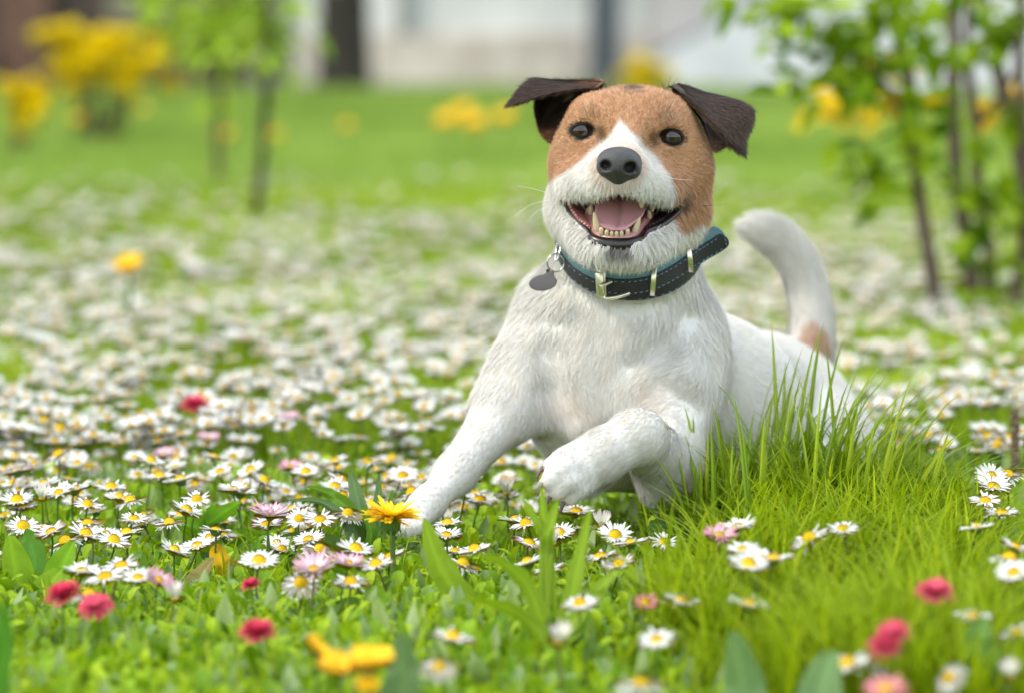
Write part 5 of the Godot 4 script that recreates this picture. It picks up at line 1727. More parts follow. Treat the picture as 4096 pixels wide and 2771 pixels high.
func make_meadow() -> void:
	patch.seed = 12
	patch.frequency = 1.1
	patch.fractal_octaves = 3
	var leaves := [spoon_leaf(0.46, 0.3, 0.3), spoon_leaf(0.3, 0.25, 0.5), spoon_leaf(0.6, 0.4, 0.2)]
	var c_lo := [Color(0.12, 0.24, 0.02), Color(0.2, 0.34, 0.012), Color(0.15, 0.26, 0.10)]
	var c_hi := [Color(0.30, 0.48, 0.03), Color(0.46, 0.60, 0.03), Color(0.33, 0.47, 0.22)]
	# low leaves close by
	for v in 3:
		var ts: Array[Transform3D] = []
		var cs := PackedColorArray()
		for k in 19500:
			var z := 0.88 - 1.75 * rng.randf()
			var x := rng.randf_range(-1, 1) * half_width(z)
			var gy := ground_y(x, z)
			if inside_dog(Vector3(x, gy + 0.015, z), 0.012):
				continue
			var s := (0.0065 + 0.0125 * pow(rng.randf(), 1.8)) * (1.15 if v != 2 else 0.85)
			var ly := gy + rng.randf_range(-0.002, 0.011)
			if hides(Vector3(x, 0, z), ly + s * 0.75):
				continue
			var lift := rng.randf_range(-1.25, -0.15)
			var bs := Basis.from_euler(Vector3(lift, rng.randf() * TAU, rng.randf_range(-0.35, 0.35)), EULER_ORDER_YXZ)
			ts.append(Transform3D(bs.scaled_local(Vector3(s, s, s)), Vector3(x, ly, z)))
			var q := patch.get_noise_2d(x * 6.0, z * 6.0 + v * 40.0) * 0.5 + 0.5
			cs.append(c_lo[v].lerp(c_hi[v], clampf(q + rng.randf_range(-0.35, 0.35), 0, 1)))
		var o := scatter("ground_leaves", leaves[v], M.leaf, ts, cs)
		tag(o, ["low round green leaves carpeting the meadow between the daisy stems", "low yellow green spoon shaped leaves under the daisies", "small bluish green leaves low among the daisies"][v], "ground cover", "", "stuff")
	var tall := [leaf_mesh(0.26, 0.5, -0.12, 7), leaf_mesh(0.36, 0.4, -0.3, 6)]
	for v in 2:
		var ts: Array[Transform3D] = []
		var cs := PackedColorArray()
		for k in 1950:
			var z := 0.85 - 1.4 * rng.randf()
			var x := rng.randf_range(-1, 1) * half_width(z)
			if x > 0.13 and z > -0.1 and rng.randf() < 0.75:
				continue
			var gy := ground_y(x, z)
			var s := rng.randf_range(0.018, 0.036)
			if inside_dog(Vector3(x, gy + 0.02, z), 0.016) or hides(Vector3(x, 0, z), gy + s * 0.85):
				continue
			var bs := Basis.from_euler(Vector3(rng.randf_range(0.5, 1.35), rng.randf() * TAU, rng.randf_range(-0.3, 0.3)), EULER_ORDER_YXZ)
			ts.append(Transform3D(bs.scaled_local(Vector3(s, s, s)), Vector3(x, gy, z)))
			cs.append([Color(0.11, 0.25, 0.02), Color(0.2, 0.31, 0.12)][v].lerp([Color(0.34, 0.5, 0.03), Color(0.42, 0.52, 0.28)][v], rng.randf()))
		tag(scatter("ground_leaves", tall[v], M.leaf, ts, cs), ["narrow upright green leaves sprinkled among the daisies", "pale broader leaves sprinkled among the daisies"][v], "ground cover", "", "stuff")
	# thin short grass among them, then the taller lawn at the right foreground
	var blades := [blade_mesh(0.25), blade_mesh(0.6), blade_mesh(0.9)]
	for v in 3:
		var ts: Array[Transform3D] = []
		var cs := PackedColorArray()
		for k in 12500:
			var z := 0.88 - 1.8 * rng.randf()
			var x := rng.randf_range(-1, 1) * half_width(z)
			var gy := ground_y(x, z)
			if inside_dog(Vector3(x, gy + 0.02, z), 0.01):
				continue
			var h := 0.014 + 0.028 * pow(rng.randf(), 1.5)
			if hides(Vector3(x, 0, z), gy + h):
				continue
			var w := rng.randf_range(0.0012, 0.0026)
			var bs := Basis(Vector3.UP, rng.randf() * TAU) * Basis(Vector3.RIGHT, rng.randf_range(-0.2, 0.5))
			ts.append(Transform3D(bs.scaled_local(Vector3(w, h, h)), Vector3(x, gy - 0.002, z)))
			cs.append(Color(0.195, 0.342, 0.009).lerp(Color(0.439, 0.586, 0.03), rng.randf()))
		var lawn_at := func() -> Vector3:
			var z := rng.randf_range(-0.05, 0.68)
			var l := 0.135 + 0.05 * sin(z * 9.0 + 0.9) + 0.02 * rng.randfn()
			return Vector3(rng.randf_range(l, 0.335 - 0.06 * z), 0, z)
		for k in 3000:
			var p: Vector3 = lawn_at.call()
			var dens := smoothstep(-0.06, 0.03, p.z) * (1.0 - 0.7 * smoothstep(0.27, 0.36, p.x))
			if rng.randf() > dens or inside_dog(p + Vector3(0, 0.03, 0), 0.01):
				continue
			var h := rng.randf_range(0.04, 0.092)
			var w := rng.randf_range(0.002, 0.0036)
			var bs := Basis(Vector3.UP, rng.randf() * TAU) * Basis(Vector3.RIGHT, rng.randf_range(-0.1, 0.3))
			p.y = ground_y(p.x, p.z)
			if hides(p, p.y + h * 0.9):
				continue
			ts.append(Transform3D(bs.scaled_local(Vector3(w, h, h)), p))
			cs.append(Color(0.22, 0.354, 0.0072).lerp(Color(0.464, 0.586, 0.018), rng.randf()))
		var o := scatter("grass", blades[v], M.leaf, ts, cs)
		tag(o, ["upright fine green grass blades in the lawn around the dog", "bending fine green grass blades in the lawn around the dog", "arching fine green grass blades in the lawn around the dog"][v], "grass", "", "stuff")
	# meadow behind the dog: leaf clumps and grass clumps
	for v in 3:
		var cl := blade_clump(60 + v, 9, 0.05, 0.0019)
		var ts: Array[Transform3D] = []
		var cs := PackedColorArray()
		for k in 13000:
			var z := -0.5 - 4.2 * pow(rng.randf(), 1.2)
			var x := rng.randf_range(-1, 1) * half_width(z)
			if inside_dog(Vector3(x, 0.02, z), 0.03):
				continue
			var q := patch.get_noise_2d(x * 1.6 + 9.0, z * 1.6) * 0.5 + 0.5
			var s := rng.randf_range(0.55, 0.95) * (0.75 + 0.6 * q)
			ts.append(Transform3D(Basis(Vector3.UP, rng.randf() * TAU).scaled_local(Vector3(s, s, s)), Vector3(x, ground_y(x, z), z)))
			cs.append(Color(0.207, 0.329, 0.018).lerp(Color(0.488, 0.634, 0.06), clampf(q + rng.randf_range(-0.3, 0.3), 0, 1)))
		tag(scatter("grass", cl, M.leaf, ts, cs), ["soft green grass of the meadow just behind the dog", "fresh green grass mixed with daisies behind the dog", "pale green grass tufts between the daisies behind the dog"][v], "grass", "", "stuff")
		var far := blade_clump(80 + v, 14, 0.05, 0.003)
		ts = []
		cs = PackedColorArray()
		for k in 11500:
			var z := -4.3 - 7.9 * pow(rng.randf(), 1.1)
			var x := rng.randf_range(-1, 1) * half_width(z)
			var q := patch.get_noise_2d(x * 0.9, z * 0.5 + 30.0) * 0.5 + 0.5
			var s := rng.randf_range(0.6, 1.1)
			ts.append(Transform3D(Basis(Vector3.UP, rng.randf() * TAU).scaled_local(Vector3(s, s, s)), Vector3(x, ground_y(x, z), z)))
			cs.append(Color(0.213, 0.34, 0.0624).lerp(Color(0.414, 0.545, 0.156), clampf(q + rng.randf_range(-0.25, 0.25), 0, 1)))
		tag(scatter("grass", far, M.leaf, ts, cs), ["far green lawn grass before the pale wall", "far bright grass around the saplings", "far soft grass under the dark trunk"][v], "grass", "", "stuff")

# ------------------------------------------------------------------ flowers
# ray florets: n petals of a daisy head of unit radius; rise >0 cups them, droop bends the tips
func petals_mesh(s: int, n: int, rise: float, droop: float, wild: float, c_in: Color, c_tip: Color, layers := 2, wide := 0.068, r_in := 0.26, dome := 0.0) -> ArrayMesh:
	var r := RandomNumberGenerator.new()
	r.seed = s
	var b := Build.new()
	for l in layers:
		for k in n:
			if r.randf() < wild * 0.25:
				continue
			var a := TAU * (k + 0.5 * l) / n + r.randfn() * 0.04 * (1.0 + wild * 2.0)
			var d := Vector3(cos(a), 0, sin(a))
			var s2 := Vector3(-sin(a), 0, cos(a))
			var ln := r.randf_range(0.86, 1.04) * (1.0 - (0.07 + dome * 0.07) * l)
			var up := rise + (0.12 + dome * 0.22) * l + r.randfn() * 0.09 * (1.0 + wild * 1.6)
			var dr := droop + r.randfn() * 0.1 * (1.0 + wild)
			var tw := r.randfn() * 0.25
			var w := wide * r.randf_range(0.85, 1.15)
			var rows := []
			var cols := []
			for i in 5:
				var t := i / 4.0
				var rad: float = lerpf(r_in * 0.8, ln, t)
				var ww: float = w * [0.45, 0.85, 1.0, 0.92, 0.38][i]
				var y: float = 0.02 * l + up * (rad - r_in) - dr * t * t * 0.5
				var c := d * rad + Vector3(0, y, 0)
				var sd := (s2 * cos(tw * t) + Vector3(0, sin(tw * t), 0)) * ww
				rows.append([c - sd, c + Vector3(0, -0.012, 0), c + sd])
				cols.append(c_in.lerp(c_tip, smoothstep(0.55, 1.0, t)))
			b.sheet(rows, false, true, cols)
	return b.mesh()

func disc_mesh(s: int, rad: float, high: float, c0: Color, c1: Color) -> ArrayMesh:
	# dome of tiny florets, and the green cup below
	var r := RandomNumberGenerator.new()
	r.seed = s
	var b := Build.new()
	b.col = c0
	var rows := []
	for i in 6:
		var la := i / 5.0 * PI / 2
		var row := []
		for j in 14:
			var w := TAU * j / 14
			row.append(Vector3(cos(la) * cos(w) * rad, sin(la) * high, -cos(la) * sin(w) * rad))
		rows.append(row)
	b.sheet(rows, true)
	for k in 560:
		var t := sqrt((k + 0.5) / 70.0)
		var w := k * 2.39996
		var p := Vector3(cos(w) * t * rad, sqrt(maxf(1.0 - t * t, 0.0)) * high, sin(w) * t * rad)
		b.col = c0.lerp(c1, r.randf())
		var q := rad * 0.085
		var nn := Vector3(p.x, p.y * rad / high + 0.05, p.z).normalized()
		var top := p + nn * q * 1.7
		var e := nn.cross(Vector3(0.3, 0.2, 0.9)).normalized()
		var f := nn.cross(e)
		var at := b.v.size()
		b.put(top, nn)
		for m in 4:
			var dd := e * cos(TAU * m / 4) + f * sin(TAU * m / 4)
			b.put(p + dd * q, (nn + dd).normalized())
		for m in 4:
			b.tri(at, at + 1 + m, at + 1 + (m + 1) % 4)
	b.col = Color(0.10, 0.19, 0.04)
	rows = []
	for q in [[0.12, -0.32], [0.24, -0.22], [0.36, -0.04], [0.40, 0.015]]:
		var row := []
		for j in 13:
			var w := TAU * j / 13
			row.append(Vector3(cos(w) * q[0], q[1], -sin(w) * q[0]))
		rows.append(row)
	b.sheet(rows, true)
	return b.mesh()

func stem_mesh(s: int, bend: float, c: Color) -> ArrayMesh:
	# unit height, unit radius; bends and comes back so that it ends over its foot
	var b := Build.new()
	b.col = c
	var pts := []
	for i in 7:
		var t := i / 6.0
		pts.append(Vector3(sin(t * PI) * bend, t, sin(t * PI * 1.7 + s) * bend * 0.5 * sin(t * PI)))
	b.tube(pts, [0.02], 6, false, false)
	return b.mesh()

func joined(parts: Array) -> ArrayMesh:
	# several meshes under transforms made one
	var b := Build.new()
	for q in parts:
		var a: Array = (q[0] as Mesh).surface_get_arrays(0)
		var t: Transform3D = q[1]
		var at := b.v.size()
		var nb := t.basis.inverse().transposed()
		for k in a[Mesh.ARRAY_VERTEX].size():
			b.col = a[Mesh.ARRAY_COLOR][k]
			b.put(t * a[Mesh.ARRAY_VERTEX][k], (nb * a[Mesh.ARRAY_NORMAL][k]).normalized())
		for k in a[Mesh.ARRAY_INDEX]:
			b.ix.append(at + k)
	return b.mesh()

var petal_sets := {}
var disc_sets := []
var stem_sets := []

func make_flower_meshes() -> void:
	var white := Color(0.86, 0.86, 0.85)
	var rosy := Color(0.66, 0.30, 0.42)
	petal_sets["white"] = [petals_mesh(1, 23, 0.10, 0.12, 0.0, white, white), petals_mesh(2, 21, 0.28, 0.1, 0.1, white, white), petals_mesh(3, 22, -0.05, 0.35, 0.25, white, white), petals_mesh(4, 16, 0.2, 0.3, 0.7, white, Color(0.78, 0.72, 0.75)), petals_mesh(8, 23, 0.4, 0.15, 0.15, white, white)]
	petal_sets["bud"] = [petals_mesh(13, 12, 1.5, -0.5, 0.1, Color(0.72, 0.74, 0.62), Color(0.76, 0.6, 0.64), 2, 0.12, 0.2)]
	petal_sets["tipped"] = [petals_mesh(5, 20, 0.3, 0.1, 0.2, white, rosy), petals_mesh(6, 21, 0.15, 0.2, 0.2, white, rosy)]
	petal_sets["pink"] = [petals_mesh(7, 17, 0.45, 0.25, 0.35, Color(0.74, 0.50, 0.58), Color(0.72, 0.16, 0.34), 4, 0.06, 0.2), petals_mesh(9, 16, 0.4, 0.1, 0.3, Color(0.78, 0.62, 0.68), Color(0.74, 0.28, 0.46), 4, 0.06, 0.2)]
	petal_sets["red"] = [petals_mesh(10, 26, 0.1, 0.3, 0.0, Color(0.74, 0.16, 0.24), Color(0.66, 0.015, 0.08), 7, 0.085, 0.08, 1.0), petals_mesh(11, 26, 0.16, 0.25, 0.0, Color(0.68, 0.07, 0.15), Color(0.62, 0.012, 0.07), 7, 0.085, 0.08, 1.0)]
	petal_sets["coral"] = [petals_mesh(12, 16, 0.2, 0.3, 0.2, Color(0.72, 0.3, 0.3), Color(0.72, 0.22, 0.26), 3, 0.09, 0.2)]
	for k in 2:
		disc_sets.append(disc_mesh(20 + k, 0.35, 0.24 + 0.12 * k, Color(0.88, 0.56, 0.0), Color(0.92, 0.68, 0.015)))
	for k in 3:
		stem_sets.append(stem_mesh(k, 0.05 + 0.05 * k, [Color(0.12, 0.21, 0.04), Color(0.16, 0.17, 0.06), Color(0.10, 0.2, 0.035)][k]))

# one flower: a node at the foot of its stem with stem, petals and yellow centre
func daisy(head: Vector3, radius: float, kind: String, tilt: Vector3, label: String, category: String, group: String) -> Node3D:
	var foot := Vector3(head.x + rng.randfn() * 0.006, ground_y(head.x, head.z), head.z + rng.randfn() * 0.006)
	var names := {"white": "white_daisy", "tipped": "white_daisy", "pink": "pink_daisy", "red": "red_daisy", "coral": "pink_daisy"}
	var o := thing(names[kind], label, category, foot, group)
	var h := head - foot
	var si := rng.randi() % 3
	var st := mi("stem", stem_sets[si], M.leaf, o)
	var yb := h
	var xb := Vector3(1, 0, 0) * rng.randf_range(0.03, 0.04)
	var rot := rng.randf() * TAU
	st.transform = Transform3D(Basis(Vector3(cos(rot), 0, sin(rot)) * 0.035, yb, Vector3(-sin(rot), 0, cos(rot)) * 0.035), Vector3.ZERO)
	var up := (Vector3.UP + tilt).normalized()
	var bx := up.cross(Vector3(sin(rot), 0.1, cos(rot))).normalized()
	var bs := Basis(bx, up, bx.cross(up)).scaled_local(Vector3.ONE * radius)
	var pset: Array = petal_sets[kind]
	if kind == "white" and rng.randf() < 0.05:
		pset = petal_sets["bud"]
		bs = bs.scaled_local(Vector3.ONE * 0.55)
	var pt := mi("petals", pset[rng.randi() % pset.size()], M.petal, o)
	pt.transform = Transform3D(bs, h)
	if kind != "red":
		var dc := mi("flower_centre", disc_sets[rng.randi() % 2], M.disc, o)
		var ds := 1.0 if kind != "pink" else 0.75
		dc.transform = Transform3D(bs.scaled_local(Vector3.ONE * ds), h)
	return o

func tilted(amount: float) -> Vector3:
	return Vector3(rng.randfn() * amount - 0.05, 0, rng.randfn() * amount * 0.85 + 0.15)

func where_words(p: Vector3) -> Array:
	# the part of the meadow a far daisy stands in, in things one can find
	if p.x > 0.2:
		return ["white daisy in the soft patch right of the dog, before the shrub", "white daisies right of the dog"]
	if p.x > 0.02:
		return ["white daisy half hidden in the grass beyond the dog's legs", "white daisies beyond the dog's legs"]
	if p.x > -0.15:
		return ["white daisy in the blurred carpet behind the dog's planted leg", "white daisies behind the planted leg"]
	if p.z > -0.75:
		return ["white daisy in the soft row behind the sharp left daisies", "white daisies behind the sharp row"]
	return ["white daisy far back in the blurred carpet at left", "white daisies far back at left"]

# how a point looks across and down from where the meadow is watched
func seen(p: Vector3) -> Vector2:
	return Vector2(p.x, 0.404 - 0.033 - p.y) / (2.8 - p.z) * 4000.0

var said := {}
func near_words(kind: String, p: Vector3) -> String:
	var marks := [
		[Vector3(-0.0784, 0.028, 0.2065), "the yellow dandelion"], [Vector3(-0.2663, 0.012, 0.4396), "the large crimson daisy"], [Vector3(-0.2444, 0.01, 0.4733), "the crimson daisy with paler middle"], [Vector3(-0.2175, 0.01, 0.3653), "the sideways pink daisy"], [Vector3(-0.1607, 0.006, 0.3593), "the small red daisy"], [Vector3(-0.144, 0.008, 0.5563), "the lone blurred crimson daisy"],
		[Vector3(-0.1643, 0.016, 0.1054), "the large fringed pink daisy"], [Vector3(-0.2692, 0.02, -0.5786), "the far red daisy"], [Vector3(-0.1233, 0.012, 0.3322), "the shaggy pink daisy"], [Vector3(-0.1162, 0.018, -0.0149), "the long toothed leaves"], [Vector3(-0.1838, 0.008, 0.2871), "the yellowed leaf"], [Vector3(-0.3114, 0.008, 0.2648), "the broad rounded leaves"],
		[Vector3(-0.0661, 0.008, 0.0968), "the planted paw"], [Vector3(0.034, 0.018, -0.0149), "the lifted paw"], [Vector3(0.1118, 0.008, 0.3091), "the broad pointed leaf"], [Vector3(0.1358, 0.016, 0.2103), "the pink daisy by the tall grass"], [Vector3(0.1723, 0.018, 0.0409), "the tall grass tuft"], [Vector3(0.0798, 0.008, 0.441), "the tiny coral daisy"],
		[Vector3(0.2402, 0.03, 0.5504), "the bright crimson daisy"], [Vector3(0.205, 0.018, 0.6419), "the overlapping crimson pair"], [Vector3(0.3773, 0.028, -0.1757), "the brown flower spike"], [Vector3(-0.072, 0.028, 0.7788), "the largest yellow flower"], [Vector3(-0.0334, 0.026, -0.0195), "the tall ragged daisy"], [Vector3(-0.2055, 0.008, 0.0447), "the nettle like leaves"], [Vector3(-0.0077, 0.008, 0.2648), "the lobed leaves"], [Vector3(-0.1944, 0.008, 0.3306), "the dry curled leaf"]]
	var u := seen(p)
	marks.sort_custom(func(a, b): return seen(a[0]).distance_squared_to(u) < seen(b[0]).distance_squared_to(u))
	for far in [0, 1]:
		for m in marks.slice(0, 5):
			var d := u - seen(m[0])
			var w := ""
			var ax := absf(d.x)
			var ay := absf(d.y)
			if ay > ax * 0.45:
				w = "behind" if d.y < 0 else "in front of"
				if ax > ay * 0.45:
					w = ("behind and %s of" if d.y < 0 else "in front and %s of") % ("left" if d.x < 0 else "right")
			else:
				w = "left of" if d.x < 0 else "right of"
			var n := d.length()
			var close := "close " if n < 28 else ("a little " if n < 60 else ("some way " if n < 110 else "far "))
			var t := "%s %s%s %s" % [kind, close, w, m[1]]
			if not said.has(t):
				said[t] = true
				return t
	return kind + " in the near meadow"

func make_flowers() -> void:
	make_flower_meshes()
	var placed: Array = []
	# flowers placed as they stand in the foreground: head, radius
	var spots := [
		Vector3(-0.3426, 0.023, -0.1993), Vector3(-0.3678, 0.014, -0.1562), Vector3(-0.3386, 0.014, -0.0777), Vector3(-0.3956, 0.018, -0.4104), Vector3(-0.3862, 0.018, -0.4821), Vector3(-0.3678, 0.016, -0.4361), Vector3(-0.3105, 0.018, -0.3054), Vector3(-0.2696, 0.021, -0.1679), Vector3(-0.261, 0.012, -0.1462), Vector3(-0.2424, 0.014, -0.1056), Vector3(-0.2892, 0.014, -0.0642), Vector3(-0.3142, 0.014, -0.0526), Vector3(-0.3237, 0.014, -0.0354), Vector3(-0.3323, 0.014, -0.0071), Vector3(-0.3498, 0.012, -0.006), Vector3(-0.3461, 0.008, -0.0039), Vector3(-0.296, 0.014, 0.0316), Vector3(-0.2794, 0.012, -0.0228), Vector3(-0.2685, 0.014, 0.0096), Vector3(-0.2609, 0.008, 0.0606),
		Vector3(-0.2253, 0.02, -0.2055), Vector3(-0.219, 0.012, -0.1771), Vector3(-0.1995, 0.016, -0.0366), Vector3(-0.1949, 0.012, -0.0455), Vector3(-0.1949, 0.014, -0.1668), Vector3(-0.1824, 0.012, -0.1218), Vector3(-0.2218, 0.014, 0.0041), Vector3(-0.2266, 0.011, 0.0409), Vector3(-0.2347, 0.008, 0.0814), Vector3(-0.1987, 0.01, 0.1369), Vector3(-0.2908, 0.008, 0.0814), Vector3(-0.2888, 0.004, 0.1128), Vector3(-0.2669, 0.004, 0.1425), Vector3(-0.2601, 0.006, 0.1224), Vector3(-0.3297, 0.011, 0.1242), Vector3(-0.3071, 0.012, 0.1566), Vector3(-0.2712, 0.006, 0.2997), Vector3(-0.2478, 0.008, 0.2871), Vector3(-0.2545, 0.006, 0.3213), Vector3(-0.2322, 0.008, 0.3391), Vector3(-0.2567, 0.005, 0.3936), Vector3(-0.2224, 0.004, 0.1905), Vector3(-0.1615, 0.008, 0.2693), Vector3(-0.2091, 0.004, 0.1667), Vector3(-0.2064, 0, 0.3729), Vector3(-0.3005, 0.002, 0.1329),
		Vector3(-0.1068, 0.02, -0.1669), Vector3(-0.1532, 0.014, -0.1543), Vector3(-0.135, 0.014, -0.2306), Vector3(-0.1253, 0.012, -0.1279), Vector3(-0.1284, 0.012, -0.0802), Vector3(-0.1212, 0.011, -0.0307), Vector3(-0.1143, 0.008, 0.0341), Vector3(-0.1455, 0.011, 0.0832), Vector3(-0.1532, 0.008, 0.0179), Vector3(-0.1308, 0.012, 0.0959), Vector3(-0.1672, 0.008, 0.0917), Vector3(-0.135, 0.008, 0.1666), Vector3(-0.1269, 0.003, 0.1786), Vector3(-0.1014, 0.01, 0.2285), Vector3(-0.0863, 0.008, 0.2827), Vector3(-0.1011, 0.002, 0.3199), Vector3(-0.1319, 0.002, 0.322), Vector3(-0.0516, 0.016, 0.0307), Vector3(-0.0334, 0.026, -0.0195), Vector3(-0.0808, 0.013, -0.1441), Vector3(-0.072, 0.011, -0.0592), Vector3(-0.044, 0.009, 0.094), Vector3(-0.0436, 0.012, 0.1762), Vector3(-0.0243, 0.008, 0.2143), Vector3(-0.0319, 0, 0.2227), Vector3(-0.0036, 0.014, -0.0354), Vector3(0.0025, 0.008, 0.0762), Vector3(-0.0229, 0.008, -0.0429), Vector3(-0.0389, 0.012, 0.694), Vector3(-0.0335, 0.008, 0.5703),
		Vector3(0.0606, 0.013, 0.129), Vector3(0.0775, 0.013, 0.2171), Vector3(0.0685, 0.01, 0.1616), Vector3(0.0567, 0.01, 0.2607), Vector3(0.0683, 0.006, 0.2688), Vector3(0.0462, 0.006, 0.1023), Vector3(0.0315, 0.006, 0.1224), Vector3(0.0092, 0.011, 0.109), Vector3(0.0112, 0.008, 0.1811), Vector3(0.0273, 0.003, 0.1498), Vector3(0.0103, 0.002, 0.2365), Vector3(0.0239, 0.002, 0.2634), Vector3(0.1137, 0.012, -0.057), Vector3(0.0448, 0.008, 0.0233), Vector3(0.1424, 0.034, 0.2999), Vector3(0.1396, 0.034, 0.3995), Vector3(0.1395, 0.034, 0.463), Vector3(0.04, 0.012, 0.4708), Vector3(0.0999, 0.014, 0.4723), Vector3(0.1369, 0.016, 0.5082), Vector3(0.0804, 0.012, 0.6018), Vector3(0.0254, 0.012, 0.6087), Vector3(0.0667, 0.014, 0.7549),
		Vector3(0.1555, 0.034, 0.438), Vector3(0.1837, 0.034, 0.3507), Vector3(0.2082, 0.034, 0.3046), Vector3(0.314, 0.034, 0.1659), Vector3(0.3173, 0.034, 0.2272), Vector3(0.2924, 0.034, 0.3046), Vector3(0.3457, 0.034, 0.0286), Vector3(0.3284, 0.034, 0.0908), Vector3(0.3328, 0.034, 0.0401), Vector3(0.3065, 0.034, 0.3864), Vector3(0.2964, 0.034, 0.438), Vector3(0.2916, 0.034, 0.4955), Vector3(0.1474, 0.034, 0.4338), Vector3(0.2573, 0.023, 0.5897), Vector3(0.2823, 0.014, 0.5899), Vector3(0.1799, 0.012, 0.6813), Vector3(0.2014, 0.008, 0.6577), Vector3(0.2318, 0.008, 0.702), Vector3(0.2644, 0.01, 0.7074)]
	var face := {7: 0.0, 20: -0.1, 64: 0.05}
	var i := 0
	for p in spots:
		var w := where_words(p)
		var kind := "white"
		if i in [1, 35, 56, 80, 84, 88]:
			kind = "tipped"
		var t := tilted(0.2)
		if p.z > 0.42 and i % 3 == 0:
			t.z += 0.25
		if i == 0: t = Vector3(-0.45, 0, 0.2)
		if i == 64: t = Vector3(0.15, 0, 0.05)
		if i == 116: t = Vector3(-1.0, 0, 0.9)
		if i in [62, 63, 53]: t = Vector3(0.0, 0, 0.75)
		if i == 107: t = Vector3(0.1, 0, 0.8)
		if i in [76, 124]: t = Vector3(0.0, 0, 0.75)
		var lab: String = w[0]
		var grp: String = w[1]
		if i == 64:
			lab = "tall ragged white daisy rising beside the dog's planted leg"
			grp = ""
		elif i == 0:
			lab = "large white daisy leaning left, high at the left edge"
			grp = ""
		elif i == 46:
			lab = "small sparse petalled white daisy standing above the long toothed leaves"
			grp = ""
		elif i == 76:
			lab = "blurred white daisy facing the viewer at the bottom centre"
			grp = ""
		elif i == 107:
			lab = "round white daisy facing the viewer at the edge of the long grass"
			grp = ""
		elif i == 116:
			lab = "white daisy tipped on its side below the red daisy at right"
			grp = ""
		elif kind == "tipped":
			lab = near_words("pink tipped daisy", p)
			grp = ""
		else:
			lab = near_words("white daisy", p)
			grp = "white daisies of the near meadow"
		var rad := rng.randf_range(0.0105, 0.0135)
		if i == 46: rad = 0.0105
		if i == 107: rad = 0.0125
		daisy(p, rad, kind, t, lab, "daisy", grp)
		placed.append(p)
		heads.append(p)
		i += 1
	# pink and red double daisies, the tiny coral one
	for q in [
		[Vector3(-0.2663, 0.012, 0.4396), 0.0135, "red", Vector3(-0.25, 0, 0.15), "large crimson double daisy, left one of the pair at lower left"],
		[Vector3(-0.2444, 0.01, 0.4733), 0.0125, "red", Vector3(-0.2, 0, 0.45), "crimson double daisy with paler middle, right one of the pair at lower left"],
		[Vector3(-0.2175, 0.01, 0.3653), 0.0115, "pink", Vector3(0.6, 0, 0.3), "fluffy pink double daisy bent sideways right of the crimson pair"],
		[Vector3(-0.1607, 0.006, 0.3593), 0.0075, "red", Vector3(-0.2, 0, 0.1), "small red daisy low beside the dry leaf"],
		[Vector3(-0.144, 0.008, 0.5563), 0.0128, "red", Vector3(0.0, 0, 0.15), "blurred crimson daisy alone near the bottom left of centre"],
		[Vector3(-0.1643, 0.016, 0.1054), 0.0148, "pink", Vector3(0.05, 0, 0.05), "large pink and white fringed daisy left of the dandelion"],
		[Vector3(-0.2692, 0.02, -0.5786), 0.014, "red", Vector3(0.0, 0, 0.25), "red daisy far back among white ones behind the left meadow"],
		[Vector3(-0.2513, 0.016, -0.6006), 0.0125, "pink", Vector3(0.1, 0, 0.25), "pink daisy touching the far red daisy"],
		[Vector3(-0.2423, 0.014, -0.3738), 0.011, "pink", Vector3(0.1, 0, 0.2), "pale pink daisy between the far red daisy and the in focus strip"],
		[Vector3(-0.2697, 0.012, -0.2806), 0.0105, "pink", Vector3(0, 0, 0.2), "pale pink daisy behind the tall white daisies at left"],
		[Vector3(-0.1233, 0.012, 0.3322), 0.0145, "pink", Vector3(-0.1, 0, 0.35), "pink and white shaggy daisy below the dandelion, left of its neighbour"],
		[Vector3(-0.1041, 0.008, 0.2827), 0.0122, "pink", Vector3(0.15, 0, 0.2), "bright pink daisy touching the shaggy pink one below the dandelion"],
		[Vector3(-0.1668, 0.014, -0.1856), 0.011, "pink", Vector3(0.0, 0, 0.2), "faint pink daisy among white ones above the long toothed leaves"],
		[Vector3(-0.1867, 0.014, -0.5311), 0.0105, "pink", Vector3(0.0, 0, 0.2), "small dusky pink daisy far behind the dandelion"],
		[Vector3(0.1295, 0.032, 0.327), 0.0125, "pink", Vector3(0.1, 0, 0.3), "pale pink daisy with yellow centre at the foot of the tall grass"],
		[Vector3(0.0798, 0.008, 0.441), 0.0085, "coral", Vector3(0.0, 0, 0.5), "tiny coral daisy low in front of the dog's lifted paw"],
		[Vector3(0.2331, 0.04, 0.6164), 0.0132, "red", Vector3(0.0, 0, 0.2), "bright crimson daisy in the long grass at right"],
		[Vector3(0.199, 0.036, 0.7326), 0.0108, "red", Vector3(-0.35, 0, 0.45), "crimson daisy, upper one of the overlapping pair at lower right"],
		[Vector3(0.1938, 0.03, 0.7378), 0.0105, "red", Vector3(0.1, 0, 0.35), "crimson daisy, lower one of the overlapping pair at lower right"],
		[Vector3(0.1896, 0.018, 0.7954), 0.013, "coral", Vector3(0.0, 0, 0.3), "pale pink daisy cut by the bottom edge at lower right"]]:
		var hp: Vector3 = q[0]
		daisy(hp, q[1], q[2], q[3], q[4], "daisy", "")
		heads.append(hp)
	# the rest of the white daisies, nearest first; the far ones become one mass
	var rest: Array = []
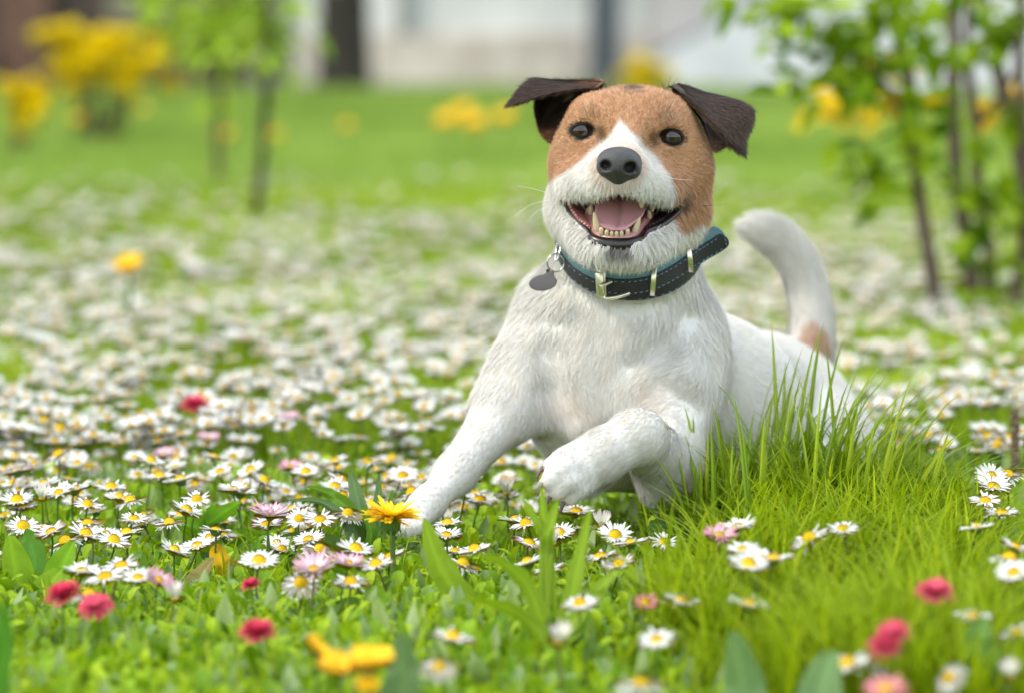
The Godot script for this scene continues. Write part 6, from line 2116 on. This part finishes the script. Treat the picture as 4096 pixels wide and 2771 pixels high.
	for k in 7200:
		var z := -0.3 - 4.5 * rng.randf()
		var x := rng.randf_range(-1, 1) * half_width(z, 1.02)
		var q := patch.get_noise_2d(x * 1.5, z * 1.1) * 0.5 + 0.5
		var dens := smoothstep(0.2, 0.6, q)
		dens *= 1.0 - 0.85 * smoothstep(-1.9, -4.6, z)
		if x > 0.33 * (2.8 - z) / 2.8 and z < -0.9:
			dens *= 0.35
		if x < 0.2 and z > -0.42:
			continue
		if rng.randf() > dens or inside_dog(Vector3(x, 0.02, z), 0.03):
			continue
		rest.append(Vector3(x, ground_y(x, z) + rng.randf_range(0.034, 0.052), z))
	for k in 900:
		var z := -4.0 - 7.8 * rng.randf()
		var x := rng.randf_range(-1, 1) * half_width(z, 1.02)
		if patch.get_noise_2d(x * 0.8, z * 0.5 - 20.0) > 0.05:
			rest.append(Vector3(x, ground_y(x, z) + rng.randf_range(0.04, 0.07), z))
	for k in 560:
		var z := rng.randf_range(-0.48, 0.22)
		var x := rng.randf_range(-1, 1) * half_width(z, 1.02)
		var ok := not inside_dog(Vector3(x, 0.02, z), 0.03) and x < 0.14
		for p in placed:
			if Vector2(p.x - x, p.z - z).length() < 0.016:
				ok = false
		if ok and x < 0.13 and rng.randf() < smoothstep(0.26, -0.1, z) * smoothstep(0.2, 0.55, patch.get_noise_2d(x * 4.0, z * 3.0) * 0.5 + 0.5):
			rest.append(Vector3(x, ground_y(x, z) + rng.randf_range(0.022, 0.034), z))
	rest.sort_custom(func(a, b): return a.z > b.z)
	var single := mini(300 - placed.size(), rest.size())
	for k in single:
		var w := where_words(rest[k])
		daisy(rest[k], rng.randf_range(0.0088, 0.0118), "white", tilted(0.22), w[0], "daisy", w[1])
	var variants: Array = [[], [], []]
	for k in range(single, rest.size()):
		variants[rng.randi() % 3].append(rest[k])
	# and beyond the near ones to either side
	for k in 5000:
		var z := 0.7 - 5.5 * rng.randf()
		var x := rng.randf_range(half_width(z, 1.06), half_width(z, 1.9)) * (1.0 if rng.randf() < 0.5 else -1.0)
		var q := patch.get_noise_2d(x * 1.5, z * 1.1) * 0.5 + 0.5
		if rng.randf() < smoothstep(0.2, 0.6, q) * (1.0 - 0.85 * smoothstep(-1.9, -4.6, z)):
			variants[rng.randi() % 3].append(Vector3(x, ground_y(x, z) + rng.randf_range(0.034, 0.052), z))
	var ts: Array[Transform3D] = []
	for v in 3:
		var whole := joined([[petal_sets["white"][[0, 1, 4][v]], Transform3D(Basis.IDENTITY, Vector3(0, 4.0, 0))], [disc_sets[v % 2], Transform3D(Basis.IDENTITY, Vector3(0, 4.0, 0))], [stem_sets[v], Transform3D(Basis.from_scale(Vector3(3.2, 4.0, 3.2)), Vector3.ZERO)]])
		ts = []
		var cs := PackedColorArray()
		for p in variants[v]:
			var r := rng.randf_range(0.0088, 0.0118) * (1.0 + 0.6 * smoothstep(-4.0, -8.0, p.z))
			var up := (Vector3.UP + tilted(0.16)).normalized()
			var bx := up.cross(Vector3(sin(rng.randf() * TAU), 0.2, cos(rng.randf() * TAU))).normalized()
			var bs := Basis(bx, up, bx.cross(up)).scaled_local(Vector3(r, r, r))
			ts.append(Transform3D(bs, p - bs.y * 4.0))
			cs.append(Color(1, 1, 1))
		tag(scatter("daisies", whole, M.petal, ts, cs), ["flat white daisies massed in the blurred meadow behind", "cupped white daisies massed in the blurred meadow behind", "upturned white daisies massed in the blurred meadow behind"][v], "daisies", "", "stuff")

# ------------------------------------------------------------------ plants that stand out
# a leaf along a spine: points from base to tip, half width, side direction; lobes > 0 cuts the margin
func long_leaf(spine: Array, width: float, side: Vector3, c: Color, lobes := 0.0, fold := 0.35, shape := 0.75, teeth := 0, root := -0.003) -> ArrayMesh:
	var b := Build.new()
	var n := 22
	var foot: Vector3 = spine[0]
	if root < foot.y - 0.004:
		spine = [Vector3(foot.x * 0.7, root, foot.z)] + spine
	var pts := spline(spine, n)
	var rows := []
	var cols := []
	for i in n + 1:
		var t := float(i) / n
		var w := width * pow(sin(PI * clampf(pow(t, shape) * 0.97 + 0.03, 0.0, 1.0)), 0.8) + 0.0004
		if lobes > 0.0:
			w *= 1.0 - lobes * (0.5 + 0.5 * cos(t * 26.0)) * smoothstep(0.95, 0.7, t)
		if teeth > 0:
			w *= 1.0 + 0.07 * (i % 2)
		var tg: Vector3 = (pts[mini(i + 1, n)] - pts[maxi(i - 1, 0)]).normalized()
		var s := (side - tg * side.dot(tg)).normalized()
		var nn := s.cross(tg).normalized()
		if nn.y < 0: nn = -nn
		var row := []
		var cr := []
		for k in [-1.0, -0.66, -0.33, -0.06, 0.06, 0.33, 0.66, 1.0]:
			var wav := 0.05 * width * sin(t * 19.0 + k * 3.0) * absf(k)
			row.append(pts[i] + s * k * w + nn * (fold * absf(k) * w + wav + (0.0 if absf(k) > 0.1 else -0.00035)))
			var g := (1.0 + 0.12 * tone.get_noise_2d(t * 900.0, k * 400.0)) * (1.25 if absf(k) < 0.1 else 1.0)
			cr.append(Color(c.r * g, c.g * g, c.b * g))
		rows.append(row)
		cols.append(cr)
	b.sheet(rows, false, false, cols)
	return b.mesh()

func yellow_head(s: int, layers: int, n: int, c: Color, wide: float, rise: float) -> ArrayMesh:
	return petals_mesh(s, n, rise, 0.12, 0.15, c, Color(c.r, c.g * 1.08, c.b), layers, wide, 0.1)

func make_plants() -> void:
	var green := Color(0.12, 0.24, 0.03)
	var bright := Color(0.22, 0.37, 0.03)
	var blue := Color(0.12, 0.2, 0.09)
	# dandelion in focus
	var dh := Vector3(-0.0784, 0.028, 0.2065)
	var df := Vector3(dh.x + 0.004, ground_y(dh.x, dh.z), dh.z - 0.004)
	var d := thing("dandelion", "yellow dandelion in full bloom before the dog's planted paw", "dandelion", df)
	var b := Build.new()
	b.col = Color(0.17, 0.26, 0.07)
	b.tube(spline([Vector3(0, -0.004, 0), Vector3(-0.003, 0.02, 0), dh - df - Vector3(0, 0.006, 0)], 10), [0.0021, 0.002, 0.0019, 0.0018], 8)
	mi("stem", b.mesh(), M.leaf, d)
	var head := joined([[yellow_head(31, 4, 30, Color(0.9, 0.58, 0.0), 0.075, 0.16), Transform3D(Basis.from_scale(Vector3(0.0205, 0.0205, 0.0205)), Vector3.ZERO)], [yellow_head(32, 2, 22, Color(0.9, 0.62, 0.0), 0.07, 0.55), Transform3D(Basis.from_scale(Vector3(0.013, 0.013, 0.013)), Vector3(0, 0.0012, 0))]])
	var hm := mi("petals", head, M.petal, d)
	hm.transform = Transform3D(Basis.from_euler(Vector3(0.08, 0, -0.03)), dh - df)
	b = Build.new()
	b.col = Color(0.12, 0.22, 0.04)
	b.tube([Vector3(0, -0.0105, 0), Vector3(0, -0.008, 0), Vector3(0, -0.002, 0), Vector3(0, 0.001, 0)], [0.0028, 0.0055, 0.0062, 0.0058], 14)
	for k in 12:
		var a := TAU * k / 12
		var o := Vector3(cos(a), 0, sin(a))
		b.sheet([[o * 0.005 + Vector3(0, -0.006, 0), o * 0.005 + Vector3(0, -0.006, 0) + o.cross(Vector3.UP) * 0.001], [o * 0.009 + Vector3(0, -0.009, 0), o * 0.009 + Vector3(0, -0.009, 0) + o.cross(Vector3.UP) * 0.0012], [o * 0.0115 + Vector3(0, -0.014, 0), o * 0.0115 + Vector3(0, -0.014, 0) + o.cross(Vector3.UP) * 0.0003]], false)
	var cup := mi("flower_base", b.mesh(), M.leaf, d)
	cup.position = dh - df
	# rosette of long toothed leaves behind it
	var rz := Vector3(-0.102, -0.0228, 0.03)
	rz.y = ground_y(rz.x, rz.z)
	var ro := thing("toothed_plant", "rosette of long toothed green leaves behind the dandelion", "plant", rz)
	for q in [[[Vector3(-0.1048, -0.027, 0.03), Vector3(-0.1135, 0.0069, 0.02), Vector3(-0.1278, 0.0185, 0.012), Vector3(-0.144, 0.024, 0.01)], 0.0068, green], [[Vector3(-0.1034, -0.027, 0.03), Vector3(-0.105, 0.0015, 0.022), Vector3(-0.1095, 0.0214, 0.012), Vector3(-0.114, 0.0347, 0.005)], 0.0082, blue], [[Vector3(-0.0978, -0.027, 0.03), Vector3(-0.0953, 0.0012, 0.02), Vector3(-0.0933, 0.0182, 0.015), Vector3(-0.0933, 0.0334, 0.012)], 0.0048, blue],
			[[Vector3(-0.0964, -0.027, 0.03), Vector3(-0.0897, -0.0058, 0.02), Vector3(-0.0856, 0.0112, 0.015), Vector3(-0.0835, 0.0221, 0.012)], 0.0036, green], [[Vector3(-0.1058, -0.0256, 0.04), Vector3(-0.1143, -0.0003, 0.035), Vector3(-0.1326, 0.0152, 0.03), Vector3(-0.1566, 0.016, 0.025)], 0.0042, blue], [[Vector3(-0.1016, -0.0277, 0.04), Vector3(-0.097, -0.0053, 0.05), Vector3(-0.1012, 0.0087, 0.05), Vector3(-0.1039, 0.0157, 0.05)], 0.0046, green],
			[[Vector3(-0.1064, -0.0248, 0.06), Vector3(-0.118, -0.0102, 0.08), Vector3(-0.138, 0.0002, 0.09), Vector3(-0.1585, -0.0005, 0.09)], 0.0075, blue], [[Vector3(-0.0943, -0.027, 0.05), Vector3(-0.0799, -0.0164, 0.07), Vector3(-0.0686, -0.0088, 0.08), Vector3(-0.0631, -0.006, 0.08)], 0.005, blue]]:
		var sp := []
		for p in q[0]: sp.append(p - rz)
		mi("leaf", long_leaf(sp, q[1], Vector3(0.9, 0.25, 0.35), q[2], 0.0, 0.4, 0.62, 1), M.leaf, ro)
	# broad pointed leaf right of the lifted paw
	var bl := Vector3(0.13, -0.0353, 0.06)
	bl.y = ground_y(bl.x, bl.z)
	var bp := thing("broad_leaf_plant", "broad bright pointed leaf standing below the tall grass", "plant", bl)
	mi("leaf", long_leaf([Vector3(0.1328, -0.0422, 0.06) - bl, Vector3(0.1244, -0.0283, 0.06) - bl, Vector3(0.1131, -0.015, 0.065) - bl, Vector3(0.1076, -0.0074, 0.065) - bl], 0.0125, Vector3(0.8, 0.5, 0.3), bright, 0.0, 0.2, 0.7), M.leaf, bp)
	mi("leaf", long_leaf([Vector3(0.136, -0.0424, 0.05) - bl, Vector3(0.1348, -0.0305, 0.045) - bl, Vector3(0.1322, -0.0228, 0.04) - bl, Vector3(0.1287, -0.0165, 0.04) - bl], 0.0035, Vector3(0.8, 0.3, 0.5), blue, 0.0, 0.3, 0.7, 1), M.leaf, bp)
	# small scalloped leaves by the paw
	var gi := Vector3(0.1065, -0.0186, 0.04)
	gi.y = ground_y(gi.x, gi.z)
	var gp := thing("ivy_plant", "dark scalloped ground ivy under the dog's lifted leg", "plant", gi)
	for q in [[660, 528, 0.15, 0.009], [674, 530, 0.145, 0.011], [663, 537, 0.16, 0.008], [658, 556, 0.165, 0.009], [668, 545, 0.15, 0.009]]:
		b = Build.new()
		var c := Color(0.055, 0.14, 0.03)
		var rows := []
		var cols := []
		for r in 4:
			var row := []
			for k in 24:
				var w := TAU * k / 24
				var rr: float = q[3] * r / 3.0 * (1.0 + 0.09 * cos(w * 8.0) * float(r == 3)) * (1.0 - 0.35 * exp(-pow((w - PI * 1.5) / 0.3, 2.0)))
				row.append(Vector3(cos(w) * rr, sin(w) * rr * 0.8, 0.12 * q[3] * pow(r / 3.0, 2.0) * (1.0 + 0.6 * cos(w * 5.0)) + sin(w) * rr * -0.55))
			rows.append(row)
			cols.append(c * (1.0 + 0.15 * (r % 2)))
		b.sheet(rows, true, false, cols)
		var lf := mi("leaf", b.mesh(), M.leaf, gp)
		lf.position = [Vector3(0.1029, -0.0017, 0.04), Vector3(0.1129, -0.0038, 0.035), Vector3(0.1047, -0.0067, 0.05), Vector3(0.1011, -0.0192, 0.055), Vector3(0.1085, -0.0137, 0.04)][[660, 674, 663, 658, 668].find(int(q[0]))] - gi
	# broad leaves at the left
	var lp := Vector3(-0.3241, -0.0388, 0.18)
	lp.y = ground_y(lp.x, lp.z)
	var lo := thing("dock_plant", "clump of broad rounded leaves at the left edge in focus", "plant", lp)
	for q in [[[Vector3(-0.3241, -0.0308, 0.18), Vector3(-0.3278, -0.0108, 0.18), Vector3(-0.3303, 0.0039, 0.18), Vector3(-0.3322, 0.0132, 0.18)], 0.0115, bright], [[Vector3(-0.3237, -0.0287, 0.15), Vector3(-0.3201, -0.0092, 0.145), Vector3(-0.3232, 0.0037, 0.14), Vector3(-0.3258, 0.0118, 0.14)], 0.0105, Color(0.1, 0.24, 0.035)], [[Vector3(-0.3084, -0.0373, 0.19), Vector3(-0.3021, -0.0175, 0.18), Vector3(-0.2947, -0.0015, 0.18), Vector3(-0.2893, 0.0092, 0.18)], 0.0095, Color(0.2, 0.38, 0.03)], [[Vector3(-0.3152, -0.0341, 0.21), Vector3(-0.3059, -0.0196, 0.21), Vector3(-0.2979, -0.0097, 0.21), Vector3(-0.294, -0.0051, 0.21)], 0.009, bright]]:
		var sp := []
		for p in q[0]: sp.append(p - lp)
		mi("leaf", long_leaf(sp, q[1], Vector3(0.9, 0.2, 0.3), q[2], 0.0, 0.22, 0.75), M.leaf, lo)
	# nettle like leaf behind the left daisies
	var ne := Vector3(-0.2089, -0.0157, 0)
	ne.y = ground_y(ne.x, ne.z)
	var np := thing("nettle_plant", "bright serrated nettle like leaves among the left daisies", "plant", ne)
	for q in [[Vector3(-0.2166, -0.0086, 0), Vector3(-0.2088, -0, 0), Vector3(-0.1989, 0.0071, 0), Vector3(-0.1911, 0.0121, 0)], [Vector3(-0.2173, -0.0086, 0), Vector3(-0.2163, -0.0007, -0.005), Vector3(-0.2123, 0.0058, -0.01), Vector3(-0.2095, 0.0094, -0.01)], [Vector3(-0.2202, -0.01, 0), Vector3(-0.2272, -0.0057, 0), Vector3(-0.2342, -0.0022, 0), Vector3(-0.2384, 0.0007, 0)]]:
		var sp := []
		for p in q: sp.append(p - ne)
		mi("leaf", long_leaf(sp, 0.0075, Vector3(0.4, 0.9, 0.2), Color(0.17, 0.36, 0.03), 0.0, 0.25, 0.6, 1), M.leaf, np)
	# lobed leaves hanging blurred in front, centre
	var fo := Vector3(0.0161, -0.0019, 0.52)
	fo.y = ground_y(fo.x, fo.z)
	var fp := thing("lobed_plant", "leafy plant with soft lobed bright leaves in front of the dog", "plant", fo)
	for q in [[[Vector3(0.0228, -0.0281, 0.36), Vector3(0.0215, 0.0092, 0.36), Vector3(0.0203, 0.0402, 0.36), Vector3(0.0178, 0.0687, 0.36)], 0.0052, 0.0], [[Vector3(0.0215, 0.0216, 0.36), Vector3(0.0203, 0.0371, 0.36), Vector3(0.0129, 0.0495, 0.36), Vector3(0.0068, 0.0601, 0.36)], 0.0042, 0.2], [[Vector3(0.0215, 0.0216, 0.36), Vector3(0.0221, 0.0378, 0.365), Vector3(0.0252, 0.0502, 0.365), Vector3(0.0282, 0.0601, 0.365)], 0.004, 0.2],
			[[Vector3(0.0289, -0.0183, 0.42), Vector3(0.036, 0.012, 0.42), Vector3(0.042, 0.0393, 0.42), Vector3(0.0468, 0.0617, 0.42)], 0.0055, 0.2], [[Vector3(0.0198, -0.0183, 0.42), Vector3(0.0108, 0.012, 0.42), Vector3(-0.0072, 0.0309, 0.425), Vector3(-0.0263, 0.0341, 0.43)], 0.0068, 0.4], [[Vector3(0.0286, -0.015, 0.44), Vector3(0.0465, 0.0091, 0.44), Vector3(0.0595, 0.0241, 0.44), Vector3(0.0714, 0.0283, 0.44)], 0.005, 0.3], [[Vector3(0.0195, -0.0147, 0.46), Vector3(0.0047, 0.0032, 0.46), Vector3(-0.0188, 0.0137, 0.47), Vector3(-0.0388, 0.0113, 0.47)], 0.0065, 0.45],
			[[Vector3(-0.0265, -0.0188, 0.3), Vector3(-0.0404, 0.0003, 0.3), Vector3(-0.0492, 0.0194, 0.3), Vector3(-0.0554, 0.0404, 0.3)], 0.0105, 0.12]]:
		var sp := []
		for p in q[0]: sp.append(p - fo)
		mi("leaf", long_leaf(sp, q[1], Vector3(0.9, 0.3, 0.3), Color(0.24, 0.36, 0.035), q[2], 0.15, 0.8), M.leaf, fp)
	# blurred broad leaves close to the camera
	var near := [["upright blue green leaf blurred close to the camera at the bottom, left of centre", [Vector3(-0.0603, -0.0217, 0.71), Vector3(-0.0582, -0.0029, 0.71), Vector3(-0.0571, 0.0158, 0.71), Vector3(-0.0602, 0.0345, 0.71)], 0.0125, blue],
		["large green leaf blurred close to the camera at the lower left corner", [Vector3(-0.2714, -0.0099, 0.73), Vector3(-0.2701, 0.0112, 0.73), Vector3(-0.2657, 0.0324, 0.73), Vector3(-0.2665, 0.0546, 0.73)], 0.0085, Color(0.07, 0.2, 0.02)],
		["grey green leaf blurred close to the camera below the long grass", [Vector3(0.1217, -0.019, 0.71), Vector3(0.1226, 0.0024, 0.71), Vector3(0.1194, 0.0211, 0.71), Vector3(0.1161, 0.0345, 0.71)], 0.0115, Color(0.14, 0.24, 0.1)],
		["pale green upright leaf blurred at the lower right behind the tipped daisy", [Vector3(0.2574, -0.0302, 0.65), Vector3(0.2572, -0.0027, 0.65), Vector3(0.2542, 0.0193, 0.65), Vector3(0.2573, 0.033, 0.65)], 0.0135, Color(0.17, 0.3, 0.1)],
		["pale bluish leaf blurred at the bottom below the overlapping crimson pair", [Vector3(0.1603, -0.0217, 0.71), Vector3(0.1628, -0.0029, 0.71), Vector3(0.1659, 0.0142, 0.71), Vector3(0.1711, 0.0238, 0.71)], 0.013, Color(0.2, 0.32, 0.16)]]
	for q in near:
		var o: Vector3 = q[1][0]
		o.y = ground_y(o.x, o.z)
		var pl := thing("broad_leaf_plant", q[0], "plant", o)
		var sp := []
		for p in q[1]: sp.append(p - o)
		mi("leaf", long_leaf(sp, q[2], Vector3(1, 0.1, 0.25), q[3], 0.0, 0.25, 0.75), M.leaf, pl)
	# yellow and dry leaves, a twig
	var yl := Vector3(-0.1946, -0.02, 0.14)
	yl.y = ground_y(yl.x, yl.z)
	var yp := thing("yellow_leaf", "yellowed leaf with red veins standing among the left daisies", "leaf", yl)
	mi("blade", long_leaf([Vector3(-0.188, -0.0356, 0.14) - yl, Vector3(-0.1906, -0.0234, 0.14) - yl, Vector3(-0.1945, -0.0112, 0.14) - yl, Vector3(-0.2006, -0.0004, 0.13) - yl], 0.0105, Vector3(0.9, 0.2, 0.3), Color(0.6, 0.36, 0.012), 0.25, 0.3, 0.9), M.leaf, yp)
	var dl := Vector3(-0.2079, -0.0339, 0.16)
	dl.y = ground_y(dl.x, dl.z)
	var dp := thing("dry_leaf", "dry curled beige leaf leaning beside the yellowed leaf", "leaf", dl)
	mi("blade", long_leaf([Vector3(-0.2199, -0.0393, 0.16) - dl, Vector3(-0.2132, -0.0272, 0.16) - dl, Vector3(-0.2068, -0.0171, 0.155) - dl, Vector3(-0.1991, -0.0064, 0.15) - dl], 0.0075, Vector3(0.8, -0.4, 0.5), Color(0.42, 0.33, 0.15), 0.0, 0.5, 0.7), M.leaf, dp)
	var tw := thing("twig", "thin dark dead twig lying behind the left daisies", "twig", Vector3(-0.2713, -0.0242, 0.02))
	mi("wood", bark_tube([Vector3(-0.025, -0.002, 0.0), Vector3(0.0, 0.0, 0.004), Vector3(0.028, -0.001, -0.004)], [0.0014, 0.0012, 0.0008], Color(0.09, 0.06, 0.04), 7), M.bark, tw)
	var tw2 := thing("twig", "pale brown dead stalk lying low at the lower left", "twig", Vector3(-0.2848, -0.0329, 0.35))
	mi("wood", bark_tube([Vector3(-0.012, -0.001, 0.0), Vector3(0.0, 0.001, 0.003), Vector3(0.016, -0.002, 0.0)], [0.0014, 0.0013, 0.001], Color(0.34, 0.22, 0.11), 7), M.bark, tw2)
	# dark flower spike at the right edge
	var sp0 := Vector3(0.3935, -0.0256, -0.3)
	sp0.y = ground_y(sp0.x, sp0.z)
	var spk := thing("plantain_spike", "brown scaly upright flower spike at the right edge", "plant", sp0)
	b = Build.new()
	var top := Vector3(0.3919, 0.045, -0.3) - sp0
	b.col = Color(0.11, 0.08, 0.05)
	b.tube([Vector3(0, 0, 0), top * 0.5, top], [0.0032, 0.0034, 0.0024], 9)
	for k in 60:
		var t := k / 60.0
		var a := k * 2.4
		b.col = Color(0.13, 0.09, 0.05).lerp(Color(0.3, 0.22, 0.12), rng.randf())
		b.ellipsoid(top * t + Vector3(cos(a), 0.1, sin(a)) * 0.0034, Vector3(0.0012, 0.0019, 0.0012), 5, 4)
	mi("spike", b.mesh(), M.bark, spk)
	# yellow flowers at the bottom
	var cupc := Color(0.9, 0.56, 0.0)
	var five := petals_mesh(41, 5, 0.5, 0.1, 0.0, cupc, cupc, 2, 0.5, 0.1)
	for q in [[Vector3(-0.1051, 0.023, 0.6987), 0.0095, Vector3(0.9, 0, 0.2), "yellow flower bud turned sideways, highest of the yellow ones at the bottom"], [Vector3(-0.0895, 0.023, 0.7647), 0.0125, Vector3(0.1, 0, 0.3), "wide yellow flower left of the largest one at the bottom"], [Vector3(-0.072, 0.028, 0.7788), 0.0142, Vector3(-0.1, 0, 0.2), "largest yellow flower at the bottom beside the blue green leaf"], [Vector3(-0.0736, 0.018, 0.7866), 0.0072, Vector3(0, 0, 0.5), "small round yellow bloom lowest at the bottom edge"]]:
		var hp: Vector3 = q[0]
		var ft := Vector3(hp.x, ground_y(hp.x, hp.z), hp.z)
		hp.y -= ft.y
		var yf := thing("yellow_flower", q[3], "flower", ft)
		b = Build.new()
		b.col = Color(0.12, 0.22, 0.04)
		b.tube([Vector3.ZERO, Vector3(0.002, hp.y * 0.5, 0), Vector3(0, hp.y, 0)], [0.0013], 7)
		mi("stem", b.mesh(), M.leaf, yf)
		var up: Vector3 = (Vector3.UP + q[2]).normalized()
		var bx: Vector3 = up.cross(Vector3(0, 0.1, 1)).normalized()
		var pm := mi("petals", five, M.petal, yf)
		pm.transform = Transform3D(Basis(bx, up, bx.cross(up)).scaled_local(Vector3.ONE * q[1]), Vector3(0, hp.y, 0))
		var dc := mi("flower_centre", disc_sets[0], M.disc, yf)
		dc.transform = Transform3D(Basis(bx, up, bx.cross(up)).scaled_local(Vector3.ONE * q[1] * 0.8), Vector3(0, hp.y, 0))
	# dandelions in the blurred meadow
	var dmesh := petals_mesh(33, 26, 0.3, 0.1, 0.1, Color(0.9, 0.56, 0.0), Color(0.9, 0.62, 0.0), 4, 0.085, 0.08)
	for q in [[Vector3(-0.4275, 0.063, -1.6554), 0.019, "lone bright dandelion in the blurred white daisies at left"], [Vector3(-0.1471, 0.078, -6.1227), 0.03, "blurred dandelion left of the group of three behind the dog's ear"], [Vector3(-0.1181, 0.078, -6.8562), 0.03, "blurred dandelion topmost of the group behind the dog's ear"], [Vector3(-0.079, 0.078, -5.9891), 0.03, "brightest blurred dandelion of the group behind the dog's ear"], [Vector3(-0.0161, 0.078, -6.4023), 0.028, "blurred dandelion just left of the dog's level ear"], [Vector3(-0.3569, 0.078, -5.8595), 0.015, "faint blurred dandelion below the dark trunk"], [Vector3(-0.9121, 0.078, -7.1002), 0.015, "faint blurred dandelion right of the large yellow bush"], [Vector3(-0.9843, 0.078, -6.2603), 0.016, "faint blurred dandelion below the large yellow bush"], [Vector3(-0.5761, 0.078, -5.3204), 0.013, "blurred dandelion at the foot of the reddish sapling"], [Vector3(-0.4788, 0.078, -5.3204), 0.013, "blurred dandelion right of the dark sapling stem"]]:
		var hp: Vector3 = q[0]
		var ft := Vector3(hp.x, ground_y(hp.x, hp.z), hp.z)
		var yf := thing("dandelion", q[2], "dandelion", ft, "dandelions in the blurred meadow")
		b = Build.new()
		b.col = Color(0.12, 0.22, 0.04)
		b.tube([Vector3.ZERO, Vector3(0, hp.y - ft.y, 0)], [0.002], 7)
		mi("stem", b.mesh(), M.leaf, yf)
		var pm := mi("petals", dmesh, M.petal, yf)
		pm.transform = Transform3D(Basis.from_euler(Vector3(0.5, 0, 0.2)).scaled_local(Vector3.ONE * q[1]), Vector3(0, hp.y - ft.y, 0))
	make_tuft()

# the tall grass tuft before the dog's flank, blade by blade
func make_tuft() -> void:
	var o := Vector3(0.165, -0.033, 0.0)
	var tf := thing("grass_tuft", "tall tuft of green grass before the dog's flank", "grass", o)
	var shapes := [blade_mesh(0.12, 0.5), blade_mesh(0.3, 0.5), blade_mesh(0.5, 0.5), blade_mesh(0.75, 0.5)]
	var mats := []
	for k in 5:
		var m := mat("tuft_green", Color(0.14, 0.27, 0.008).lerp(Color(0.36, 0.5, 0.014), k / 4.0), 0.45)
		m.backlight_enabled = true
		m.backlight = Color(0.6, 0.64, 0.25)
		mats.append(m)
	for k in 298:
		var u := rng.randf()
		var p := Vector3(lerpf(0.112, 0.285, u) + rng.randfn() * 0.008, 0, 0.005 + rng.randfn() * 0.035)
		p.y = ground_y(p.x, p.z) - 0.002
		if inside_dog(p + Vector3(0, 0.03, 0), 0.003):
			continue
		var tall := 0.082 + 0.078 * exp(-pow((u - 0.58) / 0.38, 2.0))
		var h := tall * rng.randf_range(0.55, 1.12)
		var w := rng.randf_range(0.003, 0.005)
		# blades fan out from the middle of the tuft, more to the right
		var lean := (p.x - 0.17) * 4.5 + rng.randfn() * 0.28 + 0.12
		var bend := Vector3(lean, 0, rng.randfn() * 0.3 + 0.1)
		var up := Vector3(bend.x * 0.5, 1.0, bend.z * 0.4).normalized()
		var zd := bend.normalized()
		zd = (zd - up * zd.dot(up)).normalized()
		var xd := up.cross(zd)
		var bl := mi("blade", shapes[clampi(int(absf(lean) * 3.0), 0, 3)], mats[rng.randi() % 5], tf)
		bl.transform = Transform3D(Basis(xd * w, up * h, zd * h), p - o)
	# shorter blades filling the foot of the tuft
	var ts: Array[Transform3D] = []
	var cs := PackedColorArray()
	for k in 900:
		var u := rng.randf()
		var q := Vector3(lerpf(0.108, 0.31, u) + rng.randfn() * 0.008, 0, 0.0 + rng.randfn() * 0.04)
		q.y = ground_y(q.x, q.z) - 0.002
		if inside_dog(q + Vector3(0, 0.03, 0), 0.003) or hides(q, q.y + 0.06):
			continue
		var h := (0.06 + 0.05 * exp(-pow((u - 0.55) / 0.4, 2.0))) * rng.randf_range(0.5, 1.15)
		var w := rng.randf_range(0.0024, 0.004)
		var bs := Basis(Vector3.UP, rng.randf() * TAU) * Basis(Vector3.RIGHT, rng.randf_range(-0.1, 0.35))
		ts.append(Transform3D(bs.scaled_local(Vector3(w, h, h)), q - o))
		cs.append(Color(0.14, 0.27, 0.008).lerp(Color(0.36, 0.5, 0.014), rng.randf()))
	scatter("short_blades", blade_mesh(0.4), M.leaf, ts, cs, tf)
